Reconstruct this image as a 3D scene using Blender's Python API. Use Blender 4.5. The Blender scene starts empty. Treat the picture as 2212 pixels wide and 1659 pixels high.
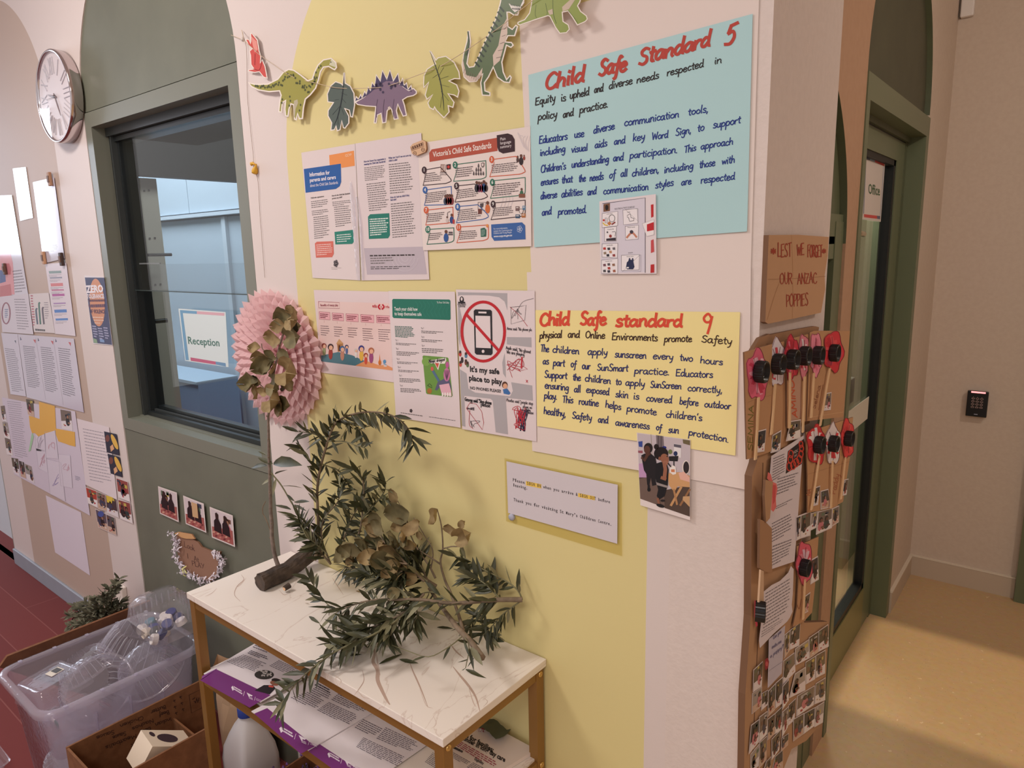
import bpy, bmesh, math, random
from mathutils import Vector, Matrix
from mathutils import noise as mnoise

# ------------------------------------------------------------------ camera
FPX = 1513.964
RX = Vector((0.78062198, 0.62463718, -0.02139404))
RD = Vector((0.10044687, -0.15916876, -0.98212816))
RF = Vector((-0.61687903, 0.76452187, -0.18699348))
CAM = Vector((0.0, -1.10, 1.641))
scene = bpy.context.scene
cam_d = bpy.data.cameras.new('camera')
cam_d.sensor_width = 36.0
cam_d.sensor_fit = 'HORIZONTAL'
cam_d.lens = FPX / 2212.0 * 36.0
cam_d.clip_start = 0.02
cam = bpy.data.objects.new('camera', cam_d)
scene.collection.objects.link(cam)
cam.matrix_world = Matrix(((RX.x, -RD.x, -RF.x, CAM.x), (RX.y, -RD.y, -RF.y, CAM.y),
                           (RX.z, -RD.z, -RF.z, CAM.z), (0, 0, 0, 1)))
scene.camera = cam

# ------------------------------------------------------------------ world and room lights
world = bpy.data.worlds.new('room_surroundings')
scene.world = world
world.use_nodes = True
bg = world.node_tree.nodes['Background']
bg.inputs[0].default_value = (1.0, 0.93, 0.92, 1)
bg.inputs[1].default_value = 0.52

def area_light(name, loc, target, sx, sy, power, color):
    l = bpy.data.lights.new(name, 'AREA')
    l.shape = 'RECTANGLE'; l.size = sx; l.size_y = sy
    l.energy = power; l.color = color
    o = bpy.data.objects.new(name, l)
    scene.collection.objects.link(o)
    o.location = loc
    d = Vector(target) - Vector(loc)
    o.rotation_euler = d.to_track_quat('-Z', 'Y').to_euler()
    return o

area_light('ceiling_panel_light', (-2.3, -1.35, 3.02), (-2.2, -1.0, 0), 0.55, 0.55, 28, (1.0, 0.92, 0.86))
area_light('ceiling_panel_light', (0.2, -2.3, 3.02), (-0.2, -1.6, 0), 1.1, 0.7, 31, (1.0, 0.92, 0.86))
area_light('left_window_daylight', (-8.2, -1.0, 2.40), (-3.0, -0.6, 1.2), 1.4, 1.4, 50, (0.74, 0.83, 1.0))
area_light('reception_room_daylight', (-5.2, 0.75, 2.8), (-5.2, 0.9, 0.6), 2.6, 0.9, 42, (0.74, 0.88, 1.0))
area_light('reception_door_fill', (-2.5, 0.9, 2.8), (-2.7, 0.9, 0), 0.5, 0.5, 7, (0.85, 0.93, 1.0))  # fill lamp added to brighten the open door's cream edge
area_light('office_ceiling_light', (-1.0, 2.7, 2.6), (-1.0, 2.8, 0), 0.5, 0.5, 38, (1.0, 0.95, 0.86))
area_light('hall_ceiling_light', (0.85, 0.9, 2.75), (0.2, 2.2, 0.6), 0.16, 0.16, 10, (1.0, 0.86, 0.74))
sp = bpy.data.lights.new('hall_patch_spot', 'SPOT')  # unseen spot added to throw the light patch on the hall floor
sp.energy = 125; sp.color = (1.0, 0.80, 0.52); sp.spot_size = math.radians(60)
sp.spot_blend = 0.03; sp.shadow_soft_size = 0.006
spo = bpy.data.objects.new('hall_patch_spot', sp)
scene.collection.objects.link(spo)
spo.location = (-0.10, 1.80, 3.55)

scene.view_settings.view_transform = 'Standard'
scene.view_settings.look = 'None'
scene.view_settings.gamma = 1.0
scene.view_settings.use_curve_mapping = False
scene.view_settings.exposure = 0.31
scene.cycles.transparent_max_bounces = 32
scene.cycles.max_bounces = 10

# ------------------------------------------------------------------ measuring helpers
def ray(u, v):
    return RF * FPX + RX * (u - 1106.0) + RD * (v - 829.5)
def wp(u, v, y=0.0):            # a point of the plane y = const
    d = ray(u, v); return CAM + d * ((y - CAM.y) / d.y)
def xp(u, v, x):                # a point of the plane x = const
    d = ray(u, v); return CAM + d * ((x - CAM.x) / d.x)
def zp(u, v, z):                # a point of a horizontal plane
    d = ray(u, v); return CAM + d * ((z - CAM.z) / d.z)

# ------------------------------------------------------------------ materials
def lin1(c):
    c /= 255.0
    return c / 12.92 if c <= 0.04045 else ((c + 0.055) / 1.055) ** 2.4
def lin(c, k=1.0):
    return tuple(min(0.92, lin1(x) * k) for x in c) + (1.0,)
MATS = {}
def M(c, rough=0.75, metal=0.0, spec=0.4, k=1.06, name=None):
    key = (c, rough, metal, spec, k)
    if key in MATS: return MATS[key]
    m = bpy.data.materials.new(name or 'paint_%02x%02x%02x' % c)
    m.use_nodes = True
    b = m.node_tree.nodes['Principled BSDF']
    b.inputs['Base Color'].default_value = lin(c, k)
    b.inputs['Roughness'].default_value = rough
    b.inputs['Metallic'].default_value = metal
    b.inputs['Specular IOR Level'].default_value = spec
    MATS[key] = m
    return m

def noisy(name, c1, c2, scale=30, rough=0.7, detail=4, bump=0.0, stretch=(1, 1, 1), lo=0.35, hi=0.65, metal=0, k=1.06, bscale=None):
    m = bpy.data.materials.new(name); m.use_nodes = True
    t = m.node_tree; b = t.nodes['Principled BSDF']
    tc = t.nodes.new('ShaderNodeTexCoord'); mp = t.nodes.new('ShaderNodeMapping')
    mp.inputs['Scale'].default_value = stretch
    n = t.nodes.new('ShaderNodeTexNoise'); n.inputs['Scale'].default_value = scale; n.inputs['Detail'].default_value = detail
    r = t.nodes.new('ShaderNodeValToRGB')
    r.color_ramp.elements[0].position = lo; r.color_ramp.elements[1].position = hi
    r.color_ramp.elements[0].color = lin(c1, k); r.color_ramp.elements[1].color = lin(c2, k)
    t.links.new(tc.outputs['Object'], mp.inputs[0]); t.links.new(mp.outputs[0], n.inputs['Vector'])
    t.links.new(n.outputs[0], r.inputs[0]); t.links.new(r.outputs[0], b.inputs['Base Color'])
    b.inputs['Roughness'].default_value = rough; b.inputs['Metallic'].default_value = metal
    if bump:
        bp = t.nodes.new('ShaderNodeBump'); bp.inputs['Strength'].default_value = bump; bp.inputs['Distance'].default_value = 0.004
        n2 = t.nodes.new('ShaderNodeTexNoise'); n2.inputs['Scale'].default_value = bscale or scale * 2; n2.inputs['Detail'].default_value = 6
        t.links.new(mp.outputs[0], n2.inputs['Vector'])
        t.links.new(n2.outputs[0], bp.inputs['Height']); t.links.new(bp.outputs[0], b.inputs['Normal'])
    return m

def clear(name, tint=(1, 1, 1), diffuse=0.0, dcol=(0.9, 0.9, 0.95), ior=1.45, rough=0.03, bump=0.0, bscale=20):
    """thin clear sheet: lets light straight through, mirrors by its Fresnel term, with some milkiness"""
    m = bpy.data.materials.new(name); m.use_nodes = True
    t = m.node_tree; t.nodes.clear()
    out = t.nodes.new('ShaderNodeOutputMaterial')
    tr = t.nodes.new('ShaderNodeBsdfTransparent'); tr.inputs[0].default_value = tint + (1,)
    gl = t.nodes.new('ShaderNodeBsdfGlossy'); gl.inputs['Roughness'].default_value = rough
    f0 = ((ior - 1) / (ior + 1)) ** 2
    lw = t.nodes.new('ShaderNodeLayerWeight'); pw = t.nodes.new('ShaderNodeMath'); pw.operation = 'POWER'; pw.inputs[1].default_value = 5
    fr = t.nodes.new('ShaderNodeMath'); fr.operation = 'MULTIPLY_ADD'; fr.inputs[1].default_value = 1 - f0; fr.inputs[2].default_value = f0
    t.links.new(lw.outputs['Facing'], pw.inputs[0]); t.links.new(pw.outputs[0], fr.inputs[0])
    mx = t.nodes.new('ShaderNodeMixShader')
    src = tr.outputs[0]
    if diffuse:
        df = t.nodes.new('ShaderNodeBsdfDiffuse'); df.inputs[0].default_value = dcol + (1,)
        tl = t.nodes.new('ShaderNodeBsdfTranslucent'); tl.inputs[0].default_value = dcol + (1,)
        m1 = t.nodes.new('ShaderNodeMixShader'); m1.inputs[0].default_value = 0.4
        t.links.new(df.outputs[0], m1.inputs[1]); t.links.new(tl.outputs[0], m1.inputs[2])
        m2 = t.nodes.new('ShaderNodeMixShader'); m2.inputs[0].default_value = diffuse
        t.links.new(tr.outputs[0], m2.inputs[1]); t.links.new(m1.outputs[0], m2.inputs[2])
        src = m2.outputs[0]
    if bump:
        bp = t.nodes.new('ShaderNodeBump'); bp.inputs['Strength'].default_value = bump; bp.inputs['Distance'].default_value = 0.01
        n2 = t.nodes.new('ShaderNodeTexNoise'); n2.inputs['Scale'].default_value = bscale
        tc = t.nodes.new('ShaderNodeTexCoord')
        t.links.new(tc.outputs['Object'], n2.inputs['Vector']); t.links.new(n2.outputs[0], bp.inputs['Height'])
        t.links.new(bp.outputs[0], gl.inputs['Normal']); t.links.new(bp.outputs[0], lw.inputs['Normal'])
    t.links.new(fr.outputs[0], mx.inputs[0]); t.links.new(src, mx.inputs[1]); t.links.new(gl.outputs[0], mx.inputs[2])
    t.links.new(mx.outputs[0], out.inputs[0])
    return m

# ------------------------------------------------------------------ object helpers
COL = scene.collection
def tag(o, label=None, cat=None, group=None, kind=None):
    if label: o['label'] = label
    if cat: o['category'] = cat
    if group: o['group'] = group
    if kind: o['kind'] = kind
    return o
def link(name, me, parent=None):
    o = bpy.data.objects.new(name, me); COL.objects.link(o)
    if parent is not None:
        o.parent = parent
        o.matrix_parent_inverse = parent.matrix_basis.inverted()
    return o
def empty(name, loc, label=None, cat=None, group=None):
    o = link(name, None); o.location = loc
    o.empty_display_size = 0.05
    return tag(o, label, cat, group)
def mesh_obj(name, verts, faces, mats, mi=None, parent=None, smooth=False):
    me = bpy.data.meshes.new(name)
    me.from_pydata([tuple(v) for v in verts], [], faces)
    if not isinstance(mats, (list, tuple)): mats = [mats]
    for m in mats: me.materials.append(m)
    if mi: me.polygons.foreach_set('material_index', mi)
    if smooth: me.polygons.foreach_set('use_smooth', [True] * len(me.polygons))
    me.update()
    return link(name, me, parent)

class MB:
    """collects shapes, then links them as one mesh"""
    def __init__(s): s.v = []; s.f = []; s.m = []; s.mats = []; s.sm = []
    def mi(s, mat):
        if mat not in s.mats: s.mats.append(mat)
        return s.mats.index(mat)
    def add(s, verts, faces, mat, smooth=False):
        o = len(s.v); k = s.mi(mat)
        s.v += [Vector(v) for v in verts]
        for f in faces:
            s.f.append([o + i for i in f]); s.m.append(k); s.sm.append(smooth)
    def box(s, x0, x1, y0, y1, z0, z1, mat, bev=0.0):
        if bev <= 0:
            v = [(x, y, z) for z in (z0, z1) for y in (y0, y1) for x in (x0, x1)]
            s.add(v, [(0, 2, 3, 1), (4, 5, 7, 6), (0, 1, 5, 4), (2, 6, 7, 3), (0, 4, 6, 2), (1, 3, 7, 5)], mat)
        else:
            bm = bmesh.new(); bmesh.ops.create_cube(bm, size=1)
            for q in bm.verts:
                q.co = Vector(((x0 + x1) / 2 + q.co.x * (x1 - x0), (y0 + y1) / 2 + q.co.y * (y1 - y0), (z0 + z1) / 2 + q.co.z * (z1 - z0)))
            bmesh.ops.bevel(bm, geom=bm.edges[:], offset=bev, segments=2, affect='EDGES', profile=0.6)
            s.bm(bm, mat)
    def bm(s, bm, mat, smooth=False, mtx=None):
        bm.verts.index_update()
        s.add([mtx @ v.co if mtx else v.co.copy() for v in bm.verts], [[v.index for v in f.verts] for f in bm.faces], mat, smooth)
        bm.free()
    def prism(s, pts, dvec, mat, side=None):
        """closed flat outline pushed along dvec"""
        n = len(pts); d = Vector(dvec)
        v = [Vector(p) for p in pts] + [Vector(p) + d for p in pts]
        s.add(v, [list(range(n)), list(range(2 * n - 1, n - 1, -1))], mat)
        s.add(v, [(i, (i + 1) % n, n + (i + 1) % n, n + i) for i in range(n)], side or mat)
    def tube(s, pts, r, mat, n=8, cap=True, smooth=True):
        pts = [Vector(p) for p in pts]; L = len(pts)
        rs = r if isinstance(r, (list, tuple)) else [r] * L
        verts = []; ref = None
        for i, p in enumerate(pts):
            t = (pts[min(i + 1, L - 1)] - pts[max(i - 1, 0)]).normalized()
            if ref is None: ref = Vector((0, 0, 1)) if abs(t.z) < 0.9 else Vector((1, 0, 0))
            a = t.cross(ref).normalized(); b = a.cross(t).normalized(); ref = b
            for k in range(n):
                an = 2 * math.pi * k / n
                verts.append(p + (a * math.cos(an) + b * math.sin(an)) * rs[i])
        faces = [(i * n + k, i * n + (k + 1) % n, (i + 1) * n + (k + 1) % n, (i + 1) * n + k) for i in range(L - 1) for k in range(n)]
        s.add(verts, faces, mat, smooth)
        if cap:
            s.add(verts[:n], [list(range(n - 1, -1, -1))], mat); s.add(verts[-n:], [list(range(n))], mat)
    def lathe(s, prof, mat, n=32, mtx=None, smooth=True, wob=None):
        """prof = [(r, h)]; axis z"""
        verts = []
        for r, h in prof:
            for k in range(n):
                an = 2 * math.pi * k / n
                rr = r * (wob(k, n) if wob else 1)
                p = Vector((rr * math.cos(an), rr * math.sin(an), h))
                verts.append(mtx @ p if mtx else p)
        L = len(prof)
        s.add(verts, [(i * n + k, i * n + (k + 1) % n, (i + 1) * n + (k + 1) % n, (i + 1) * n + k) for i in range(L - 1) for k in range(n)], mat, smooth)
    def build(s, name, parent=None):
        me = bpy.data.meshes.new(name)
        me.from_pydata([tuple(v) for v in s.v], [], s.f)
        for m in s.mats: me.materials.append(m)
        me.polygons.foreach_set('material_index', s.m)
        me.polygons.foreach_set('use_smooth', s.sm)
        me.update()
        return link(name, me, parent)

def smooth_line(p, k=4):
    if len(p) < 3: return [Vector(q) for q in p]
    P = [Vector(q) for q in p]; P = [P[0] * 2 - P[1]] + P + [P[-1] * 2 - P[-2]]
    out = []
    for i in range(1, len(P) - 2):
        for j in range(k):
            t = j / k; a, b, c, d = P[i - 1], P[i], P[i + 1], P[i + 2]
            out.append(0.5 * ((2 * b) + (c - a) * t + (2 * a - 5 * b + 4 * c - d) * t * t + (3 * b - a - 3 * c + d) * t ** 3))
    out.append(P[-2]); return out
# ------------------------------------------------------------------ paper, print and handwriting
GL = {}
def g(ch, w, *strokes): GL[ch] = (w, strokes)
g('a', .95, [(.72,.85),(.45,1),(.12,.7),(.08,.3),(.3,0),(.6,.25),(.74,.9)], [(.74,.95),(.72,.3),(.8,.02),(.95,.08)])
g('b', .9, [(.12,1.8),(.1,.9),(.1,.05)], [(.1,.6),(.4,.98),(.75,.7),(.7,.2),(.4,0),(.1,.15)])
g('c', .8, [(.72,.8),(.45,1),(.12,.65),(.15,.2),(.42,0),(.75,.18)])
g('d', .95, [(.7,.8),(.4,1),(.1,.6),(.15,.12),(.42,.02),(.7,.4)], [(.75,1.8),(.74,.8),(.76,.1),(.9,0)])
g('e', .85, [(.12,.5),(.45,.55),(.72,.7),(.55,.98),(.25,.9),(.08,.5),(.18,.1),(.45,0),(.8,.2)])
g('f', .7, [(.75,1.65),(.55,1.8),(.4,1.5),(.36,.6),(.3,-.5),(.1,-.7)], [(.08,.9),(.7,.98)])
g('g', .9, [(.7,.85),(.4,1),(.1,.65),(.15,.25),(.4,.12),(.7,.5)], [(.74,.95),(.74,0),(.6,-.65),(.3,-.75),(.08,-.5)])
g('h', .9, [(.12,1.8),(.1,.8),(.1,0)], [(.1,.55),(.4,.98),(.68,.8),(.7,.3),(.75,0)])
g('i', .38, [(.15,.95),(.15,.4),(.2,0)], [(.15,1.4),(.17,1.52)])
g('j', .45, [(.25,.95),(.25,-.3),(.1,-.7)], [(.25,1.4),(.27,1.5)])
g('k', .8, [(.12,1.8),(.1,0)], [(.65,1),(.15,.45)], [(.25,.55),(.7,0)])
g('l', .38, [(.15,1.8),(.13,.8),(.2,0)])
g('m', 1.3, [(.1,.95),(.1,0)], [(.1,.6),(.35,.98),(.55,.8),(.58,0)], [(.58,.6),(.85,.98),(1.08,.8),(1.1,.2),(1.2,0)])
g('n', .9, [(.1,.95),(.1,0)], [(.1,.55),(.4,.98),(.66,.8),(.68,.2),(.8,0)])
g('o', .9, [(.45,1),(.12,.7),(.12,.25),(.42,0),(.75,.25),(.75,.75),(.45,1)])
g('p', .9, [(.1,.95),(.1,.2),(.06,-.8)], [(.1,.6),(.4,1),(.74,.7),(.68,.2),(.35,.05),(.1,.25)])
g('q', .9, [(.7,.85),(.4,1),(.1,.6),(.2,.1),(.5,.1),(.7,.5)], [(.72,.95),(.72,-.4),(.7,-.8),(.9,-.5)])
g('r', .65, [(.1,.95),(.1,0)], [(.1,.5),(.3,.9),(.6,.92)])
g('s', .75, [(.65,.85),(.4,1),(.15,.8),(.3,.55),(.6,.4),(.62,.12),(.3,0),(.06,.12)])
g('t', .62, [(.3,1.5),(.28,.5),(.35,.05),(.55,.05)], [(.05,1),(.58,1.04)])
g('u', .9, [(.1,.95),(.1,.3),(.3,0),(.6,.2),(.7,.9)], [(.7,.95),(.7,.2),(.85,0)])
g('v', .8, [(.06,.95),(.36,0)], [(.36,0),(.72,.98)])
g('w', 1.15, [(.06,.95),(.27,.02)], [(.27,.02),(.52,.8)], [(.52,.8),(.8,.02)], [(.8,.02),(1.05,.98)])
g('x', .8, [(.08,.98),(.7,0)], [(.7,.98),(.06,0)])
g('y', .85, [(.08,.95),(.15,.4),(.4,.2),(.65,.5)], [(.72,.98),(.65,.2),(.5,-.5),(.2,-.75)])
g('z', .8, [(.08,.95),(.7,.95)], [(.7,.95),(.08,.02)], [(.08,.02),(.75,.02)])
g('A', 1.05, [(.05,0),(.5,1.7)], [(.5,1.7),(.95,0)], [(.25,.6),(.8,.65)])
g('B', 1, [(.12,1.7),(.1,0)], [(.1,1.65),(.7,1.5),(.6,1),(.15,.9)], [(.15,.9),(.85,.75),(.75,.1),(.1,0)])
g('C', 1.05, [(.95,1.4),(.6,1.7),(.2,1.3),(.1,.6),(.35,.05),(.75,.02),(1.0,.3)])
g('D', 1.05, [(.12,1.7),(.1,0)], [(.05,1.65),(.7,1.5),(.95,.9),(.7,.2),(.08,0)])
g('E', .95, [(.12,1.65),(.1,0)], [(.1,1.65),(.85,1.7)], [(.1,.9),(.7,.95)], [(.1,0),(.9,.05)])
g('F', .9, [(.12,1.65),(.1,0)], [(.1,1.65),(.85,1.7)], [(.1,.9),(.7,.95)])
g('G', 1.1, [(.95,1.4),(.6,1.7),(.2,1.3),(.1,.6),(.35,.05),(.75,.02),(.95,.6)], [(.6,.7),(1,.7)])
g('I', .4, [(.2,1.7),(.18,0)])
g('K', .95, [(.12,1.7),(.1,0)], [(.85,1.7),(.12,.75)], [(.25,.9),(.9,0)])
g('L', .9, [(.12,1.7),(.1,.02)], [(.1,.02),(.8,.05)])
g('M', 1.3, [(.1,0),(.2,1.7)], [(.2,1.7),(.6,.5)], [(.6,.5),(1,1.7)], [(1,1.7),(1.15,0)])
g('N', 1.1, [(.1,0),(.12,1.7)], [(.12,1.7),(.9,0)], [(.9,0),(.92,1.7)])
g('O', 1.2, [(.6,1.7),(.15,1.3),(.12,.45),(.5,0),(1,.4),(1.02,1.25),(.6,1.7)])
g('P', .95, [(.12,1.7),(.1,0)], [(.08,1.6),(.7,1.6),(.8,1.1),(.5,.8),(.12,.8)])
g('R', 1, [(.12,1.7),(.1,0)], [(.08,1.6),(.7,1.6),(.8,1.2),(.5,.9),(.12,.85)], [(.4,.85),(.9,0)])
g('S', .95, [(.85,1.5),(.5,1.72),(.18,1.4),(.3,1.0),(.7,.7),(.78,.25),(.45,0),(.08,.2)])
g('T', 1, [(.5,1.65),(.48,0)], [(.05,1.62),(.95,1.7)])
g('U', 1.05, [(.1,1.7),(.12,.5),(.45,0),(.85,.4),(.92,1.7)])
g('V', 1, [(.05,1.7),(.45,0)], [(.45,0),(.92,1.7)])
g('W', 1.4, [(.06,1.7),(.32,.02)], [(.32,.02),(.66,1.3)], [(.66,1.3),(1,.02)], [(1,.02),(1.3,1.7)])
g('Y', 1, [(.06,1.7),(.48,.9)], [(.95,1.7),(.35,0)])
g('Z', 1, [(.08,1.65),(.85,1.65)], [(.85,1.65),(.08,.02)], [(.08,.02),(.9,.02)])
g('5', 1, [(.85,1.75),(.35,1.6)], [(.35,1.6),(.22,1.0)], [(.22,1.0),(.6,1.1),(.75,.6),(.5,.1),(.05,.15)])
g('9', .9, [(.75,1.35),(.45,1.75),(.12,1.4),(.25,1.0),(.6,1.05),(.76,1.4)], [(.78,1.5),(.65,.8),(.45,0)])
g('.', .35, [(.12,.02),(.16,.1)]); g(',', .4, [(.2,.15),(.08,-.3)])
g("'", .35, [(.2,1.75),(.1,1.35)]); g('"', .5, [(.15,1.75),(.1,1.4)], [(.35,1.75),(.3,1.4)])
g('!', .4, [(.2,1.7),(.15,.5)], [(.14,.02),(.16,.1)]); g(':', .35, [(.14,.1),(.16,.18)], [(.14,.75),(.16,.83)])
g('*', 1, [(.1,.5),(.9,1.2)], [(.1,1.2),(.9,.5)], [(.5,.3),(.5,1.4)], [(.05,.85),(.95,.85)])
g('?', .8, [(.1,1.4),(.4,1.7),(.7,1.4),(.4,.9),(.35,.5)], [(.35,.02),(.37,.1)])
g(' ', .6)

FONTC = {}
def fglyph(ch, bold):
    key = (ch, bold)
    if key in FONTC: return FONTC[key]
    def ev(body):
        cu = bpy.data.curves.new('t', 'FONT'); cu.body = body; cu.size = 1.0; cu.resolution_u = 2
        cu.offset = 0.022 * bold
        o = bpy.data.objects.new('t', cu); COL.objects.link(o)
        dg = bpy.context.evaluated_depsgraph_get(); dg.update()
        e = o.evaluated_get(dg); me = e.to_mesh()
        vs = [(v.co.x, v.co.y) for v in me.vertices]; fs = [tuple(p.vertices) for p in me.polygons]
        e.to_mesh_clear(); bpy.data.objects.remove(o); bpy.data.curves.remove(cu)
        return vs, fs
    def width(b):
        vs, fs = ev(b); return max(v[0] for v in vs) - min(v[0] for v in vs)
    if ('adv', bold) not in FONTC: FONTC[('adv', bold)] = width('||')
    adv = width('|' + ch + '|') - FONTC[('adv', bold)]
    vs, fs = ([], []) if ch == ' ' else ev(ch)
    FONTC[key] = (vs, fs, adv)
    return FONTC[key]
CAPH = 0.69

class Z:
    """a measuring window: (origin in the photograph, magnification)"""
    def __init__(s, ox, oy, k): s.ox, s.oy, s.k = ox, oy, k
    def __call__(s, x, y): return (s.ox + x / s.k, s.oy + y / s.k)
ID = Z(0, 0, 1.0)

class Draw(MB):
    """flat printed work on one plane of the place: plane is ('y', c), ('x', c) or ('z', c); out = side it faces"""
    def __init__(s, plane, z=ID, out=None, rough=0.75, bump=None):
        super().__init__()
        s.ax, s.c = plane; s.z = z; s.rough = rough
        s.n = Vector({'y': (0, -1, 0), 'x': (1, 0, 0), 'z': (0, 0, 1)}[s.ax]) if out is None else Vector(out)
        s.bump = bump; s.q = None; s.k = 0
    def P(s, p, lay=0, raw=False):
        u, v = p if raw else s.z(*p)
        q = (wp(u, v, s.c) if s.ax == 'y' else xp(u, v, s.c) if s.ax == 'x' else zp(u, v, s.c))
        o = lay * 0.00012
        if s.q: o += s.lifted(q)
        return q + s.n * o
    def off(s, x, y):
        o = 0; lift, wav = s.q[4], s.q[5]
        for (cx, cy), L in zip(((0, 0), (1, 0), (1, 1), (0, 1)), lift):
            if L:
                dd = max(0, 1 - math.hypot(x - cx, (y - cy)) / .38); o += L * dd * dd
        if wav: o += wav * (math.sin(x * 9 + y * 4) * 0.5 + 0.5) * max(0, (y - .84) / .16) ** 2
        return o
    def lifted(s, p):
        tl, tr, br, bl, lift, wav = s.q
        if not wav and not any(lift): return 0
        x = y = .5
        for _ in range(4):
            e = p - tl.lerp(tr, x).lerp(bl.lerp(br, x), y)
            a = (tr - tl).lerp(br - bl, y); b = (bl - tl).lerp(br - tr, x)
            aa, bb, ab = a.dot(a), b.dot(b), a.dot(b); ea, eb = e.dot(a), e.dot(b); dt = aa * bb - ab * ab
            x += (ea * bb - eb * ab) / dt; y += (eb * aa - ea * ab) / dt
        return s.off(min(1, max(0, x)), min(1, max(0, y)))
    def mat(s, c): return c if not isinstance(c, tuple) else M(c, s.rough, spec=0.35)
    def poly(s, pts, c, lay=1, raw=False):
        s.add([s.P(p, lay, raw) for p in pts], [list(range(len(pts)))], s.mat(c))
    def rect(s, x0, y0, x1, y1, c, lay=1): s.poly([(x0, y0), (x1, y0), (x1, y1), (x0, y1)], c, lay)
    def ell(s, x, y, rx, ry, c, lay=1, n=20, rot=0.0):
        ca, sa = math.cos(rot), math.sin(rot)
        s.poly([(x + rx * math.cos(a) * ca - ry * math.sin(a) * sa, y + rx * math.cos(a) * sa + ry * math.sin(a) * ca)
                for a in [2 * math.pi * i / n for i in range(n)]], c, lay)
    def ribbon(s, pts, w, c, lay=1, sm=True, raw=False, taper=False):
        pts = [Vector(p) for p in pts]
        if sm and len(pts) > 2: pts = smooth_line(pts, 4)
        L = len(pts); w = w / 2; A = []; B = []
        if L < 2: return
        for i in range(L):
            t = (pts[min(i + 1, L - 1)] - pts[max(i - 1, 0)])
            if t.length < 1e-6: t = Vector((1, 0))
            t.normalize(); nn = Vector((-t.y, t.x)); ww = w
            if taper: ww = w * (0.25 + 0.75 * math.sin(math.pi * min(1, max(0, i / (L - 1)))))
            e = pts[i].copy()
            if i == 0: e -= t * ww * 0.6
            if i == L - 1: e += t * ww * 0.6
            A.append(e + nn * ww); B.append(e - nn * ww)
        s.k = (s.k + 1) % 5; lv = [lay + .2 * s.k + .18 * i / L for i in range(L)]
        v = [s.P(p, l, raw) for p, l in zip(A, lv)] + [s.P(p, l, raw) for p, l in zip(B, lv)]
        s.add(v, [(i, i + 1, L + i + 1, L + i) for i in range(L - 1)], s.mat(c))
    def ring(s, pts, w, c, lay=1):
        s.ribbon(list(pts) + [pts[0]], w, c, lay, sm=False)
    def frame(s, x0, y0, x1, y1, w, c, lay=1): s.ring([(x0, y0), (x1, y0), (x1, y1), (x0, y1)], w, c, lay)
    # measured text: the baseline runs p0 -> p1
    def _up(s, raw0):
        d = Vector((raw0[0] - 1279.2, raw0[1] - 8781.0)); return d.normalized()
    def hand(s, word, p0, p1, xh, w, c, lay=3, seed=0, lean=0.0, up=None):
        rnd = random.Random(len(word) * 31 + int(p0[0]) + int(p0[1]) * 7)
        a = Vector(s.z(*p0)); b = Vector(s.z(*p1)); xh /= s.z.k; w /= s.z.k
        tot = sum(GL[ch][0] for ch in word if ch in GL); d = (b - a) / max(tot, .01)
        up = Vector(up).normalized() * xh if up else (s._up(a) if s.ax == 'y' else Vector((0, -1))) * xh
        up = up + d.normalized() * lean * xh
        x = 0
        for ch in word:
            if ch not in GL: continue
            aw, st = GL[ch]; jy = rnd.uniform(-.05, .05); js = rnd.uniform(.94, 1.06)
            for k in st:
                s.ribbon([a + d * (x + q[0] + rnd.uniform(-.02, .02)) + up * ((q[1] + jy) * js + rnd.uniform(-.02, .02)) for q in k], w, c, lay, raw=True)
            x += aw
    def words(s, rows, xh, w, c, lay=3, lean=0.08):
        for t, x0, y0, x1, y1 in rows: s.hand(t, (x0, y0), (x1, y1), xh, w, c, lay, lean=lean)
    def text(s, t, p0, p1, cap, c, lay=3, bold=0, cap1=None, upd=None):
        a = Vector(s.z(*p0)); b = Vector(s.z(*p1)); cap /= s.z.k; cap1 = cap if cap1 is None else cap1 / s.z.k
        gl = [fglyph(ch, bold) for ch in t]; tot = sum(q[2] for q in gl); d = (b - a) / tot
        up = (s._up(a) if s.ax == 'y' else Vector((0, -1))) if upd is None else Vector(upd).normalized()
        x = 0
        for vs, fs, adv in gl:
            if vs:
                h = (cap + (cap1 - cap) * x / tot) / CAPH
                s.add([s.P(a + d * (x + q[0]) + up * (q[1] * h), lay, True) for q in vs], fs, s.mat(c))
            x += adv
    def lines(s, tl, tr, br, bl, n, c, lay=2, fill=0.38, seed=1, last=0.6, dot=False):
        """n rows of word-shaped dashes filling a quad"""
        rnd = random.Random(seed)
        tl, tr, br, bl = map(Vector, (tl, tr, br, bl))
        def B(x, y): return tl.lerp(tr, x).lerp(bl.lerp(br, x), y)
        for i in range(n):
            y0 = (i + 0.5 - fill / 2) / n; y1 = (i + 0.5 + fill / 2) / n
            end = last if i == n - 1 else rnd.uniform(.82, 1.0); x = 0.0
            if dot: x = .05
            while x < end:
                wd = min(rnd.uniform(.04, .13), end - x)
                if wd > .015: s.poly([B(x, y0), B(x + wd, y0), B(x + wd, y1), B(x, y1)], c, lay)
                x += wd + .018
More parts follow.
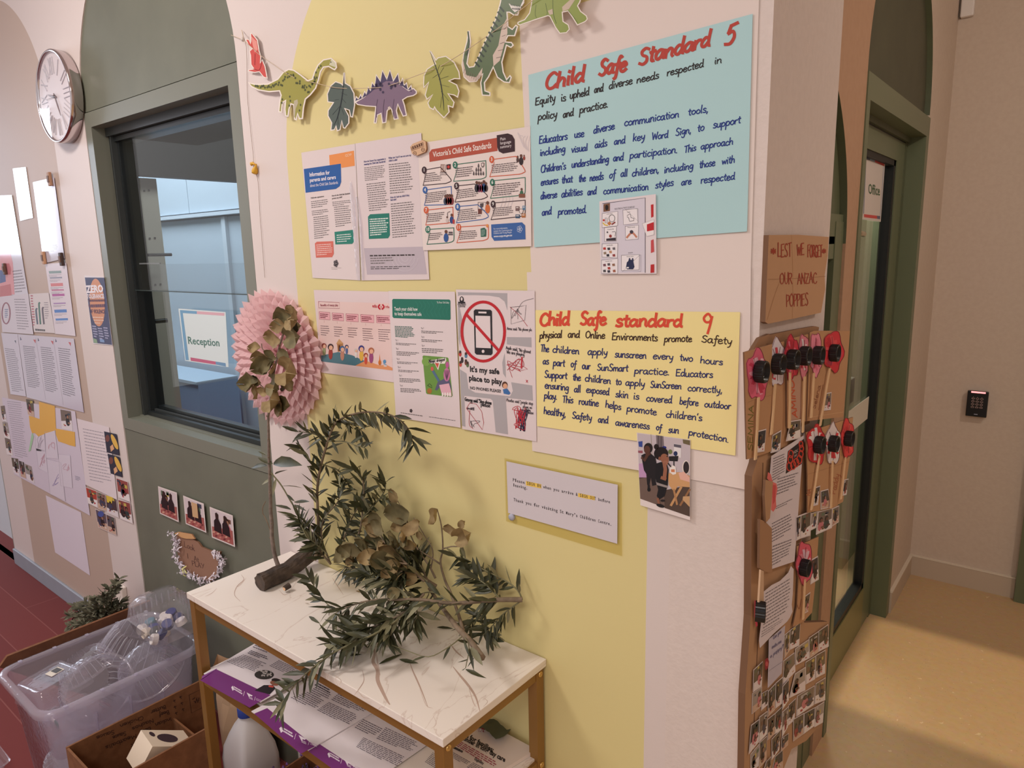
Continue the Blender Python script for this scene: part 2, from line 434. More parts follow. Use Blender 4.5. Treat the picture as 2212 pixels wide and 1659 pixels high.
    def sheet(s, q, c, thick=0.0004, lift=(0, 0, 0, 0), n=8, edge=None, wav=0.0):
        """a sheet of paper: quad q (tl, tr, br, bl), corner lifts in metres"""
        s.q = None
        tl, tr, br, bl = [s.P(p, 0) for p in q]
        s.q = (tl, tr, br, bl, lift, wav); n = max(n, 18 if wav or any(lift) else 4)
        def B(x, y): return tl.lerp(tr, x).lerp(bl.lerp(br, x), y) + s.n * s.off(x, y)
        V = [B(i / n, j / n) for j in range(n + 1) for i in range(n + 1)]
        F = [(j * (n + 1) + i, (j + 1) * (n + 1) + i, (j + 1) * (n + 1) + i + 1, j * (n + 1) + i + 1) for j in range(n) for i in range(n)]
        m = s.mat(c); s.add(V, F, m, True)
        rim = [i for i in range(n + 1)] + [j * (n + 1) + n for j in range(1, n + 1)] + [n * (n + 1) + i for i in range(n - 1, -1, -1)] + [j * (n + 1) for j in range(n - 1, 0, -1)]
        R = [V[i] for i in rim]; R2 = [p - s.n * thick for p in R]; L = len(R)
        s.add(R + R2, [(i, (i + 1) % L, L + (i + 1) % L, L + i) for i in range(L)], s.mat(edge or c))
        s.add([p - s.n * thick for p in V], [f[::-1] for f in F], m, True)
    def slab(s, pts, c, thick, side=None, lay=0):
        """an outline cut from card"""
        P = [s.P(p, lay) for p in pts]
        s.prism(P, -s.n * thick, s.mat(c), s.mat(side or c))
    def photo(s, q, seed, kind='people', border=0.05, lay=1, pal=None):
        """a printed snapshot: children at a table, drawn as flat shapes"""
        rnd = random.Random(seed); tl, tr, br, bl = map(Vector, q)
        def B(x, y): return tl.lerp(tr, x).lerp(bl.lerp(br, x), y)
        def R(x0, y0, x1, y1, c, l): s.poly([B(x0, y0), B(x1, y0), B(x1, y1), B(x0, y1)], c, l)
        def E(x, y, rx, ry, c, l, n=12): s.poly([B(min(1 - b, max(b, x + rx * math.cos(a))), min(1 - b, max(b, y + ry * math.sin(a)))) for a in [2 * math.pi * i / n for i in range(n)]], c, l)
        b = border
        back = pal or rnd.choice([(70, 62, 58), (120, 105, 95), (48, 48, 55), (95, 85, 70), (160, 150, 145)])
        R(b, b, 1 - b, 1 - b, back, lay)
        for k in range(3):
            x = rnd.uniform(b, .7); y = rnd.uniform(b, .3)
            R(x, y, min(1 - b, x + rnd.uniform(.12, .3)), y + rnd.uniform(.08, .2), rnd.choice([(190, 185, 185), (110, 75, 60), (60, 70, 90), (200, 180, 90), (90, 110, 90)]), lay + 1)
        yt = rnd.uniform(.58, .72)
        s.poly([B(b, yt), B(1 - b, yt - rnd.uniform(0, .15)), B(1 - b, 1 - b), B(b, 1 - b)], rnd.choice([(236, 228, 228), (230, 222, 226), (206, 176, 156), (240, 233, 231)]), lay + 2)
        for k in range(rnd.choice([1, 2, 2])):
            x = rnd.uniform(.25, .75); y = rnd.uniform(.28, .42)
            sk = rnd.choice([(120, 80, 62), (85, 55, 45), (165, 120, 98), (95, 62, 50)])
            E(x, y + .28, .19, .22, rnd.choice([(30, 30, 36), (150, 45, 55), (60, 65, 90), (200, 120, 130), (40, 60, 60), (30, 28, 30)]), lay + 3)
            E(x, y, .11, .115, (32, 25, 24), lay + 4); E(x + .02, y + .035, .08, .085, sk, lay + 5)
            E(x + .12, y + .34, .13, .045, sk, lay + 5, 8)
        for k in range(3):
            E(rnd.uniform(.2, .8), rnd.uniform(.74, .88), .07, .035, rnd.choice([(190, 45, 55), (165, 35, 48), (240, 235, 232), (190, 150, 110)]), lay + 4, 8)
    def done(s, name, label=None, cat=None, group=None, parent=None):
        return tag(s.build(name, parent), label, cat, group)

def inset(pts, d):
    """move a closed outline inwards by d"""
    P = [Vector(p) for p in pts]; n = len(P)
    ar = sum(P[i].x * P[(i + 1) % n].y - P[(i + 1) % n].x * P[i].y for i in range(n)); sg = 1 if ar > 0 else -1
    out = []
    for i in range(n):
        e1 = (P[i] - P[i - 1]).normalized(); e2 = (P[(i + 1) % n] - P[i]).normalized()
        n1 = Vector((-e1.y, e1.x)) * sg; n2 = Vector((-e2.y, e2.x)) * sg
        m = n1 + n2
        m = n1 if m.length < .2 else m.normalized()
        out.append(P[i] + m * d / max(.5, m.dot(n1)))
    return [(p.x, p.y) for p in out]

CLEARFILM = clear('laminating_film', (0.97, 0.97, 0.98), ior=1.33, rough=0.12, bump=0.08, bscale=14)
def film(parent, plane, z, q, name='laminate_edge', w=.02):
    """clear border of a laminated sheet, standing just behind its face"""
    d = Draw(plane, z); P = [d.P(p, -1) for p in q]; c = sum(P, Vector()) / 4
    I = [p + (c - p) * w * 2.2 for p in P]
    d.add(P + I, [(i, (i + 1) % 4, 4 + (i + 1) % 4, 4 + i) for i in range(4)], CLEARFILM)
    return d.build(name, parent)
# ------------------------------------------------------------------ the room
ZC = 3.05
def struct(o, label=None): 
    o['kind'] = 'structure'
    if label: o['label'] = label
    return o

def wall_paint():
    m = bpy.data.materials.new('wall_paint_with_arches'); m.use_nodes = True
    t = m.node_tree; b = t.nodes['Principled BSDF']; N = t.nodes.new; Lk = t.links.new
    tc = N('ShaderNodeTexCoord'); sx = N('ShaderNodeSeparateXYZ'); Lk(tc.outputs['Object'], sx.inputs[0])
    def mt(op, a, bb=None):
        n = N('ShaderNodeMath'); n.operation = op
        for i, q in enumerate((a, bb)):
            if q is None: continue
            if isinstance(q, (int, float)): n.inputs[i].default_value = q
            else: Lk(q, n.inputs[i])
        return n.outputs[0]
    def arch(cx, zs, r):
        dx = mt('SUBTRACT', sx.outputs[0], cx); dz = mt('MAXIMUM', mt('SUBTRACT', sx.outputs[2], zs), 0.0)
        return mt('LESS_THAN', mt('ADD', mt('MULTIPLY', dx, dx), mt('MULTIPLY', dz, dz)), r * r)
    def mix(f, c1, c2):
        n = N('ShaderNodeMix'); n.data_type = 'RGBA'; Lk(f, n.inputs[0])
        for k, c in ((6, c1), (7, c2)):
            if isinstance(c, tuple): n.inputs[k].default_value = c
            else: Lk(c, n.inputs[k])
        return n.outputs[2]
    c = mix(arch(-1.092, 1.865, 0.517), lin((222, 209, 205), 1.02), lin((226, 212, 152), 1.0))
    c = mix(arch(-3.622, 2.17, 0.517), c, lin((196, 174, 160), 1.0))
    nz = N('ShaderNodeTexNoise'); nz.inputs['Scale'].default_value = 90; nz.inputs['Detail'].default_value = 4
    Lk(tc.outputs['Object'], nz.inputs['Vector'])
    bp = N('ShaderNodeBump'); bp.inputs['Strength'].default_value = 0.12; bp.inputs['Distance'].default_value = 0.002
    Lk(nz.outputs[0], bp.inputs['Height']); Lk(bp.outputs[0], b.inputs['Normal'])
    Lk(c, b.inputs['Base Color']); b.inputs['Roughness'].default_value = 0.55; b.inputs['Specular IOR Level'].default_value = 0.3
    return m
PAINT = wall_paint()
GREEN = noisy('olive_green_paint', (108, 110, 96), (116, 118, 103), 5, 0.5, k=1.0)
GREENF = M((124, 126, 114), 0.4, k=1.0)
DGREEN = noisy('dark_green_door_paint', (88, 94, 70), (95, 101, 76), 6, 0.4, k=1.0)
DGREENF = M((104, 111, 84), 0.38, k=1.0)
RUBBER = M((22, 24, 24), 0.5)
BEIGE = noisy('hall_beige_paint', (204, 186, 170), (208, 191, 175), 60, 0.6, bump=0.15, k=1.0)
PEACH = noisy('hall_peach_wall', (180, 142, 114), (184, 146, 118), 40, 0.6, bump=0.15, k=1.0)  # darker, peachier wall tone up to the middle of the door arch

GX0, GX1, GC, GR, GZ = -2.811, -1.801, -2.306, 0.505, 2.15     # the green arch
d = MB()
d.add([(-4.44, 0, 0), (GX0, 0, 0), (GX0, 0, ZC), (-4.44, 0, ZC)], [(0, 1, 2, 3)], PAINT)
d.add([(GX1, 0, 0), (-0.53, 0, 0), (-0.53, 0, ZC), (GX1, 0, ZC)], [(0, 1, 2, 3)], PAINT)
n = 40
for i in range(n):
    a, b = math.pi * (1 - i / n), math.pi * (1 - (i + 1) / n)
    x0, z0, x1, z1 = GC + GR * math.cos(a), GZ + GR * math.sin(a), GC + GR * math.cos(b), GZ + GR * math.sin(b)
    d.add([(x0, 0, z0), (x1, 0, z1), (x1, 0, ZC), (x0, 0, ZC)], [(0, 1, 2, 3)], PAINT)
    d.add([(x0, 0, z0), (x1, 0, z1), (x1, .01, z1), (x0, .01, z0)], [(0, 1, 2, 3)], PAINT)
d.add([(GX0, 0, 0), (GX0, 0.01, 0), (GX0, .01, GZ), (GX0, 0, GZ)], [(0, 1, 2, 3)], PAINT)
d.add([(GX1, 0, 0), (GX1, 0.01, 0), (GX1, .01, GZ), (GX1, 0, GZ)], [(0, 1, 2, 3)], PAINT)
d.box(-4.44, GX0 - .02, .012, .13, 0, ZC, PAINT); d.box(GX1 + .02, -0.53, .012, .13, 0, ZC, PAINT)
d.box(GX0 - .02, GX1 + .02, .06, .13, GZ + .02, ZC, PAINT); d.box(GX0 - .02, GX1 + .02, .03, .13, 0, 1.0, PAINT)
struct(d.build('wall_main'))
# green infill panels of the arch
d = MB()
d.box(GX0 - .005, GX1 + .005, .004, .028, 0, 1.0005, GREEN)
P = [(GC + (GR + .004) * math.cos(math.pi * i / n), .004, 2.1515 + (GR + .004) * math.sin(math.pi * i / n)) for i in range(n + 1)]
d.prism(P, (0, .02, 0), GREEN)
struct(d.build('wall_arch_panel'))

# reception window
WX0, WX1, WZ0, WZ1 = -2.760, -1.856, 1.049, 2.098
w1 = struct(empty('window_1', (GC, 0, 1.0)), 'green framed sliding reception window set in the arch')
d = MB()
d.box(GX0 + .003, WX0, 0.001, .07, 1.0035, 2.148, GREENF); d.box(WX1, GX1 - .003, .001, .07, 1.0035, 2.148, GREENF)
d.box(WX0, WX1, .001, .07, WZ1, 2.148, GREENF); d.box(WX0, WX1, .001, .07, 1.0035, WZ0, GREENF)
d.build('window_frame', w1)
SASH = M((62, 66, 66), 0.35); SASHD = M((38, 42, 43), 0.3)
d = MB()
d.box(WX0 - .01, WX0 + .02, .055, .125, WZ0 - .01, WZ1 + .01, SASHD); d.box(WX0 + .02, WX0 + .026, .05, .125, WZ0, WZ1, SASH)
d.box(WX0 + .026, WX0 + .04, .07, .125, WZ0, WZ1, SASHD)
d.box(WX1 - .006, WX1 + .02, .055, .125, WZ0 - .01, WZ1 + .01, SASH)
d.box(WX0, WX1, .045, .125, WZ1 - .028, WZ1 + .01, SASH); d.box(WX0, WX1, .06, .125, WZ1 - .046, WZ1 - .03, SASHD)
d.build('sash_track', w1)
d = MB()
d.box(WX0, WX1, .045, .13, WZ0 - .012, WZ0 + .004, GREENF); d.box(WX0 + .03, WX1, .062, .078, WZ0 + .004, WZ0 + .02, SASHD)
d.box(WX0 + .03, WX1, .084, .092, WZ0 + .004, WZ0 + .026, SASH); d.box(WX0 + .03, WX1, .1, .125, WZ0 + .004, WZ0 + .036, SASHD)
d.build('sill_track', w1)
WGLASS = clear('window_glass', (0.93, 0.95, 0.96), ior=1.5, rough=0.004)
zl = wp(400, 630, .072).z
d = MB(); d.box(WX0 + .03, WX1, .069, .074, zl, WZ1 - .02, WGLASS); d.build('upper_pane', w1)
d = MB(); d.box(WX0 + .03, WX1, .069, .0745, zl - .003, zl, M((60, 72, 72), .2)); d.build('pane_edge', w1)
zu = wp(300, 571, .094).z
d = MB(); d.box(WX0 + .03, WX1, .092, .096, WZ0 + .02, zu, WGLASS); d.build('lower_pane', w1)
d = MB(); d.box(WX0 + .03, WX0 + .2, .0915, .0965, zu, zu + .005, M((150, 150, 150), .2)); d.build('pane_edge', w1)

# the room behind the reception window
p0 = xp(286, 380, -3.3); yo, zt = p0.y, p0.z + .005
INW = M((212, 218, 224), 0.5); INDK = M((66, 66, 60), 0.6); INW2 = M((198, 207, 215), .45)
d = MB()
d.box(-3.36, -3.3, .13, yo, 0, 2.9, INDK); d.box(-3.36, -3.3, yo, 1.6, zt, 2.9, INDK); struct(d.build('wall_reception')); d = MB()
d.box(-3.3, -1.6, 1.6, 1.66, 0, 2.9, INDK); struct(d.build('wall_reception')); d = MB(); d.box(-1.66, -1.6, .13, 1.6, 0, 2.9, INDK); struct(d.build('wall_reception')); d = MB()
d.box(-7.6, -1.6, .13, 1.7, 2.9, 2.95, M((170, 170, 165))); struct(d.build('ceiling')); d = MB(); d.box(-7.6, -1.6, .13, 1.7, -.05, 0, M((120, 118, 112))); struct(d.build('floor_reception')); d = MB()
d.box(-7.66, -3.36, 1.6, 1.66, 0, 2.9, INW); struct(d.build('wall_reception')); d = MB(); d.box(-7.66, -7.6, .13, 1.7, 0, 2.9, INW); struct(d.build('wall_reception')); d = MB(); d.box(-7.6, -4.44, .10, .13, 0, 2.9, INW)
struct(d.build('wall_reception'))
d = MB()   # cupboard run on the far wall: door seams and a rail
cz1 = wp(517, 450, 1.55).z; cz2 = wp(517, 462, 1.55).z
cx1 = wp(409, 430, 1.55).x; cx2 = wp(492, 540, 1.55).x
d.box(-6.6, cx1 - .004, 1.54, 1.6, cz1, 2.6, INW2); d.box(cx1 + .004, -3.37, 1.54, 1.6, cz1, 2.6, INW2)
d.box(-6.6, -3.37, 1.5, 1.6, cz2, cz1 - .012, INW); 
d.box(-6.6, cx2 - .02, 1.555, 1.6, .3, cz2 - .01, INW2); d.box(cx2 + .03, -3.37, 1.555, 1.6, .3, cz2 - .01, INW2); d.box(cx2 - .02, cx2 + .03, 1.53, 1.6, .3, cz2 - .01, INW)
cup = tag(d.build('wall_cupboard'), 'pale wall cupboards seen through the reception window', 'cupboard')
d = MB()
q1 = wp(450, 848, 1.1)
xr = wp(432, 870, 1.2).x
d.box(-6.4, xr, 1.2, 1.492, 0.001, q1.z, M((160, 186, 216), .5)); d.box(-6.4, xr, 1.19, 1.492, q1.z, q1.z + .02, M((185, 205, 222), .4))
desk = tag(d.build('reception_desk'), 'blue-grey desk below the reception sign behind the glass', 'desk')
d = MB(); hp = wp(446, 858, 1.52)
d.tube([hp + Vector((-.16, .03, 0)), hp + Vector((-.16, -.03, 0)), hp + Vector((.16, -.03, 0)), hp + Vector((.16, .03, 0))], .012, M((215, 225, 235), .2, 0.8), 6)
d.build('handle', cup)
# pale door edge standing open inside the opening
d = MB(); CREAM = M((235, 228, 205), .45)
a = xp(292, 400, -3.29); b2 = xp(325, 400, -3.29)
d.box(-3.42, -3.365, yo + .004, yo + (b2.y - a.y) * 2.0, .02, zt - .004, CREAM)
io = tag(d.build('open_door'), 'cream edge of an open door behind the reception glass', 'door')
d = MB(); hp = xp(318, 551, -3.3); d.tube([hp + Vector((0.0, -.03, 0)), hp + Vector((.02, .04, 0)), hp + Vector((.02, .10, 0))], .008, M((40, 45, 45), .3, .6), 6); d.build('handle', io)
d = MB(); hp = xp(318, 695, -3.3); d.tube([hp + Vector((0.0, -.03, 0)), hp + Vector((.02, .04, 0)), hp + Vector((.02, .08, 0))], .011, M((40, 45, 45), .3, .6), 6); d.build('lock_knob', io)
d = MB()
for (u, v) in ((312, 412), (322, 411), (324, 515), (335, 514), (336, 615), (347, 614)):
    q = xp(u, v, -3.362); d.box(q.x - .012, q.x, q.y - .004, q.y + .004, q.z - .004, q.z + .004, M((120, 115, 100), .3, .8))
d.build('strike_screw', io)

# floors, ceiling
def floor_red():
    m = bpy.data.materials.new('red_plank_vinyl'); m.use_nodes = True; t = m.node_tree; b = t.nodes['Principled BSDF']
    tc = t.nodes.new('ShaderNodeTexCoord'); br = t.nodes.new('ShaderNodeTexBrick')
    br.inputs['Scale'].default_value = 1.0; br.inputs['Brick Width'].default_value = 0.95; br.inputs['Row Height'].default_value = 0.155
    br.inputs['Mortar Size'].default_value = 0.0022; br.inputs['Color1'].default_value = lin((122, 54, 50)); br.inputs['Color2'].default_value = lin((116, 50, 47))
    br.inputs['Mortar'].default_value = lin((140, 80, 74))
    t.links.new(tc.outputs['Object'], br.inputs['Vector']); t.links.new(br.outputs[0], b.inputs['Base Color']); b.inputs['Roughness'].default_value = 0.7; b.inputs['Specular IOR Level'].default_value = .2
    return m
def floor_hall():
    m = bpy.data.materials.new('speckled_beige_vinyl'); m.use_nodes = True; t = m.node_tree; b = t.nodes['Principled BSDF']
    tc = t.nodes.new('ShaderNodeTexCoord'); v = t.nodes.new('ShaderNodeTexVoronoi'); v.inputs['Scale'].default_value = 70
    r = t.nodes.new('ShaderNodeValToRGB'); E = r.color_ramp.elements
    E[0].position = 0.05; E[0].color = lin((150, 120, 88)); E[1].position = 0.12; E[1].color = lin((204, 168, 118))
    e = E.new(0.95); e.color = lin((204, 168, 118)); e = E.new(1.0); e.color = lin((225, 200, 160))
    n = t.nodes.new('ShaderNodeTexNoise'); n.inputs['Scale'].default_value = 45; n.inputs['Detail'].default_value = 3
    mx = t.nodes.new('ShaderNodeMix'); mx.data_type = 'RGBA'; mx.inputs[0].default_value = 0.12
    t.links.new(tc.outputs['Object'], v.inputs['Vector']); t.links.new(tc.outputs['Object'], n.inputs['Vector'])
    t.links.new(v.outputs['Distance'], r.inputs[0]); t.links.new(r.outputs[0], mx.inputs[6]); t.links.new(n.outputs[1], mx.inputs[7])
    t.links.new(mx.outputs[2], b.inputs['Base Color']); b.inputs['Roughness'].default_value = 0.5
    return m
d = MB(); d.box(-9, -1.2, -4, .03, -.04, 0, floor_red()); d.box(-9, -4.44, 0, 1.2, -.04, 0, d.mats[0]); struct(d.build('floor_left'))
d = MB(); d.box(-1.2, 2, -4, .03, -.04, 0, floor_hall()); d.box(-1.6, 2, .03, 4.2, -.04, 0, d.mats[0]); struct(d.build('floor_right'))
CEIL = M((226, 220, 214), .8)
d = MB(); d.box(-9, 2, -3.6, .12, ZC, ZC + .05, CEIL); 
# unseen hole and housing added to the ceiling, cutting the floor's light patch square
k = .5 / 3.55; hx0, hx1, hy0, hy1 = -.1 + (-.555 + .1) * k, -.1 + (.6 + .1) * k, 1.8 + (1.398 - 1.8) * k, 1.8 + (2.13 - 1.8) * k
d.box(-1.6, hx0, .12, 4.2, ZC, ZC + .02, CEIL); d.box(hx1, 2, .12, 4.2, ZC, ZC + .02, CEIL)
d.box(hx0, hx1, .12, hy0, ZC, ZC + .02, CEIL); d.box(hx0, hx1, hy1, 4.2, ZC, ZC + .02, CEIL)
d.box(-.5, .5, 1.4, 1.41, ZC, 3.7, CEIL); d.box(-.5, .5, 2.4, 2.41, ZC, 3.7, CEIL); d.box(-.51, -.5, 1.4, 2.4, ZC, 3.7, CEIL); d.box(.5, .51, 1.4, 2.4, ZC, 3.7, CEIL); d.box(-.5, .5, 1.4, 2.4, 3.7, 3.71, CEIL); struct(d.build('ceiling'))

# skirting of the main wall
SK = noisy('grey_blue_skirting', (150, 158, 170), (155, 163, 175), 8, .4)
d = MB(); d.box(-4.44, -2.815, -.012, 0, 0, .087, SK, .003); struct(d.build('baseboard_left'))
# dark green doorway beyond the end of the wall
DK = M((52, 66, 56), .5)
d = MB(); d.box(-4.46, -4.44, 0.002, .3, 0, ZC, M((150, 150, 140))); d.box(-7.5, -4.46, .3, .34, 0, ZC, DK)
d.box(-7.5, -4.46, .26, .3, .0, .22, M((84, 90, 78), .5)); d.box(-4.62, -4.46, .24, .3, .22, ZC, M((70, 78, 66), .5))
struct(d.build('door_2'))

# pier at the end of the main wall
d = MB(); d.box(-.53, -.385, 0, .362, 0, ZC, noisy('pier_paint', (222, 208, 202), (226, 212, 206), 70, .6, bump=.2, k=1.0)); struct(d.build('wall_pier'))
# wall of the hall with the two green arches
XW = -.525
def yz(pts, x): return [(x, y, z) for y, z in pts]
d = MB()
A1c, A1r, A1z = .55, .515, 1.64
A2c, A2r, A2z = 1.695, .515, 2.13
def arch_strip(c, r, zs, y0):
    for i in range(n):
        a, b = math.pi * (1 - i / n), math.pi * (1 - (i + 1) / n)
        p, q, p2, q2 = c + r * math.cos(a), zs + r * math.sin(a), c + r * math.cos(b), zs + r * math.sin(b)
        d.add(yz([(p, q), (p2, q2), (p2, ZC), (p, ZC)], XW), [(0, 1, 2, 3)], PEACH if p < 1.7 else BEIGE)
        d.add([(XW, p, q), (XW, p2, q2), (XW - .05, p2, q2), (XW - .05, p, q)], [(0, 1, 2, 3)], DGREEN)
arch_strip(A1c, A1r, A1z, .3); arch_strip(A2c, A2r, A2z, 1.18)
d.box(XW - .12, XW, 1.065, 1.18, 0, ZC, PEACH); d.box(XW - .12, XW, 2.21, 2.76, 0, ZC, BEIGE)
struct(d.build('wall_hall'))
d = MB()
P = [(XW - .02, A1c + (A1r + .01) * math.cos(math.pi * i / n), A1z + (A1r + .01) * math.sin(math.pi * i / n)) for i in range(n + 1)]
d.prism(P, (-.03, 0, 0), DGREEN)
d.box(XW - .05, XW - .01, .03, 1.07, A1z, 1.72, DGREENF)
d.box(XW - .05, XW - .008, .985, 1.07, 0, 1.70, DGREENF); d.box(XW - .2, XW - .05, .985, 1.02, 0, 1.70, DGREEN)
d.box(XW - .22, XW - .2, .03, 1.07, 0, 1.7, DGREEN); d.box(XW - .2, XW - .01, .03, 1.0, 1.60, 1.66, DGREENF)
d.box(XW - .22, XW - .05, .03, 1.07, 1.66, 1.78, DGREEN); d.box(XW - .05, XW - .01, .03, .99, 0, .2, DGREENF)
struct(d.build('window_2'))
# office door
dr = struct(empty('door_1', (XW, 1.695, 0)), 'dark green glazed office door under an arch in the hall')
d = MB()
P = [(XW - .02, A2c + (A2r + .01) * math.cos(math.pi * i / n), A2z + (A2r + .01) * math.sin(math.pi * i / n)) for i in range(n + 1)]
d.prism(P, (-.03, 0, 0), noisy('arch_infill_green', (74, 74, 55), (80, 80, 60), 8, .6, k=1.0))
d.build('arch_panel', dr)
d = MB(); ZH = 2.045
d.box(XW - .13, XW + .004, 1.18, 1.218, 0, 2.118, DGREENF); d.box(XW - .13, XW + .004, 2.155, 2.21, 0, 2.118, DGREENF)
d.box(XW - .13, XW + .004, 1.218, 2.155, ZH, 2.118, DGREENF)
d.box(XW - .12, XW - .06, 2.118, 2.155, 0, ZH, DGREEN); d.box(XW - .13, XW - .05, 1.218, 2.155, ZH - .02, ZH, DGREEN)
d.build('door_frame', dr)
d = MB(); XL = -.585
for (y0, y1, z0, z1) in ((1.225, 1.32, .012, 2.02), (1.985, 2.112, .012, 2.02), (1.32, 1.985, 1.945, 2.02), (1.32, 1.985, .012, .195)):
    d.box(XL - .045, XL, y0, y1, z0, z1, DGREENF if z1 > .3 else M((120, 118, 78), .4, k=1.0))
d.build('door_leaf', dr)
d = MB()
d.box(XL - .04, XL - .004, 1.32, 1.335, .195, 1.945, RUBBER); d.box(XL - .04, XL - .004, 1.955, 1.985, .195, 1.945, RUBBER)
d.box(XL - .04, XL - .004, 1.32, 1.985, 1.925, 1.945, RUBBER); d.box(XL - .04, XL - .004, 1.32, 1.985, .195, .222, RUBBER)
d.box(XL - .04, XL - .001, 2.113, 2.119, 0.01, 2.02, RUBBER); d.box(XL - .04, XL - .001, 1.225, 2.118, 2.021, 2.026, RUBBER)
d.build('glazing_seal', dr)
d = MB(); d.box(XL - .026, XL - .020, 1.33, 1.96, .21, 1.935, WGLASS); d.build('glass_pane', dr)
zs0, zs1 = xp(1887, 904, XL).z, xp(1887, 859, XL).z
d = MB(); d.box(XL - .0198, XL - .0190, 1.335, xp(1887, 880, XL).y, zs0, zs1, M((206, 200, 186), .6)); tag(d.build('safety_strip', dr), 'white band across the door glass')
d = MB(); hp = xp(1854, 503, XL - .008); d.tube([hp + Vector((-.012, 0, 0)), hp, hp + Vector((.0, .075, -.004))], .010, M((205, 195, 175), .2, .9), 8); d.build('handle', dr)
d = MB(); a = xp(1830, 823, XL - .03); b2 = xp(1840, 868, XL - .03); d.box(XL - .06, XL - .026, a.y, b2.y + .01, b2.z, a.z, M((62, 70, 52), .4), .003); d.build('lock_case', dr)
# the office behind the door
OFW = M((198, 200, 184), .6)
d = MB()
d.box(-1.6, XW - .12, 3.6, 3.66, 0, 2.7, OFW); d.box(-1.66, -1.6, .5, 3.66, 0, 2.7, OFW); d.box(-1.6, XW - .12, .44, .5, 0, 2.7, OFW)
d.box(-1.66, XW - .12, .44, 3.66, 2.7, 2.75, OFW); d.box(-1.6, XW - .12, 3.585, 3.6, 0, .15, M((160, 140, 118), .5))
d.box(-.66, XW - .12, 2.76, 3.6, 0, 2.7, OFW)
d.box(-.86, -.80, 2.55, 3.0, .0, 2.1, M((116, 132, 100), .5))
struct(d.build('wall_office'))
# end wall of the hall
d = MB(); d.box(XW, 2.0, 2.704, 2.76, 0, ZC, BEIGE); struct(d.build('wall_back'))
d = MB(); d.box(2.0, 2.06, -2.6, 2.76, 0, ZC, BEIGE); struct(d.build('wall_right'))
SKH = M((196, 178, 158), .5, k=1.0); SKT = M((226, 214, 196), .4, k=1.0)
d = MB(); d.box(XW, -.09, 2.692, 2.704, 0, .098, SKH); d.box(XW, -.09, 2.690, 2.704, .098, .104, SKT); struct(d.build('baseboard_back'))
d = MB(); d.box(XW, XW + .012, 2.214, 2.692, 0, .098, SKH); d.box(XW, XW + .014, 2.214, 2.692, .098, .104, SKT); struct(d.build('baseboard_right'))
d = MB(); d.box(-.088, -.03, 2.66, 2.704, 0, 2.2, DGREENF); struct(d.build('trim_1'))
# ------------------------------------------------------------------ printed and handwritten sheets on the yellow wall
WHITE = (232, 222, 220); PAPER = (236, 228, 225); INK = (70, 62, 62); GREY = (120, 112, 112)
OUT = Vector((0, -1, 0))
def on_wall(off, z=ID, rough=.75): return Draw(('y', -off), z, rough=rough)

zA = Z(1100, 0, 3.95); zB = Z(1120, 280, 4.096); zC = Z(1120, 600, 3.607); zD = Z(640, 280, 4.254); zE = Z(660, 600, 4.254)
# backing sheets of the two handwritten posters
d = on_wall(.0016); d.sheet([(1122, 46), (1643, -110), (1621, 610), (1149, 612)], (226, 212, 206))
d.done('backing_sheet', 'large white backing sheet under the blue handwritten poster', 'paper')
d = on_wall(.0026); d.sheet([(1138, 588), (1622, 577), (1617, 1058), (1150, 974)], (226, 212, 206), wav=.003)
d.done('backing_sheet', 'large white backing sheet under the yellow handwritten poster', 'paper')
# blue poster
d = on_wall(.0036, zA); 
d.sheet([(163, 640), (2077, 118), (2030, 1975), (215, 2110)], (176, 212, 216), wav=.0012)
RED = (182, 72, 62)
d.words([("Child", 305, 768, 640, 690), ("Safe", 762, 645, 1000, 600), ("Standard", 1100, 556, 1715, 385)], 74, 27, RED, 3, .18)
d.hand("5", (1830, 400), (1935, 372), 100, 28, RED, 3, lean=.15)
BLK = (48, 44, 46)
d.words([("Equity", 222, 898, 395, 862), ("is", 440, 868, 485, 860), ("upheld", 517, 845, 683, 812), ("and", 725, 795, 803, 778), ("diverse", 850, 762, 1052, 715),
         ("needs", 1087, 712, 1278, 668), ("respected", 1345, 652, 1660, 570), ("in", 1750, 548, 1815, 535),
         ("policy", 245, 1030, 410, 1000), ("and", 458, 1005, 550, 985), ("practice.", 600, 968, 845, 915)], 37, 9.4, BLK)
BLU = (38, 56, 132)
d.words([("Educators", 255, 1225, 497, 1190), ("use", 555, 1178, 640, 1165), ("diverse", 718, 1140, 900, 1100), ("communication", 980, 1078, 1450, 1000),
         ("tools,", 1525, 985, 1700, 955), ("to", 1605, 1125, 1665, 1110), ("support", 1738, 1095, 1975, 1050)], 36, 9.4, BLU)
d.z = zB
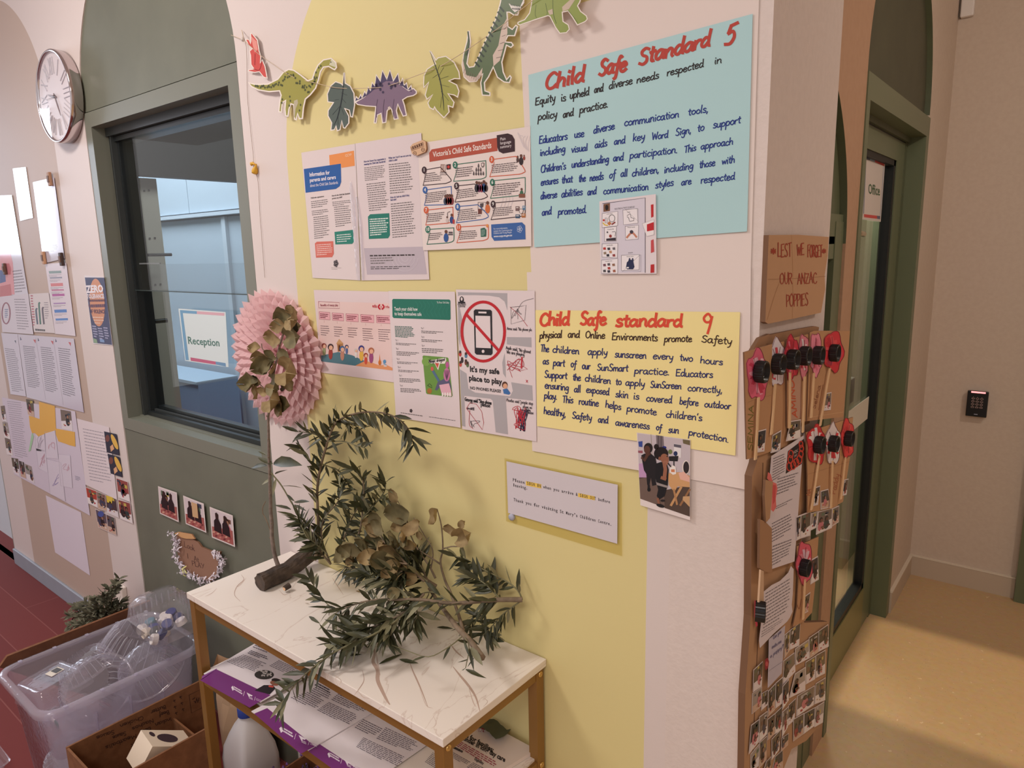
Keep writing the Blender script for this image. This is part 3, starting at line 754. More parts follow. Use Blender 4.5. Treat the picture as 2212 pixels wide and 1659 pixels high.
d.words([("including", 190, 235, 415, 195), ("visual", 468, 205, 612, 185), ("aids", 675, 165, 785, 145), ("and", 845, 135, 945, 120), ("key", 1012, 105, 1120, 85),
         ("Word", 1180, 90, 1325, 70), ("Sign,", 1388, 55, 1530, 30),
         ("Children's", 197, 380, 420, 350), ("understanding", 470, 340, 800, 285), ("and", 838, 282, 930, 268), ("participation.", 983, 258, 1408, 205), ("This", 1465, 205, 1572, 185),
         ("approach", 1612, 175, 1900, 130), ("ensures", 198, 495, 352, 475), ("that", 382, 475, 480, 465), ("the", 533, 465, 595, 455), ("needs", 630, 455, 752, 440),
         ("of", 803, 435, 858, 420), ("all", 903, 420, 965, 410), ("children,", 1003, 415, 1245, 380), ("including", 1288, 385, 1548, 345), ("those", 1600, 340, 1740, 318), ("with", 1798, 310, 1915, 290),
         ("diverse", 195, 618, 342, 600), ("abilities", 380, 600, 568, 575), ("and", 610, 582, 690, 570), ("communication", 750, 572, 1152, 530), ("styles", 1210, 520, 1372, 495),
         ("are", 1440, 495, 1530, 480), ("respected", 1612, 475, 1915, 440), ("and", 208, 760, 293, 748), ("promoted.", 350, 755, 605, 735)], 36, 9.4, BLU)
d.done('handwritten_poster', 'blue handwritten poster headed Child Safe Standard 5', 'poster')
# yellow poster
d = on_wall(.0048, zC)
d.sheet([(132, 252), (1727, 268), (1690, 1385), (145, 1155)], (242, 223, 156), wav=.001)
RED2 = (216, 78, 56)
d.words([("Child", 165, 375, 398, 365), ("Safe", 480, 365, 683, 365), ("standard", 755, 380, 1278, 380)], 56, 21, RED2, 3, .1)
d.hand("9", (1432, 430), (1515, 430), 92, 19, RED2)
d.words([("physical", 165, 475, 340, 465), ("and", 385, 465, 478, 465), ("Online", 522, 470, 675, 475), ("Environments", 728, 482, 1085, 492), ("promote", 1135, 500, 1352, 498), ("Safety", 1425, 500, 1665, 520)], 32, 8.4, (62, 40, 34))
BL2 = (44, 48, 104)
d.words([("The", 172, 575, 238, 580), ("children", 265, 582, 475, 595), ("apply", 538, 600, 695, 605), ("sunscreen", 750, 618, 997, 630), ("every", 1047, 632, 1207, 640), ("two", 1255, 645, 1360, 655), ("hours", 1415, 665, 1592, 680),
         ("as", 190, 672, 237, 675), ("part", 270, 685, 362, 690), ("of", 407, 695, 450, 700), ("our", 495, 710, 560, 712), ("SunSmart", 612, 722, 855, 730), ("practice.", 902, 745, 1178, 760), ("Educators", 1225, 765, 1515, 780),
         ("Support", 203, 775, 380, 790), ("the", 423, 800, 485, 802), ("children", 517, 805, 720, 828), ("to", 757, 832, 803, 835), ("apply", 833, 838, 985, 850), ("SunScreen", 1027, 855, 1270, 868), ("correctly,", 1317, 880, 1590, 900),
         ("ensuring", 205, 860, 393, 880), ("all", 433, 890, 485, 893), ("exposed", 527, 893, 708, 915), ("skin", 755, 930, 857, 938), ("is", 895, 945, 942, 948), ("covered", 995, 960, 1197, 978), ("before", 1255, 985, 1402, 998), ("outdoor", 1448, 1005, 1655, 1025),
         ("play.", 200, 940, 302, 950), ("This", 342, 972, 427, 978), ("routine", 470, 985, 625, 1003), ("helps", 677, 1010, 800, 1030), ("promote", 843, 1040, 1077, 1070), ("children's", 1147, 1085, 1432, 1115),
         ("healthy,", 197, 1060, 370, 1085), ("Safety", 418, 1095, 572, 1115), ("and", 620, 1125, 700, 1135), ("awareness", 755, 1150, 1022, 1180), ("of", 1072, 1185, 1115, 1195), ("sun", 1167, 1205, 1250, 1212), ("protection.", 1325, 1225, 1640, 1285)], 31, 8.2, BL2)
d.done('handwritten_poster', 'yellow handwritten poster headed Child Safe standard 9', 'poster')

# printed routine schedule photo on the blue poster
d = on_wall(.0060, zB)
d.sheet([(715, 635), (1215, 570), (1222, 1275), (724, 1280)], (226, 216, 220))
d.poly([(735, 660), (1124, 602), (1122, 1262), (735, 1270)], (214, 208, 220), 1)
d.ribbon([(745, 655), (1122, 603), (1122, 1265)], 5, (80, 72, 88), 3, sm=False)
d.poly([(752, 660), (810, 650), (810, 720), (752, 728)], (120, 84, 66), 2); d.ell(782, 690, 14, 24, (36, 28, 28), 3)
d.text("ROUTINE ACTIVITY SCHEDULE", (852, 710), (1028, 690), 15, (90, 84, 90), 3)
for q in ([(742, 742), (880, 722), (878, 850), (742, 868)], [(762, 868), (868, 856), (865, 985), (762, 990)], [(742, 1010), (880, 1005), (875, 1135), (740, 1128)], [(735, 1155), (880, 1140), (878, 1275), (735, 1272)],
          [(925, 712), (1052, 698), (1058, 828), (930, 842)], [(945, 855), (1064, 845), (1060, 968), (948, 978)], [(912, 1112), (1070, 1105), (1068, 1240), (912, 1248)]):
    d.poly(q, (236, 230, 234), 3); d.ring(q, 3, (120, 112, 120), 4)
d.ring([(945, 705), (1060, 700), (1064, 815)], 2, (150, 145, 150), 3)
d.ring([(1075, 1108), (1083, 1108), (1083, 1255), (920, 1258)], 2, (110, 104, 112), 3)
for t, x, y, x2, y2 in (("snack time", 782, 752, 832, 745), ("Toilet", 962, 738, 990, 732), ("Wash hands", 965, 870, 1032, 866), ("Outside play", 788, 888, 846, 882), ("Inside play", 782, 1028, 836, 1024), ("outside time", 768, 1170, 830, 1164), ("Home time", 958, 1128, 1020, 1124), ("FINISH", 972, 1096, 1014, 1092)):
    d.text(t, (x, y), (x2, y2), 9, (60, 55, 60), 5)
d.ring([(828 + 26 * math.cos(a), 785 + 32 * math.sin(a)) for a in [i * .4 for i in range(16)]], 4, (70, 66, 60), 5)
d.ell(756, 802, 9, 10, (190, 60, 50), 5); d.ribbon([(750, 825), (765, 842), (790, 848)], 10, (220, 190, 80), 5); d.poly([(786, 830), (805, 810), (824, 830), (805, 850)], (190, 120, 70), 5); d.ribbon([(828, 838), (855, 820)], 12, (140, 62, 58), 5); d.frame(770, 782, 786, 826, 3, (90, 85, 90), 5)
d.ribbon([(962, 760), (990, 745), (998, 780), (1025, 785), (1020, 805), (985, 812), (975, 780), (962, 770)], 4, (70, 66, 70), 5, sm=False)
d.ell(815, 942, 12, 14, (150, 60, 56), 5); d.poly([(778, 965), (862, 955), (862, 982), (778, 984)], (60, 50, 60), 5); d.ribbon([(830, 905), (858, 905), (856, 945)], 4, (90, 86, 96), 5); d.ell(788, 908, 7, 8, (80, 74, 80), 5)
for x, y, c in ((762, 1052, (180, 60, 58)), (800, 1054, (60, 58, 66)), (845, 1052, (110, 104, 110)), (766, 1092, (150, 130, 110)), (815, 1082, (190, 140, 110)), (792, 1112, (50, 48, 60)), (845, 1112, (150, 70, 70)),
                (762, 1198, (120, 80, 90)), (800, 1192, (90, 84, 90)), (842, 1196, (150, 110, 90)), (802, 1226, (170, 66, 60)), (762, 1250, (80, 76, 80)), (800, 1254, (60, 56, 70)), (848, 1250, (160, 96, 76))): d.poly([(x - 13, y - 8), (x + 10, y - 12), (x + 14, y + 10), (x - 9, y + 12)], c, 5)
d.ribbon([(960, 955), (985, 925), (1000, 915)], 16, (196, 130, 104), 5); d.ribbon([(1045, 950), (1020, 920), (1004, 915)], 16, (196, 130, 104), 5); d.ell(1002, 905, 16, 16, (70, 64, 76), 6)
d.poly([(960, 1175), (985, 1150), (1015, 1155), (1028, 1215), (1015, 1236), (962, 1236), (952, 1222)], (44, 50, 84), 5); d.ribbon([(978, 1160), (985, 1138), (992, 1160)], 7, (44, 50, 84), 6); d.ribbon([(1005, 1160), (1012, 1138), (1018, 1160)], 7, (44, 50, 84), 6); d.rect(958, 1215, 978, 1228, (225, 222, 226), 6)
d.poly([(1172, 665), (1195, 660), (1195, 770), (1174, 780)], (190, 44, 48), 3); d.poly([(1172, 980), (1196, 970), (1202, 1080), (1172, 1092)], (196, 80, 84), 3); d.poly([(1170, 1195), (1202, 1190), (1202, 1264), (1168, 1268)], (186, 46, 50), 3)
d.poly([(1096, 832), (1200, 795), (1200, 930), (1135, 945)], (236, 230, 232), 4); d.ring([(1096, 832), (1200, 795), (1200, 930), (1135, 945)], 2, (150, 140, 146), 5)
for i in range(5): d.ribbon([(1142, 845 + i * 12), (1195, 826 + i * 14)], 14, (190, 44, 52), 5)
d.done('printed_photo', 'small printed picture schedule stuck over the bottom of the blue poster', 'photo')

# photo of two children at the yellow poster's foot
zP = Z(1080, 920, 5.027)
d = on_wall(.0062, zP)
d.sheet([(1485, 72), (2068, 152), (2065, 1025), (1525, 862)], (228, 216, 214))
d.poly([(1492, 78), (2066, 155), (2062, 985), (1524, 790)], (196, 184, 190), 1)
d.poly([(1512, 560), (1640, 560), (1760, 690), (2062, 760), (2062, 985), (1524, 790)], (112, 92, 84), 2)          # floor
d.poly([(1780, 700), (2062, 640), (2062, 985), (1790, 890)], (84, 68, 60), 3)
d.poly([(1695, 100), (1775, 112), (1790, 330), (1705, 300)], (120, 108, 112), 2); d.rect(1715, 105, 1727, 310, (90, 80, 84), 3); d.rect(1745, 108, 1757, 320, (90, 80, 84), 3)
d.ribbon([(1640, 95), (1655, 330)], 8, (170, 160, 150), 3)
d.poly([(1503, 170), (1548, 165), (1548, 230), (1510, 225)], (58, 76, 150), 3); d.poly([(1500, 268), (1550, 268), (1550, 296), (1502, 292)], (150, 84, 96), 3)
d.poly([(1508, 410), (1600, 400), (1600, 560), (1512, 570)], (190, 150, 190), 2)
d.poly([(1890, 190), (1970, 205), (1965, 345), (1888, 335)], (226, 220, 222), 3); d.poly([(1890, 195), (1968, 208), (1968, 240), (1890, 225)], (96, 92, 104), 4)
d.poly([(1985, 145), (2064, 158), (2064, 210), (1990, 190)], (110, 98, 70), 3)
d.poly([(1835, 330), (1940, 325), (1930, 385), (1840, 380)], (38, 34, 38), 4); d.ribbon([(1890, 380), (1890, 470)], 12, (40, 36, 38), 4); d.ell(1785, 235, 24, 16, (44, 50, 130), 4); d.ell(1908, 300, 22, 26, (40, 50, 92), 5)
d.ell(1850, 280, 22, 26, (112, 122, 76), 4)
d.ell(2022, 450, 42, 78, (226, 214, 206), 5); d.ell(2024, 450, 32, 66, (50, 42, 44), 6)
d.poly([(1825, 515), (1950, 500), (2062, 540), (2062, 665), (1930, 655), (1895, 720), (1835, 640)], (206, 158, 110), 5)  # table
d.poly([(1940, 510), (2000, 495), (2062, 560), (2062, 610), (1960, 580)], (226, 176, 160), 6)
d.ribbon([(1970, 665), (1860, 860)], 26, (196, 150, 104), 6, sm=False); d.ribbon([(1890, 690), (1925, 850)], 22, (176, 130, 90), 6, sm=False); d.ribbon([(2062, 690), (1960, 860)], 22, (150, 108, 74), 5, sm=False)
d.poly([(1990, 765), (2062, 762), (2062, 880), (1985, 800)], (200, 160, 118), 6)
d.poly([(1848, 450), (1880, 425), (1910, 445), (1915, 520), (1880, 530), (1845, 500)], (236, 228, 222), 7); d.poly([(1860, 470), (1900, 470), (1900, 500), (1862, 500)], (206, 130, 90), 8)
# left child
d.poly([(1535, 320), (1570, 300), (1640, 300), (1690, 340), (1705, 420), (1690, 560), (1700, 640), (1655, 650), (1640, 560), (1625, 640), (1600, 640), (1590, 520), (1565, 480)], (34, 30, 34), 5)
d.ell(1612, 240, 48, 56, (34, 26, 26), 6); d.ell(1600, 258, 34, 44, (92, 58, 48), 7); d.ribbon([(1548, 345), (1570, 375), (1600, 320), (1605, 290)], 34, (88, 56, 46), 8, sm=False); d.ell(1612, 300, 30, 22, (80, 50, 42), 8)
d.rect(1605, 640, 1630, 700, (34, 30, 34), 6); d.ell(1620, 690, 18, 22, (24, 22, 24), 7)
# right child
d.poly([(1690, 410), (1750, 390), (1810, 400), (1835, 470), (1825, 640), (1810, 690), (1790, 760), (1730, 800), (1705, 760), (1720, 690), (1690, 560)], (28, 26, 30), 8)
d.poly([(1700, 610), (1825, 650), (1815, 670), (1705, 640)], (150, 140, 138), 9)
d.ell(1752, 300, 78, 72, (32, 24, 24), 9); d.ell(1700, 225, 26, 30, (32, 24, 24), 9); d.ell(1792, 355, 44, 56, (150, 98, 76), 10, rot=-.3); d.ell(1738, 352, 14, 20, (140, 88, 68), 11); d.ell(1820, 330, 10, 5, (40, 30, 30), 11)
d.ribbon([(1790, 560), (1800, 470), (1790, 410)], 40, (152, 100, 78), 11, sm=False); d.ribbon([(1760, 560), (1800, 575)], 34, (150, 98, 76), 11, sm=False); d.ell(1800, 400, 32, 26, (158, 106, 84), 11); d.ribbon([(1830, 405), (1858, 440)], 12, (38, 34, 36), 12)
d.ribbon([(1715, 790), (1730, 850)], 26, (140, 92, 72), 8, sm=False); d.ell(1745, 865, 46, 18, (30, 28, 30), 9, rot=.3); d.ell(1770, 810, 26, 12, (36, 32, 34), 8)
d.done('printed_photo', 'photo of two children in black clothes at a wooden table below the yellow poster', 'photo')

# sign-in notice
zS = Z(1080, 920, 5.027)
d = on_wall(.0022, zS); SL = clear('sleeve_plastic', (0.96, 0.94, 0.84), ior=1.35, rough=.08, bump=.05, bscale=8)
d.sheet([(48, 350), (1322, 620), (1325, 1415), (66, 1035)], SL, thick=.0001)
nt = empty('sign_in_notice', wp(1210, 1080, 0), 'sign-in notice in an oversized clear sleeve on the yellow wall', 'notice')
d.build('clear_sleeve', nt)
d = on_wall(.0034, zS); d.sheet([(70, 385), (1278, 640), (1273, 1280), (88, 945)], (210, 202, 208))
HI = (232, 196, 92); TX = (66, 58, 62)
d.poly([(282, 598), (450, 634), (448, 680), (282, 645)], HI, 2); d.poly([(850, 728), (1032, 766), (1030, 808), (848, 770)], HI, 2)
def mono(t, p0, p1, cap):
    L = len(t); a, b = Vector(p0), Vector(p1)
    for i, ch in enumerate(t):
        if ch != ' ':
            q0 = a.lerp(b, i / L); q1 = a.lerp(b, (i + .82) / L)
            d.text(ch, q0, q1, cap, TX, 4, .25)
mono("Please SIGN IN when you arrive & SIGN OUT before", (140, 600), (1200, 842), 34)
mono("leaving.", (143, 655), (305, 692), 34)
mono("Thank you for visiting St Mary's Children Centre.", (150, 815), (1218, 1085), 34)
d.build('notice_sheet', nt)
d = MB(); p = wp(*zS(138, 985), 0); d.lathe([(0.0, -.006), (.007, -.006), (.0075, -.004), (.0075, 0)], M((176, 178, 196), .3), 16, Matrix.Translation(p) @ Matrix.Rotation(math.pi / 2, 4, 'X') @ Matrix.Scale(-1, 4, (0, 0, 1)))
d.build('adhesive_tab', nt)

# "Information for parents and carers" leaflet, left page and right page
d = on_wall(.0016, zD, .16)
TL, PW = (46, 212), None
d.sheet([(46, 212), (541, 130), (590, 1385), (150, 1362)], (224, 210, 210))
d.poly([(303, 235), (530, 193), (538, 332), (416, 352), (410, 315), (308, 328)], (232, 148, 84), 2)
d.text("CCYP", (452, 250), (510, 240), 22, (245, 225, 205), 3)
BL = (42, 92, 162)
d.poly([(70, 362), (410, 313), (414, 480), (400, 520), (365, 545), (87, 580)], BL, 3)
for t, p0, p1, h, b in (("Information for", (123, 432), (308, 410), 36, 1), ("parents and carers", (126, 482), (366, 452), 34, 1), ("about the Child Safe Standards", (128, 528), (385, 498), 27, 0)): d.text(t, p0, p1, h, (238, 232, 236), 4, b)
d.text("Child safe organisations", (135, 635), (256, 618), 13, INK, 3, 1)
d.lines((135, 655), (310, 630), (312, 705), (140, 725), 4, GREY, seed=3); d.lines((142, 742), (312, 722), (314, 775), (146, 792), 3, GREY, seed=4)
d.lines((150, 800), (300, 780), (310, 990), (160, 1010), 11, GREY, seed=5, dot=True, last=.6)
d.text("How do the Child Safe Standards", (328, 615), (497, 592), 14, INK, 3, 1); d.text("protect my child?", (330, 640), (424, 626), 14, INK, 3, 1)
d.lines((330, 660), (505, 640), (508, 690), (335, 705), 3, GREY, seed=6); d.lines((338, 705), (505, 690), (512, 880), (355, 900), 10, GREY, seed=7, dot=True)
GRN = (42, 128, 112)
d.poly([(352, 940), (525, 920), (530, 1030), (515, 1050), (360, 1055)], GRN, 3); d.lines((372, 962), (520, 948), (524, 1030), (376, 1040), 4, (220, 228, 226), 4, seed=8)
d.poly([(172, 1045), (190, 1030), (340, 1025), (346, 1140), (330, 1172), (182, 1177)], (212, 110, 96), 3); d.lines((186, 1052), (336, 1042), (340, 1150), (190, 1160), 6, (238, 210, 206), 4, seed=9)
for i in range(5): d.ell(365 + 13 * math.cos(i * 1.257), 1230 + 20 * math.sin(i * 1.257), 11, 15, (96, 88, 92), 3)
d.lines((322, 1262), (418, 1265), (412, 1290), (326, 1288), 2, GREY, 2, .2, seed=2)
la = d.done('leaflet', 'laminated leaflet page headed Information for parents and carers', 'leaflet')
film(la, ('y', -.0016), zD, [(42, 205), (560, 122), (606, 1392), (140, 1372)])
d = on_wall(.0020, zD, .16)
d.sheet([(543, 128), (1148, 30), (1222, 1378), (600, 1386)], (222, 208, 210))
NV = (66, 72, 128)
d.text("How do I know if an organisation is", (622, 303), (823, 275), 17, NV, 3, 1); d.text("meeting the Child Safe Standards?", (624, 328), (822, 300), 17, NV, 3, 1)
d.lines((624, 345), (825, 318), (832, 455), (632, 475), 8, GREY, seed=11); d.lines((634, 495), (836, 470), (860, 735), (660, 755), 13, GREY, seed=12, dot=True)
d.text("What can I do if I am not sure my", (848, 270), (1056, 242), 17, NV, 3, 1); d.text("child is safe?", (850, 295), (930, 284), 17, NV, 3, 1)
d.lines((850, 312), (1060, 288), (1082, 575), (862, 595), 13, GREY, seed=13)
d.text("How do I ask my child if they", (865, 632), (1040, 610), 17, NV, 3, 1); d.text("feel safe?", (867, 655), (922, 648), 17, NV, 3, 1)
d.lines((868, 675), (1095, 650), (1105, 980), (885, 1000), 15, GREY, seed=14)
d.poly([(660, 800), (680, 778), (855, 768), (862, 970), (845, 998), (668, 1005)], (40, 122, 108), 3)
d.lines((675, 815), (848, 805), (850, 965), (680, 980), 8, (214, 226, 222), 4, .5, seed=15)
d.poly([(622, 1090), (1165, 1075), (1200, 1328), (650, 1332)], (190, 178, 188), 2)
for r in (30, 60, 90, 120): d.ribbon([(1000 + r * math.cos(a), 1180 + r * math.sin(a)) for a in [i * .25 for i in range(14)]], 5, (204, 194, 202), 3)
d.lines((676, 1150), (1085, 1142), (1090, 1160), (678, 1168), 1, INK, 4, .7, seed=16, last=1); d.lines((680, 1172), (900, 1165), (905, 1235), (686, 1240), 3, GREY, 4, seed=17); d.lines((684, 1255), (1118, 1248), (1120, 1280), (686, 1288), 2, INK, 4, seed=18)
lb = d.done('leaflet', 'laminated leaflet page of two text columns with a green box and grey footer', 'leaflet')
film(lb, ('y', -.0020), zD, [(530, 130), (1152, 24), (1226, 1386), (590, 1390)])

d = MB(); d.tube(smooth_line([wp(*zD(500, 480), -.004), wp(*zD(520, 700), -.006), wp(*zD(540, 950), -.006), wp(*zD(560, 1200), -.005), wp(*zD(575, 1388), -.005)], 3), [.001] + [.0045] * 11 + [.003], clear('glare_ridge_film', (.98, .98, 1), .10, (.95, .93, .97), 1.8, .12, .5, 60), 10); d.tube(smooth_line([wp(*zD(555, 620), -.004), wp(*zD(590, 900), -.005), wp(*zD(612, 1380), -.005)], 4), .003, d.mats[0], 8); d.build('glare_streak_ridge', lb)  # clear ridges added so a glare streak shows between the leaflets

# "Victoria's Child Safe Standards" summary sheet
d = on_wall(.0042, zD, .16)
d.sheet([(1115, 128), (2150, -30), (2160, 1072), (1165, 1110)], (230, 216, 212))
for k in range(5): d.ribbon([(2060 + k * 22, 120 - 60 + 0 * k), (2035 + k * 24, 30 + 30 * k), (2090 + k * 12, 160 + 10 * k)], 6, (214, 202, 204), 2)
for k in range(4): d.ribbon([(1960 - k * 26, 560), (1990 - k * 30, 640), (1950 - k * 30, 760)], 7, (216, 204, 206), 2)
OR = (178, 84, 66); DK = (62, 40, 46); TE = (52, 112, 92); BU = (62, 100, 164); OC = (206, 96, 62)
d.poly([(1222, 215), (1245, 182), (1845, 75), (1850, 195), (1225, 297)], OR, 3)
d.text("Victoria's Child Safe Standards", (1258, 252), (1796, 168), 47, (246, 232, 226), 4, .6, cap1=56)
d.poly([(1843, 52), (1945, 35), (1985, 50), (2008, 90), (2010, 200), (1900, 220), (1862, 200), (1848, 160)], DK, 4)
for t, y in (("Plain", 102), ("language", 138), ("summary", 174)): d.text(t, (1875, y), (1875 + {"Plain": 52, "language": 102, "summary": 104}[t], y - (8 if t == "Plain" else 16)), 27, (235, 225, 228), 5)
def panel(num, cx, cy, q, col, lines_q, nl, seed, txt=None):
    (x0, y0), (x1, y1), (x2, y2), (x3, y3) = q
    d.ribbon([(x0, y0), (x1, y1)], 7, col, 3, sm=False)
    d.ribbon([(x1, y1), (x2, y2 - 40), (x2 - 12, y2 - 14), (x2 - 50, y2)], 7, col, 3); d.ribbon([(x2 - 50, y2), (x3, y3)], 7, col, 3, sm=False); d.ribbon([(x3, y3), (x0, y0 + 30)], 5, col, 3, sm=False)
    d.ell(cx, cy, 23, 33, col, 4); w = 9 if len(num) == 1 else 16; d.text(num, (cx - w, cy + 15), (cx + w, cy + 12), 32, (250, 240, 236), 5, .6)
    d.lines(*lines_q, nl, (104, 92, 94), 4, .42, seed=seed, last=.75)
panel("1", 1177, 372, [(1195, 368), (1325, 345), (1420, 495), (1166, 512)], DK, ((1175, 400), (1285, 385), (1385, 465), (1178, 485)), 5, 21)
panel("2", 1461, 325, [(1485, 318), (1742, 285), (1746, 455), (1446, 475)], TE, ((1462, 350), (1628, 330), (1632, 425), (1466, 445)), 5, 22)
panel("3", 1797, 275, [(1820, 272), (2020, 245), (2100, 410), (1778, 433)], OC, ((1795, 320), (2040, 290), (2065, 375), (1798, 405)), 5, 23)
panel("4", 1185, 555, [(1205, 552), (1425, 522), (1428, 690), (1178, 695)], BU, ((1185, 580), (1400, 552), (1355, 660), (1188, 678)), 6, 24)
panel("5", 1474, 518, [(1495, 515), (1640, 500), (1752, 640), (1460, 666)], DK, ((1472, 552), (1630, 530), (1720, 605), (1476, 640)), 5, 25)
panel("6", 1803, 485, [(1825, 468), (2104, 440), (2104, 605), (1785, 632)], TE, ((1805, 500), (2070, 475), (2040, 590), (1806, 615)), 6, 26)
panel("7", 1195, 740, [(1215, 738), (1440, 712), (1442, 860), (1190, 877)], OC, ((1195, 770), (1380, 750), (1358, 840), (1198, 855)), 5, 27)
panel("8", 1484, 710, [(1505, 705), (1670, 690), (1762, 825), (1472, 856)], BU, ((1482, 735), (1645, 715), (1715, 815), (1486, 840)), 6, 28)
panel("9", 1810, 685, [(1832, 672), (2104, 648), (2104, 800), (1790, 828)], DK, ((1805, 715), (2000, 700), (2000, 785), (1810, 802)), 5, 29)
panel("10", 1210, 918, [(1230, 916), (1448, 902), (1450, 1040), (1202, 1054)], TE, ((1212, 950), (1345, 940), (1345, 1005), (1214, 1020)), 4, 30)
panel("11", 1493, 898, [(1515, 894), (1765, 876), (1766, 1020), (1476, 1040)], OC, ((1495, 930), (1685, 918), (1690, 1000), (1498, 1015)), 5, 31)
def fig(x, y, h, c, sk=(104, 66, 54)):
    d.ell(x, y + h * .65, h * .2, h * .38, c, 6, 10); d.ell(x, y + h * .16, h * .12, h * .15, sk, 7, 10)
d.frame(1332, 322, 1368, 385, 5, (130, 84, 62), 5); d.ribbon([(1350, 325), (1350, 385)], 6, (130, 84, 62), 6); d.poly([(1380, 322), (1420, 316), (1420, 362), (1382, 368)], (60, 36, 38), 6); d.ell(1401, 343, 12, 14, (196, 60, 52), 7); d.frame(1325, 390, 1382, 415, 3, DK, 6); d.text("WELCOME", (1331, 409), (1376, 404), 12, DK, 7)
for r in range(3):
    for k in range(r * 2 + 1 if r < 2 else 5): fig(1676 + (k - (r * 2 if r < 2 else 4) / 2) * (22 if r == 2 else 20), 312 + r * 36, 36, (84, 74, 76), (84, 74, 76))
d.poly([(1700, 310), (1716, 302), (1730, 306), (1728, 335), (1715, 350), (1702, 338)], (96, 84, 84), 5); d.poly([(1706, 315), (1716, 309), (1724, 312), (1722, 332), (1715, 340), (1707, 332)], (222, 206, 202), 6)
for x, y, h, c in ((2036, 238, 62, (84, 64, 62)), (2068, 225, 100, (56, 44, 46)), (2095, 230, 50, (150, 66, 56)), (1372, 600, 90, (66, 72, 90)), (1392, 590, 100, (120, 52, 50)), (1412, 590, 100, (150, 62, 56)), (1430, 592, 98, (130, 56, 60)),
                   (1660, 470, 105, (56, 52, 60)), (1682, 475, 98, (110, 56, 90)), (1704, 478, 96, (150, 62, 84)), (1726, 462, 112, (50, 74, 120)), (1745, 480, 90, (70, 56, 60)), (2072, 535, 80, (66, 110, 84)), (1430, 770, 92, (54, 74, 130)), (1388, 795, 62, (206, 190, 186)),
                   (1760, 655, 112, (206, 110, 62)), (1378, 920, 112, (52, 88, 150))): fig(x, y, h, c)
d.rect(2048, 590, 2104, 625, (132, 84, 66), 8); d.frame(1672, 668, 1742, 740, 4, (110, 98, 100), 5); d.poly([(1690, 680), (1722, 675), (1720, 705), (1706, 720), (1692, 708)], (84, 74, 78), 6); d.rect(1672, 728, 1706, 775, (110, 62, 56), 6)
d.ribbon([(1392, 800), (1392, 765), (1415, 752)], 4, (70, 60, 62), 6); d.rect(1440, 825, 1456, 865, (190, 60, 56), 8)
for x in (1408, 1420, 1432): d.ell(x, 945, 7, 8, (90, 80, 84), 6)
d.rect(1398, 956, 1440, 970, (110, 100, 104), 6)
d.poly([(1695, 910), (1730, 900), (1748, 920), (1746, 982), (1698, 986)], (52, 104, 88), 6); d.lines((1702, 920), (1738, 916), (1740, 975), (1704, 978), 5, (200, 214, 208), 7, .3, seed=5); d.ell(1756, 884, 11, 16, (226, 150, 84), 6)
for x, y, w, h, c in ((2016, 705, 36, 42, (120, 96, 96)), (2080, 700, 28, 40, (96, 130, 160)), (2016, 780, 40, 34, (60, 84, 112)), (2072, 772, 36, 36, (176, 110, 62))): d.rect(x, y, x + w, y + h, c, 5); d.rect(x + 6, y + 8, x + w - 8, y + 16, (230, 220, 216), 6)
d.poly([(2050, 735), (2068, 728), (2088, 735), (2084, 762), (2068, 775), (2054, 762)], (230, 216, 212), 6); d.ring([(2050, 735), (2068, 728), (2088, 735), (2084, 762), (2068, 775), (2054, 762)], 4, (80, 70, 74), 7)
d.poly([(1792, 872), (2075, 852), (2104, 880), (2108, 1008), (1820, 1022), (1795, 985)], BU, 4)
for t, y, w in (("For more information,", 920, 130), ("contact the Commission for", 940, 172), ("Children and Young People", 960, 166)): d.text(t, (1815, y), (1815 + w, y - 10), 16, (226, 232, 244), 5)
d.text("www.ccyp.vic.gov.au", (1817, 990), (1986, 978), 18, (240, 242, 248), 5, 1)
for i in range(5): d.ring([(2054 + 14 * math.cos(i * 1.257) + 11 * math.cos(a), 915 + 18 * math.sin(i * 1.257) + 14 * math.sin(a)) for a in [j * .7 for j in range(9)]], 3, (206, 214, 232), 5)
vs = d.done('standards_sheet', "laminated sheet headed Victoria's Child Safe Standards with eleven numbered panels", 'notice')
film(vs, ('y', -.0042), zD, [(1108, 118), (2156, -40), (2166, 1080), (1160, 1118)])

# wooden bus peg on the sheet corner
d = Draw(('y', -.010), zD); WD = (214, 176, 142)
d.slab([(1045, 160), (1070, 130), (1160, 95), (1188, 110), (1195, 175), (1185, 205), (1110, 238), (1062, 222)], WD, .004, (170, 128, 96))
d.poly([(1055, 160), (1165, 115), (1168, 142), (1058, 186)], (92, 58, 44), 2)
for k in range(6): d.ribbon([(1066 + k * 19, 178 - k * 8), (1062 + k * 19, 152 - k * 8)], 6, WD, 3)
for x, y in ((1090, 218), (1165, 185)): d.ring([(x + 14 * math.cos(a), y + 17 * math.sin(a)) for a in [i * .5 for i in range(13)]], 4, (110, 70, 52), 3); d.ell(x, y, 4, 5, (110, 70, 52), 3)
d.ribbon([(1058, 195), (1175, 150)], 3, (130, 88, 66), 3)
bus = d.done('wooden_bus_peg', 'little wooden bus peg clipped on the corner between leaflet and standards sheet', 'peg')
d = MB(); a = wp(*zD(1120, 185), -.0042); d.box(a.x - .008, a.x + .008, -.0065, -.0005, a.z - .01, a.z + .012, M((170, 128, 96))); d.build('clip_back', bus)

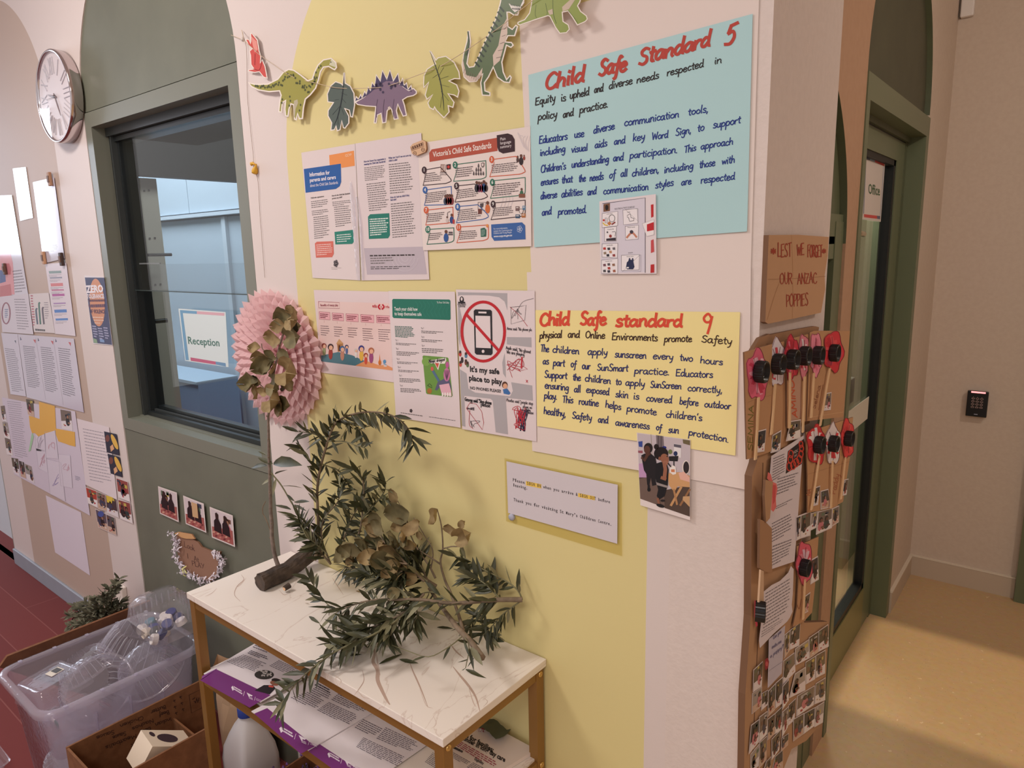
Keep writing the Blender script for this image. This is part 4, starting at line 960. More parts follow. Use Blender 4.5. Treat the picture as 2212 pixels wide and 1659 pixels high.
# messy play sheet
d = on_wall(.0016, zE, .16)
d.sheet([(75, 112), (790, 128), (815, 962), (142, 870)], (226, 208, 210))
d.poly([(105, 215), (790, 235), (800, 852), (142, 765)], (232, 204, 200), 1)
MG = (150, 48, 72)
d.ring([(120, 218), (312, 228), (314, 282), (122, 278)], 3, MG, 3); d.text("Benefits of messy play", (138, 262), (300, 262), 22, MG, 4, .6)
d.text("edu", (615, 272), (658, 275), 30, (192, 44, 62), 4, 1); d.text("tribe", (735, 277), (775, 279), 24, (192, 44, 62), 4, .4)
for sg in (-1, 1): d.ribbon([(696 + sg * 10, 288), (696 + sg * 26, 268), (696 + sg * 14, 248)], 14, (192, 44, 62), 4)
d.ell(696, 268, 5, 6, (192, 44, 62), 4)
for i, (x0, x1, y) in enumerate(((127, 225, 312), (246, 350, 322), (373, 485, 330), (508, 628, 338), (652, 785, 345))):
    q = [(x0, y), (x1, y + 6), (x1 + 2, y + 76), (x0 + 2, y + 68)]; d.poly(q, (232, 176, 184), 2); d.ring(q, 2.5, MG, 3)
    d.lines((x0 + 8, y + 12), (x1 - 8, y + 18), (x1 - 6, y + 66), (x0 + 10, y + 60), 3, (130, 50, 66), 4, .5, seed=40 + i)
    d.ribbon([(x0 + 45, y + 80), (x0 + 45, y + 100)], 2, (190, 140, 140), 2)
    yy = y + 120; d.lines((x0 + 10, yy), (x1 - 6, yy + 4), (x1 - 2, yy + 110 + 22 * (i > 2)), (x0 + 16, yy + 100 + 20 * (i > 2)), 5 + (i > 2), (120, 92, 96), 3, .3, seed=50 + i, dot=i > 0)
d.poly([(143, 715), (300, 682), (430, 712), (545, 765), (458, 808), (145, 768)], (84, 124, 138), 3); d.poly([(458, 808), (545, 765), (600, 775), (680, 805), (745, 800), (800, 828), (800, 852)], (226, 152, 104), 3)
d.poly([(290, 600), (310, 565), (345, 600), (350, 672), (298, 680)], (178, 128, 84), 4); d.poly([(282, 608), (310, 562), (350, 605)], (206, 160, 112), 5); d.rect(305, 620, 320, 672, (90, 58, 44), 5)
for x, y, h, c, hr in ((172, 600, 120, (150, 160, 120), (150, 66, 56)), (232, 605, 150, (160, 56, 44), (70, 40, 44)), (340, 625, 140, (196, 140, 120), (70, 104, 150)), (380, 615, 90, (90, 110, 160), (62, 62, 100)),
                       (515, 620, 150, (226, 180, 84), (56, 58, 130)), (556, 690, 110, (206, 84, 66), (150, 66, 56)), (605, 640, 150, (160, 84, 130), (180, 110, 84)), (465, 650, 90, (226, 220, 216), (206, 200, 196))):
    d.ell(x, y + h * .62, h * .13, h * .36, c, 6, 10); d.ell(x, y + h * .2, h * .18, h * .2, hr, 7, 12); d.ell(x + 3, y + h * .25, h * .12, h * .14, (232, 180, 150), 8, 12)
d.poly([(676, 800), (682, 700), (692, 800)], (222, 128, 62), 5); d.ell(684, 780, 14, 24, (222, 128, 62), 5)
d.ell(728, 770, 14, 18, (96, 150, 196), 5); d.ribbon([(720, 790), (742, 800)], 8, (120, 170, 206), 5); d.ell(735, 810, 16, 5, (226, 226, 230), 5)
mp = d.done('activity_sheet', 'laminated pink sheet on messy play with cartoon children', 'notice')
film(mp, ('y', -.0016), zE, [(70, 102), (795, 120), (820, 968), (138, 880)])
# teach your child sheet
d = on_wall(.0030, zE, .16)
d.sheet([(762, 122), (1372, 128), (1425, 1378), (830, 1282)], (226, 212, 214))
d.poly([(797, 205), (806, 194), (1322, 200), (1332, 210), (1334, 378), (1324, 388), (812, 370), (800, 358)], (38, 116, 98), 3)
for k in range(9): d.ribbon([(1010 + k * 36, 215), (1035 + k * 36, 260), (1005 + k * 37, 310), (1040 + k * 34, 360)], 5, (48, 128, 110), 4)
d.text("Tip Sheet: Child Safety", (1208, 234), (1322, 236), 17, (226, 236, 232), 5); d.text("Teach your child how", (818, 300), (1032, 304), 32, (240, 244, 242), 5, .4); d.text("to keep themselves safe", (820, 344), (1068, 350), 32, (240, 244, 242), 5, .4)
d.lines((820, 440), (998, 448), (1018, 560), (826, 545), 8, (66, 106, 96), 3, .55, seed=60)
for i, (x, y) in enumerate(((826, 580), (832, 658), (838, 752), (848, 828), (860, 904), (868, 996))):
    d.text("Tip %d" % (i + 1), (x, y), (x + 27, y + 2), 15, (96, 88, 90), 3); d.lines((x + 4, y + 14), (x + 212, y + 26), (x + 214, y + 26 + 24 + 18 * (i in (1, 4, 5))), (x + 6, y + 38 + 18 * (i in (1, 4, 5))), 2 + (i in (1, 4, 5)), GREY, 3, .5, seed=61 + i)
for i, (x, y) in enumerate(((1062, 470), (1064, 550), (1068, 630))):
    d.text("Tip %d" % (i + 7), (x, y), (x + 27, y + 2), 15, (96, 88, 90), 3); d.lines((x, y + 12), (x + 228, y + 24), (x + 232, y + 52 + 20 * (i == 2)), (x + 4, y + 40 + 20 * (i == 2)), 2 + (i == 2), GREY, 3, .5, seed=71 + i)
d.poly([(1076, 722), (1085, 714), (1305, 732), (1314, 742), (1352, 1085), (1342, 1095), (1118, 1068), (1108, 1058)], (108, 150, 66), 3)
d.ell(1110, 770, 40, 40, (124, 166, 76), 4); d.ell(1140, 1040, 22, 26, (170, 110, 50), 4)
d.poly([(1130, 762), (1290, 735), (1295, 760), (1280, 790), (1140, 785)], (236, 228, 220), 4); d.hand("Magic dragon!", (1135, 782), (1285, 762), 17, 5, (40, 34, 40), 5)
d.poly([(1180, 770), (1240, 775), (1220, 850)], (240, 230, 226), 5); d.poly([(1190, 782), (1228, 785), (1216, 832)], (202, 84, 62), 6)
d.ribbon([(1175, 860), (1225, 945)], 22, (84, 110, 140), 5, sm=False); d.ell(1165, 836, 14, 20, (206, 96, 84), 5)
d.poly([(1190, 1030), (1215, 960), (1270, 930), (1320, 920), (1338, 1000), (1345, 1090), (1250, 1075), (1240, 1000), (1210, 1035)], (92, 90, 120), 5); d.poly([(1230, 985), (1320, 970), (1340, 1040), (1345, 1088), (1255, 1074)], (226, 176, 190), 6)
d.ell(1300, 890, 30, 62, (196, 120, 160), 6); d.ell(1304, 800, 16, 30, (190, 90, 150), 6)
for k in range(5): d.ribbon([(1300, 940), (1276 + k * 12, 850)], 4, (92, 60, 90), 7)
for x in (1262, 1285, 1308, 1330): d.ell(x, 1072, 8, 20, (240, 232, 226), 7)
d.ring([(1123, 990), (1140, 972), (1158, 990), (1165, 1012)], 5, (60, 74, 40), 5)
for i in range(5): d.ell(970 + 8 * math.cos(i * 1.257), 1222 + 10 * math.sin(i * 1.257), 6, 8, (70, 62, 66), 3)
d.lines((875, 1232), (1082, 1262), (1082, 1280), (876, 1248), 1, GREY, 3, .4, seed=80, last=1); d.lines((1135, 1270), (1378, 1305), (1378, 1320), (1136, 1284), 1, GREY, 3, .35, seed=81, last=1)
ts = d.done('tip_sheet', 'laminated tip sheet with green band headed Teach your child how to keep themselves safe', 'notice')
film(ts, ('y', -.0030), zE, [(756, 114), (1378, 120), (1432, 1388), (824, 1290)])
# no phones poster
d = on_wall(.0042, zE, .16)
d.sheet([(1382, 108), (2105, 120), (2122, 1505), (1440, 1390)], (226, 212, 214))
GY = (176, 170, 174)
d.poly([(1400, 132), (1855, 142), (1855, 300), (1830, 220), (1780, 180), (1690, 165), (1560, 160), (1420, 160), (1402, 170)], GY, 1)
d.poly([(1400, 200), (1440, 380), (1430, 480), (1420, 640), (1405, 560)], GY, 1); d.poly([(1850, 545), (2076, 548), (2078, 640), (1850, 612)], GY, 1)
d.poly([(1418, 840), (1480, 880), (1498, 1020), (1560, 1055), (1880, 1090), (1905, 1040), (1890, 960), (2084, 990), (2090, 1130), (1840, 1102), (1862, 1440), (1748, 1420), (1720, 1130), (1700, 1112), (1460, 1085), (1470, 1370), (1440, 1360)], GY, 1)
d.poly([(1830, 690), (1838, 800), (1842, 920), (1815, 880), (1808, 780)], GY, 1)
RR = (192, 34, 44); n_ = 48
o = [(1634 + 196 * math.cos(2 * math.pi * i / n_), 494 + 272 * math.sin(2 * math.pi * i / n_)) for i in range(n_)]
d.ring(o, 26, RR, 4)
d.poly([(1546, 305), (1560, 290), (1700, 294), (1714, 308), (1720, 695), (1706, 712), (1572, 706), (1556, 690)], (38, 34, 38), 3); d.poly([(1562, 348), (1698, 352), (1704, 648), (1568, 642)], (228, 214, 216), 4); d.poly([(1590, 310), (1664, 312), (1664, 328), (1590, 326)], (228, 214, 216), 4); d.ell(1633, 676, 13, 15, (228, 214, 216), 4)
d.ribbon([(1478, 335), (1778, 672)], 26, RR, 5, sm=False)
for t, x0, y0, x1, y1, h in (("It's my safe", 1510, 862, 1782, 886, 50), ("place to play", 1502, 942, 1805, 980, 50)): d.text(t, (x0, y0), (x1, y1), h, (36, 30, 34), 4, 1.5)
d.text("NO PHONES PLEASE!", (1512, 1024), (1798, 1056), 27, (46, 40, 44), 4, 1)
d.ell(1436, 205, 20, 34, (40, 34, 38), 3); d.ell(1436, 195, 9, 16, (226, 212, 214), 4); d.ribbon([(1408, 228), (1464, 228)], 14, (40, 34, 38), 3); d.text("ST MARY'S", (1406, 236), (1466, 237), 12, (40, 34, 38), 4, 1); d.text("CHILDREN'S", (1398, 252), (1476, 253), 15, (40, 34, 38), 4, 1); d.text("CENTRE", (1408, 270), (1468, 271), 15, (40, 34, 38), 4, 1)
for x, y, c in ((1422, 700, (190, 62, 58)), (1475, 715, (84, 130, 160)), (1440, 760, (60, 50, 56)), (1475, 780, (120, 66, 50)), (1490, 800, (90, 110, 76)), (1425, 795, (200, 80, 70))): d.ell(x, y, 13, 24, c, 4, 10); d.ell(x, y - 18, 11, 14, (70, 46, 40), 5, 10)
d.ell(1832, 985, 26, 32, (92, 56, 40), 5); d.ell(1836, 995, 20, 24, (222, 166, 134), 6); d.poly([(1815, 1025), (1855, 1018), (1885, 1060), (1870, 1074), (1822, 1064)], (62, 110, 170), 5)
K = (70, 60, 66); RP = (178, 60, 70)
def scribble(cx, cy, rx, ry, n, w, c, seed, lay=4):
    rnd = random.Random(seed)
    d.ribbon([(cx + rx * rnd.uniform(-1, 1), cy + ry * rnd.uniform(-1, 1)) for _ in range(n)], w, c, lay)
d.ring([(1888, 270), (1985, 262), (2028, 250), (2015, 390), (1890, 425)], 3, K, 4); d.ribbon([(1880, 268), (1960, 340), (2040, 445)], 4, RP, 4); scribble(1940, 335, 45, 60, 9, 3, K, 3); d.ribbon([(1950, 295), (2000, 220), (2096, 190)], 3, K, 4)
d.hand('Anna said: "No phone pls', (1852, 478), (2080, 490), 15, 3.5, (56, 46, 52), 4)
d.hand('Ayah said, "No phone!', (1842, 655), (2072, 695), 17, 4, (46, 38, 44), 4); d.hand('We are playing"', (1850, 695), (2020, 720), 17, 4, (46, 38, 44), 4)
scribble(1930, 800, 75, 65, 14, 5, RP, 5); d.ring([(1850, 800), (1940, 770), (2040, 840), (1990, 850)], 4, RP, 4); d.ribbon([(1990, 730), (1985, 830)], 14, (190, 44, 56), 5); d.ribbon([(1870, 830), (1900, 915)], 4, RP, 4); d.hand('x', (2026, 960), (2046, 962), 22, 5, (190, 44, 56), 4)
d.hand('Georgy said "Stop phone', (1466, 1130), (1710, 1165), 19, 5.5, (30, 26, 30), 4); d.hand('please"', (1612, 1178), (1708, 1192), 19, 5.5, (30, 26, 30), 4)
d.ring([(1480, 1200), (1510, 1150), (1570, 1160), (1620, 1230), (1638, 1330), (1625, 1395)], 4, RP, 4); scribble(1535, 1205, 50, 12, 10, 6, K, 7); d.ribbon([(1510, 1215), (1505, 1345), (1540, 1385)], 4, RP, 4); scribble(1560, 1340, 45, 40, 10, 3, K, 8)
d.hand('Phoebe said "people stop', (1846, 1135), (2092, 1170), 16, 3.5, (56, 46, 52), 4); d.hand('phone, no', (1998, 1195), (2082, 1205), 15, 3.5, (56, 46, 52), 4); d.hand('phone,', (2020, 1222), (2072, 1228), 15, 3.5, (56, 46, 52), 4); d.hand('please', (2040, 1248), (2096, 1255), 15, 3.5, (56, 46, 52), 4)
scribble(2005, 1310, 48, 110, 34, 7, (44, 38, 62), 9); scribble(1960, 1290, 60, 110, 22, 5, (190, 44, 56), 10)
ph = d.done('no_phones_poster', 'laminated poster of a phone struck through in a red circle', 'poster')
film(ph, ('y', -.0042), zE, [(1378, 100), (2112, 110), (2130, 1516), (1434, 1398)])
# ------------------------------------------------------------------ paper dinosaur garland
zJ = Z(480, 0, 3.352); zK = Z(1100, 0, 3.95)
EDGE = (236, 226, 218)
def cut(name, label, outline, col, border, y, z=zJ, extra=None, cat='garland cutout', pre=None):
    d = Draw(('y', -y), z, rough=.35)
    d.slab(outline, EDGE, .0012, (214, 206, 198))
    if border: d.poly(inset(outline, border), col, 1)
    if extra: extra(d)
    return d.done(name, label, cat, 'cutouts strung on the dinosaur garland')
rnd = random.Random(4)
# long-necked green dinosaur
O = [(185, 595), (240, 608), (330, 605), (400, 570), (440, 520), (480, 498), (520, 505), (570, 540), (620, 580), (650, 570), (665, 520), (690, 470), (730, 430), (790, 418), (825, 450), (832, 490), (815, 510),
     (795, 500), (770, 485), (735, 490), (715, 520), (700, 580), (680, 640), (640, 690), (605, 720), (592, 780), (584, 862), (556, 864), (546, 830), (540, 872), (520, 866), (514, 762), (500, 757), (488, 790), (480, 847), (455, 842), (450, 790), (455, 735), (440, 745), (432, 817), (405, 812), (412, 740), (422, 690), (412, 662), (340, 668), (260, 655), (210, 630)]
def ex(d):
    S = (78, 82, 44)
    for i in range(46):
        t = i / 45; x = 245 + 440 * t
        yb = 612 - 95 * math.exp(-((x - 490) / 70) ** 2) + (-60 * max(0, (t - .86) / .14))
        d.ell(x + rnd.uniform(-6, 6), yb + rnd.uniform(8, 62 if 420 < x < 640 else 24), 7, 9, S, 2, 8)
    for x, y in ((668, 560), (680, 525), (700, 490), (715, 478), (672, 590), (655, 610), (640, 630), (612, 632), (598, 620), (436, 720), (432, 745), (490, 700), (494, 730), (486, 765), (568, 760), (560, 800)): d.ell(x, y, 6, 9, S, 2, 8)
    d.poly([(520, 730), (545, 720), (550, 745), (532, 790), (527, 850), (520, 850)], (186, 176, 150), 2)
    d.poly([(790, 428), (818, 455), (824, 488), (800, 480), (775, 470)], (206, 204, 176), 2); d.ell(788, 450, 4, 5, (50, 50, 40), 3)
cut('dinosaur_cutout', 'long-necked green spotted dinosaur cutout on the garland', O, (158, 153, 74), 9, .014, extra=ex)
# red flying reptile
O = [(165, 280), (196, 285), (212, 320), (205, 300), (204, 240), (216, 238), (257, 290), (270, 370), (282, 410), (277, 450), (290, 428), (312, 480), (329, 570), (298, 560), (268, 522), (235, 527), (183, 517), (190, 503), (226, 498), (206, 468), (203, 400), (194, 370), (214, 352), (188, 326)]
def ex(d):
    d.poly([(210, 262), (250, 300), (258, 360), (236, 380), (222, 330)], (226, 150, 140), 2); d.ribbon([(238, 390), (236, 470)], 4, (150, 40, 44), 3); d.ribbon([(225, 498), (270, 505), (288, 440)], 4, (150, 40, 44), 3)
cut('pterosaur_cutout', 'small red winged reptile cutout at the left end of the garland', O, (206, 84, 78), 6, .010, extra=ex)
# dark leaf
O = [(877, 525), (889, 527), (893, 600), (930, 622), (957, 675), (962, 760), (946, 852), (928, 847), (918, 800), (892, 790), (920, 840), (920, 892), (890, 932), (874, 927), (866, 880), (856, 942), (830, 952), (824, 918), (815, 942), (783, 947), (790, 890), (763, 840), (764, 800), (800, 745), (762, 740), (758, 680), (783, 620), (820, 588), (862, 602), (872, 612)]
def leafv(pts, col):
    def ex(d):
        for p in pts: d.ribbon(p, 8, col, 3, taper=True)
    return ex
cut('leaf_cutout', 'dark grey-green leaf cutout between the green and purple dinosaurs', O, (86, 98, 92), 7, .014, cat='garland cutout',
    extra=leafv([[(884, 530), (876, 640), (862, 740), (835, 850), (808, 910)], [(860, 640), (885, 650)], [(862, 672), (905, 690)], [(868, 712), (895, 745)], [(858, 765), (882, 830)], [(845, 720), (815, 725)], [(852, 770), (800, 830)], [(838, 830), (840, 905)]], (34, 40, 44)))
# purple plated dinosaur
B = [(958, 740), (1020, 705), (1080, 655), (1130, 605), (1190, 575), (1250, 585), (1300, 615), (1350, 652), (1385, 636), (1410, 660), (1408, 680), (1385, 695), (1340, 705), (1310, 724), (1322, 760), (1338, 838), (1308, 845), (1285, 795), (1272, 760), (1264, 800), (1278, 862), (1243, 868), (1224, 795), (1213, 780), (1197, 805), (1188, 888), (1158, 894), (1148, 825), (1126, 835), (1117, 894), (1096, 893), (1106, 800), (1108, 775), (1040, 770), (980, 760)]
TIPS = [((962, 735), (970, 703), (988, 722)), ((985, 725), (1002, 688), (1015, 712)), ((1012, 715), (1032, 664), (1048, 692)), ((1040, 700), (1058, 634), (1082, 668)), ((1072, 675), (1086, 600), (1116, 638)), ((1102, 650), (1116, 545), (1156, 605)), ((1142, 612), (1160, 512), (1196, 585)), ((1188, 590), (1214, 510), (1240, 590)), ((1236, 595), (1272, 534), (1286, 612)), ((1282, 618), (1306, 570), (1318, 632)), ((1312, 632), (1333, 602), (1346, 654)), ((1342, 655), (1366, 622), (1374, 650))]
def ex(d):
    for a, b, c in TIPS:
        o = [a, b, c]; d.slab(inset(o, -5), EDGE, .0012, lay=-.5); d.poly(inset(o, 2), (74, 64, 98), 2)
    for i in range(20): d.ell(1110 + rnd.uniform(0, 145), 600 + rnd.uniform(0, 50) + (20 if i < 4 else 0), 9, 10, (62, 50, 80), 3, 8)
    for x in (1125, 1175, 1245): d.ribbon([(x, 720), (x - 8, 780), (x - 6, 850)], 3, (80, 60, 84), 3)
    d.ell(1368, 660, 4, 4, (40, 30, 44), 3); d.poly([(1200, 775), (1215, 770), (1222, 790), (1200, 800)], (206, 190, 180), 2)
cut('dinosaur_cutout', 'purple plated dinosaur cutout in the middle of the garland', B, (128, 106, 128), 7, .014, extra=ex)
# light leaf
O = [(1498, 366), (1514, 372), (1548, 430), (1562, 415), (1620, 404), (1682, 450), (1717, 520), (1724, 574), (1682, 572), (1648, 586), (1700, 612), (1718, 660), (1706, 708), (1680, 692), (1640, 682), (1682, 740), (1672, 782), (1640, 770), (1646, 812), (1606, 857), (1578, 830), (1548, 800), (1538, 780), (1532, 798), (1500, 782), (1485, 745), (1520, 690), (1482, 724), (1466, 690), (1492, 600), (1458, 640), (1455, 600), (1458, 550), (1480, 500), (1520, 472), (1542, 462), (1528, 430)]
cut('leaf_cutout', 'bright olive green leaf cutout beside the striped dinosaur', O, (160, 158, 78), 7, .014,
    extra=leafv([[(1505, 372), (1545, 480), (1580, 590), (1600, 720), (1606, 800)], [(1555, 525), (1575, 470)], [(1565, 555), (1605, 488)], [(1570, 575), (1638, 552)], [(1578, 612), (1645, 630)], [(1585, 660), (1640, 730)], [(1590, 700), (1580, 780)], [(1550, 500), (1530, 490)], [(1560, 540), (1525, 565)]], (44, 48, 36)))
# striped two-legged dinosaur
O = [(1778, 222), (1792, 222), (1802, 300), (1786, 400), (1776, 460), (1790, 483), (1820, 478), (1850, 418), (1890, 320), (1940, 220), (1980, 130), (2010, 20), (2028, -70), (2110, -110), (2190, -80), (2186, 20), (2152, 76), (2142, 112), (2110, 112), (2080, 92), (2066, 92), (2072, 190), (2100, 208), (2126, 178), (2142, 190), (2120, 262), (2070, 262), (2052, 300), (2096, 304), (2112, 328), (2090, 347), (2060, 332), (2042, 400), (2028, 450), (2038, 520), (2060, 570), (2084, 542), (2097, 560), (2082, 602), (2040, 597), (1990, 562), (1962, 492), (1930, 560), (1902, 600), (1906, 655), (1942, 668), (1942, 696), (1880, 692), (1868, 600), (1884, 540), (1840, 592), (1788, 596), (1748, 560), (1733, 470), (1744, 390), (1768, 300)]
def ex(d):
    C = (44, 58, 46)
    for i in range(12):
        t = i / 11; x, y = 1835 + 178 * t, 452 - 400 * t
        d.ribbon([(x, y), (x + 26, y + 30)], 13, C, 2, sm=False, taper=False)
    d.poly([(1742, 420), (1752, 470), (1770, 545), (1840, 560), (1885, 490), (1880, 545), (1835, 588), (1792, 590), (1754, 555), (1740, 470)], (206, 186, 172), 2)
    for i in range(9): d.ribbon([(1756 + i * 14, 500 + 8 * i - (i > 6) * 20), (1748 + i * 15, 530 + 9 * min(i, 6))], 3, (120, 104, 92), 3)
    d.poly([(2022, 210), (2062, 130), (2066, 240), (2040, 330), (2010, 440), (1965, 480), (1960, 400), (2000, 330)], (206, 186, 172), 2)
    for i in range(5): d.ribbon([(1985 + i * 14, 420 - i * 52), (2030 + i * 7, 410 - i * 52)], 3, (96, 80, 70), 3)
    d.poly([(2075, 25), (2110, 40), (2160, 45), (2180, 0), (2188, 20), (2150, 72), (2120, 90), (2095, 65)], (226, 220, 214), 3)
    for i in range(7): d.poly([(2085 + i * 13, 28 + i * 3), (2098 + i * 13, 32 + i * 2), (2096 + i * 11, 46 + i * 2)], (70, 84, 62), 4); d.poly([(2095 + i * 9, 68 + i * 2), (2104 + i * 9, 66), (2102 + i * 8, 54)], (60, 50, 50), 4)
    for p in ([(1780, 230), (1788, 320), (1772, 400)],): d.ribbon(p, 10, (60, 76, 60), 2)
cut('dinosaur_cutout', 'tall dark green striped dinosaur cutout with open jaws', O, (90, 108, 74), 8, .016, extra=ex)
# big green dinosaur whose legs hang over the backing sheet
O = [(72, 188), (130, 164), (170, 110), (185, 40), (200, -120), (420, -170), (650, -120), (604, 20), (587, 50), (612, 95), (662, 133), (670, 165), (650, 187), (580, 218), (538, 150), (500, 97), (456, 107), (462, 180), (507, 210), (517, 250), (490, 282), (430, 288), (393, 236), (344, 142), (330, 137), (230, 168), (90, 217), (68, 206)]
def ex(d):
    d.ribbon([(372, 0), (378, 120), (402, 200)], 4, (74, 92, 38), 2); d.ribbon([(230, 40), (222, 120), (235, 155)], 3, (74, 92, 38), 2); d.ribbon([(310, 30), (324, 100), (322, 130)], 3, (74, 92, 38), 2)
    d.poly([(330, 92), (370, 76), (374, 120), (345, 128)], (196, 178, 158), 2); d.poly([(452, 60), (540, -20), (575, -20), (510, 78), (456, 100)], (196, 178, 158), 2)
    d.ribbon([(505, 92), (560, 160), (585, 196)], 3, (74, 92, 38), 3)
cut('dinosaur_cutout', 'light green dinosaur cutout whose legs hang over the white backing sheet', O, (140, 154, 74), 8, .020, zK, extra=ex)
# the string, its bead and the loose end with the yellow balloon neck
STR = M((206, 186, 160), .8)
def js(x, y, o): u, v = zJ(x, y); return wp(u, v, -o)
d = MB()
d.tube(smooth_line([js(64, 254, .004), js(110, 272, .006), js(150, 290, .012), js(215, 345, .014), js(275, 400, .016), js(370, 465, .017), js(470, 535, .017), js(560, 575, .012), js(660, 598, .017), js(820, 635, .017), js(960, 640, .012), js(1100, 636, .017), js(1180, 628, .012), js(1262, 602, .017), js(1490, 516, .018), js(1560, 490, .012), js(1625, 455, .019), js(1760, 370, .02), js(1890, 280, .012), js(2020, 190, .021), js(2120, 105, .02), js(2215, 30, .024), js(2330, -60, .026)], 3), .0007, STR, 5)
gs = tag(d.build('garland_string'), 'thin cord of the dinosaur garland running across the wall top', 'string')
d = MB(); p = js(150, 285, .012); d.lathe([(.0, -.006), (.004, -.004), (.005, 0), (.004, .004), (0, .006)], M((214, 204, 196), .4), 10, Matrix.Translation(p)); d.tube([js(140, 218, .004), js(150, 250, .012), js(146, 232, .014), js(155, 285, .012)], .001, STR, 5)
d.build('knot', gs)
d = MB(); d.tube(smooth_line([wp(522, 86, -.008), wp(532, 100, -.004), wp(534, 200, -.003), wp(540, 270, -.003), wp(547, 335, -.004), wp(548, 362, -.004), wp(556, 385, -.004), wp(559, 412, -.003), wp(560, 440, -.003), wp(562, 470, -.003), wp(572, 600, -.004)], 3), .0005, M((150, 126, 110), .8), 5)
ls = tag(d.build('loose_string'), 'thin string hanging down the white wall from the garland end', 'string')
d = MB(); YB = M((222, 172, 58), .35)
p = wp(552, 362, -.006)
d.lathe([(.0035, -.014), (.0075, -.016), (.0085, -.011), (.007, -.004), (.003, .003), (.002, .010)], YB, 14, Matrix.Translation(p) @ Matrix.Rotation(.5, 4, 'Y'))
d.tube([p + Vector((-.002, 0, .008)), p + Vector((-.009, -.001, .012)), p + Vector((-.014, -.002, .010)), p + Vector((-.019, -.001, .013))], [.002, .004, .005, .003], YB, 7)
tag(d.build('balloon_neck'), 'torn yellow balloon neck tied on the loose string', 'balloon')
# ------------------------------------------------------------------ clock, far notice board, reception signs and photos
c0 = wp(113, 208, -.045)
ck = empty('wall_clock', (c0.x, 0, c0.z), 'round silver wall clock on the white wall left of the window', 'clock')
CHR = M((205, 195, 196), .12, 1.0); R_ = .158
MT = Matrix.Translation((c0.x, 0, c0.z)) @ Matrix.Rotation(math.pi / 2, 4, 'X')
d = MB(); d.lathe([(.02, .0), (R_ - .006, 0.001), (R_, .004), (R_ + .001, .030), (R_, .041), (R_ - .003, .044), (R_ - .008, .043), (R_ - .010, .034)], CHR, 64, MT); d.build('rim', ck)
def cp(r, a, y): return Vector((c0.x + r * math.sin(a), -y, c0.z + r * math.cos(a)))
d = MB(); d.lathe([(R_ - .009, .034), (0.0001, .034)], M((226, 216, 220), .35), 64, MT, smooth=False)
NM = M((192, 186, 194), .4)
ROM = ['XII', 'I', 'II', 'III', 'IIII', 'V', 'VI', 'VII', 'VIII', 'IX', 'X', 'XI']
for h, t in enumerate(ROM):
    a = h * math.pi / 6; w = .015; tot = len(t) * w
    rr = .104
    for k, ch in enumerate(t):
        x = -tot / 2 + (k + .5) * w
        def q(px, pz): return cp(rr, a, .0346) + Vector((math.cos(a), 0, -math.sin(a))) * (x + px) + Vector((math.sin(a), 0, math.cos(a))) * pz
        segs = {'I': [((0, -.028), (0, .028))], 'X': [((-.009, -.028), (.009, .028)), ((.009, -.028), (-.009, .028))], 'V': [((-.009, .028), (0, -.028)), ((0, -.028), (.009, .028))]}[ch]
        for p1, p2 in segs: d.tube([q(*p1), q(*p2)], .0022 if ch == 'I' else .0024, NM, 4)
d.build('face', ck)
HD = M((120, 96, 96), .3)
for nm, a, L, w in (('hour_hand', 4.95, .062, .003), ('minute_hand', 2.72, .075, .0022), ('second_hand', 4.72, .075, .0009)):
    d = MB(); d.tube([cp(-.012, a, .0375), cp(L * .5, a, .0375), cp(L, a, .0375)], [w, w, w * .4], HD, 6)
    d.tube([cp(0, 0, .036), cp(0, 0, .039) + Vector((0, -.001, 0))], .006, HD, 10); d.build(nm, ck)
d = MB(); d.lathe([(R_ - .008, .0415), (.1, .0435), (0.0001, .0445)], clear('clock_glass', (1, 1, 1), ior=1.35, rough=.01), 48, MT); d.build('glass', ck)

zL = Z(0, 340, 3.95); zM = Z(0, 700, 3.95); zN = Z(0, 1040, 3.95)
def lsheet(name, z, q, c, label, cat, fn=None, off=.0022, rough=.2, group=None):
    d = Draw(('y', -off), z, rough=rough); d.sheet(q, c)
    if fn: fn(d)
    return d.done(name, label, cat, group)
LW = (222, 212, 222); LG = (140, 132, 146)
lsheet('paper_strip', zL, [(108, 95), (220, 82), (282, 515), (172, 542)], (236, 232, 240), 'narrow glossy white strip high on the far notice board', 'paper', rough=.1)
def f(d):
    d.poly([(300, 260), (360, 230), (370, 300), (305, 330)], (150, 176, 206), 2); d.poly([(320, 440), (440, 440), (430, 480), (330, 490)], (222, 196, 206), 2)
    d.lines((390, 740), (500, 740), (510, 800), (395, 815), 4, LG, 2, .3, seed=3)
lsheet('laminated_sheet', zL, [(280, 212), (460, 170), (550, 862), (372, 905)], (206, 202, 216), 'tall laminated sheet held by two wooden pegs on the far notice board', 'notice', f, .004, .1)
def f(d):
    for i, (y, h, c) in enumerate(((970, 22, (128, 150, 150)), (1022, 14, (150, 150, 170)), (1075, 26, (212, 120, 128)), (1128, 12, (190, 110, 150)), (1166, 20, (178, 84, 160)), (1242, 10, (160, 120, 180)), (1300, 26, (62, 120, 196)), (1375, 18, (72, 128, 200)))):
        x = 415 + (y - 960) * .14; d.poly([(x, y), (x + 105, y - 4), (x + 108, y - 4 + h), (x + 4, y + h)], c, 2)
        d.lines((x, y + h + 6), (x + 110, y + h + 4), (x + 112, y + h + 26), (x + 3, y + h + 28), 2, LG, 2, .3, seed=i)
lsheet('list_sheet', zL, [(385, 905), (565, 900), (645, 1525), (470, 1505)], LW, 'tall list with coloured bands at the right of the far notice board', 'notice', f, .003)
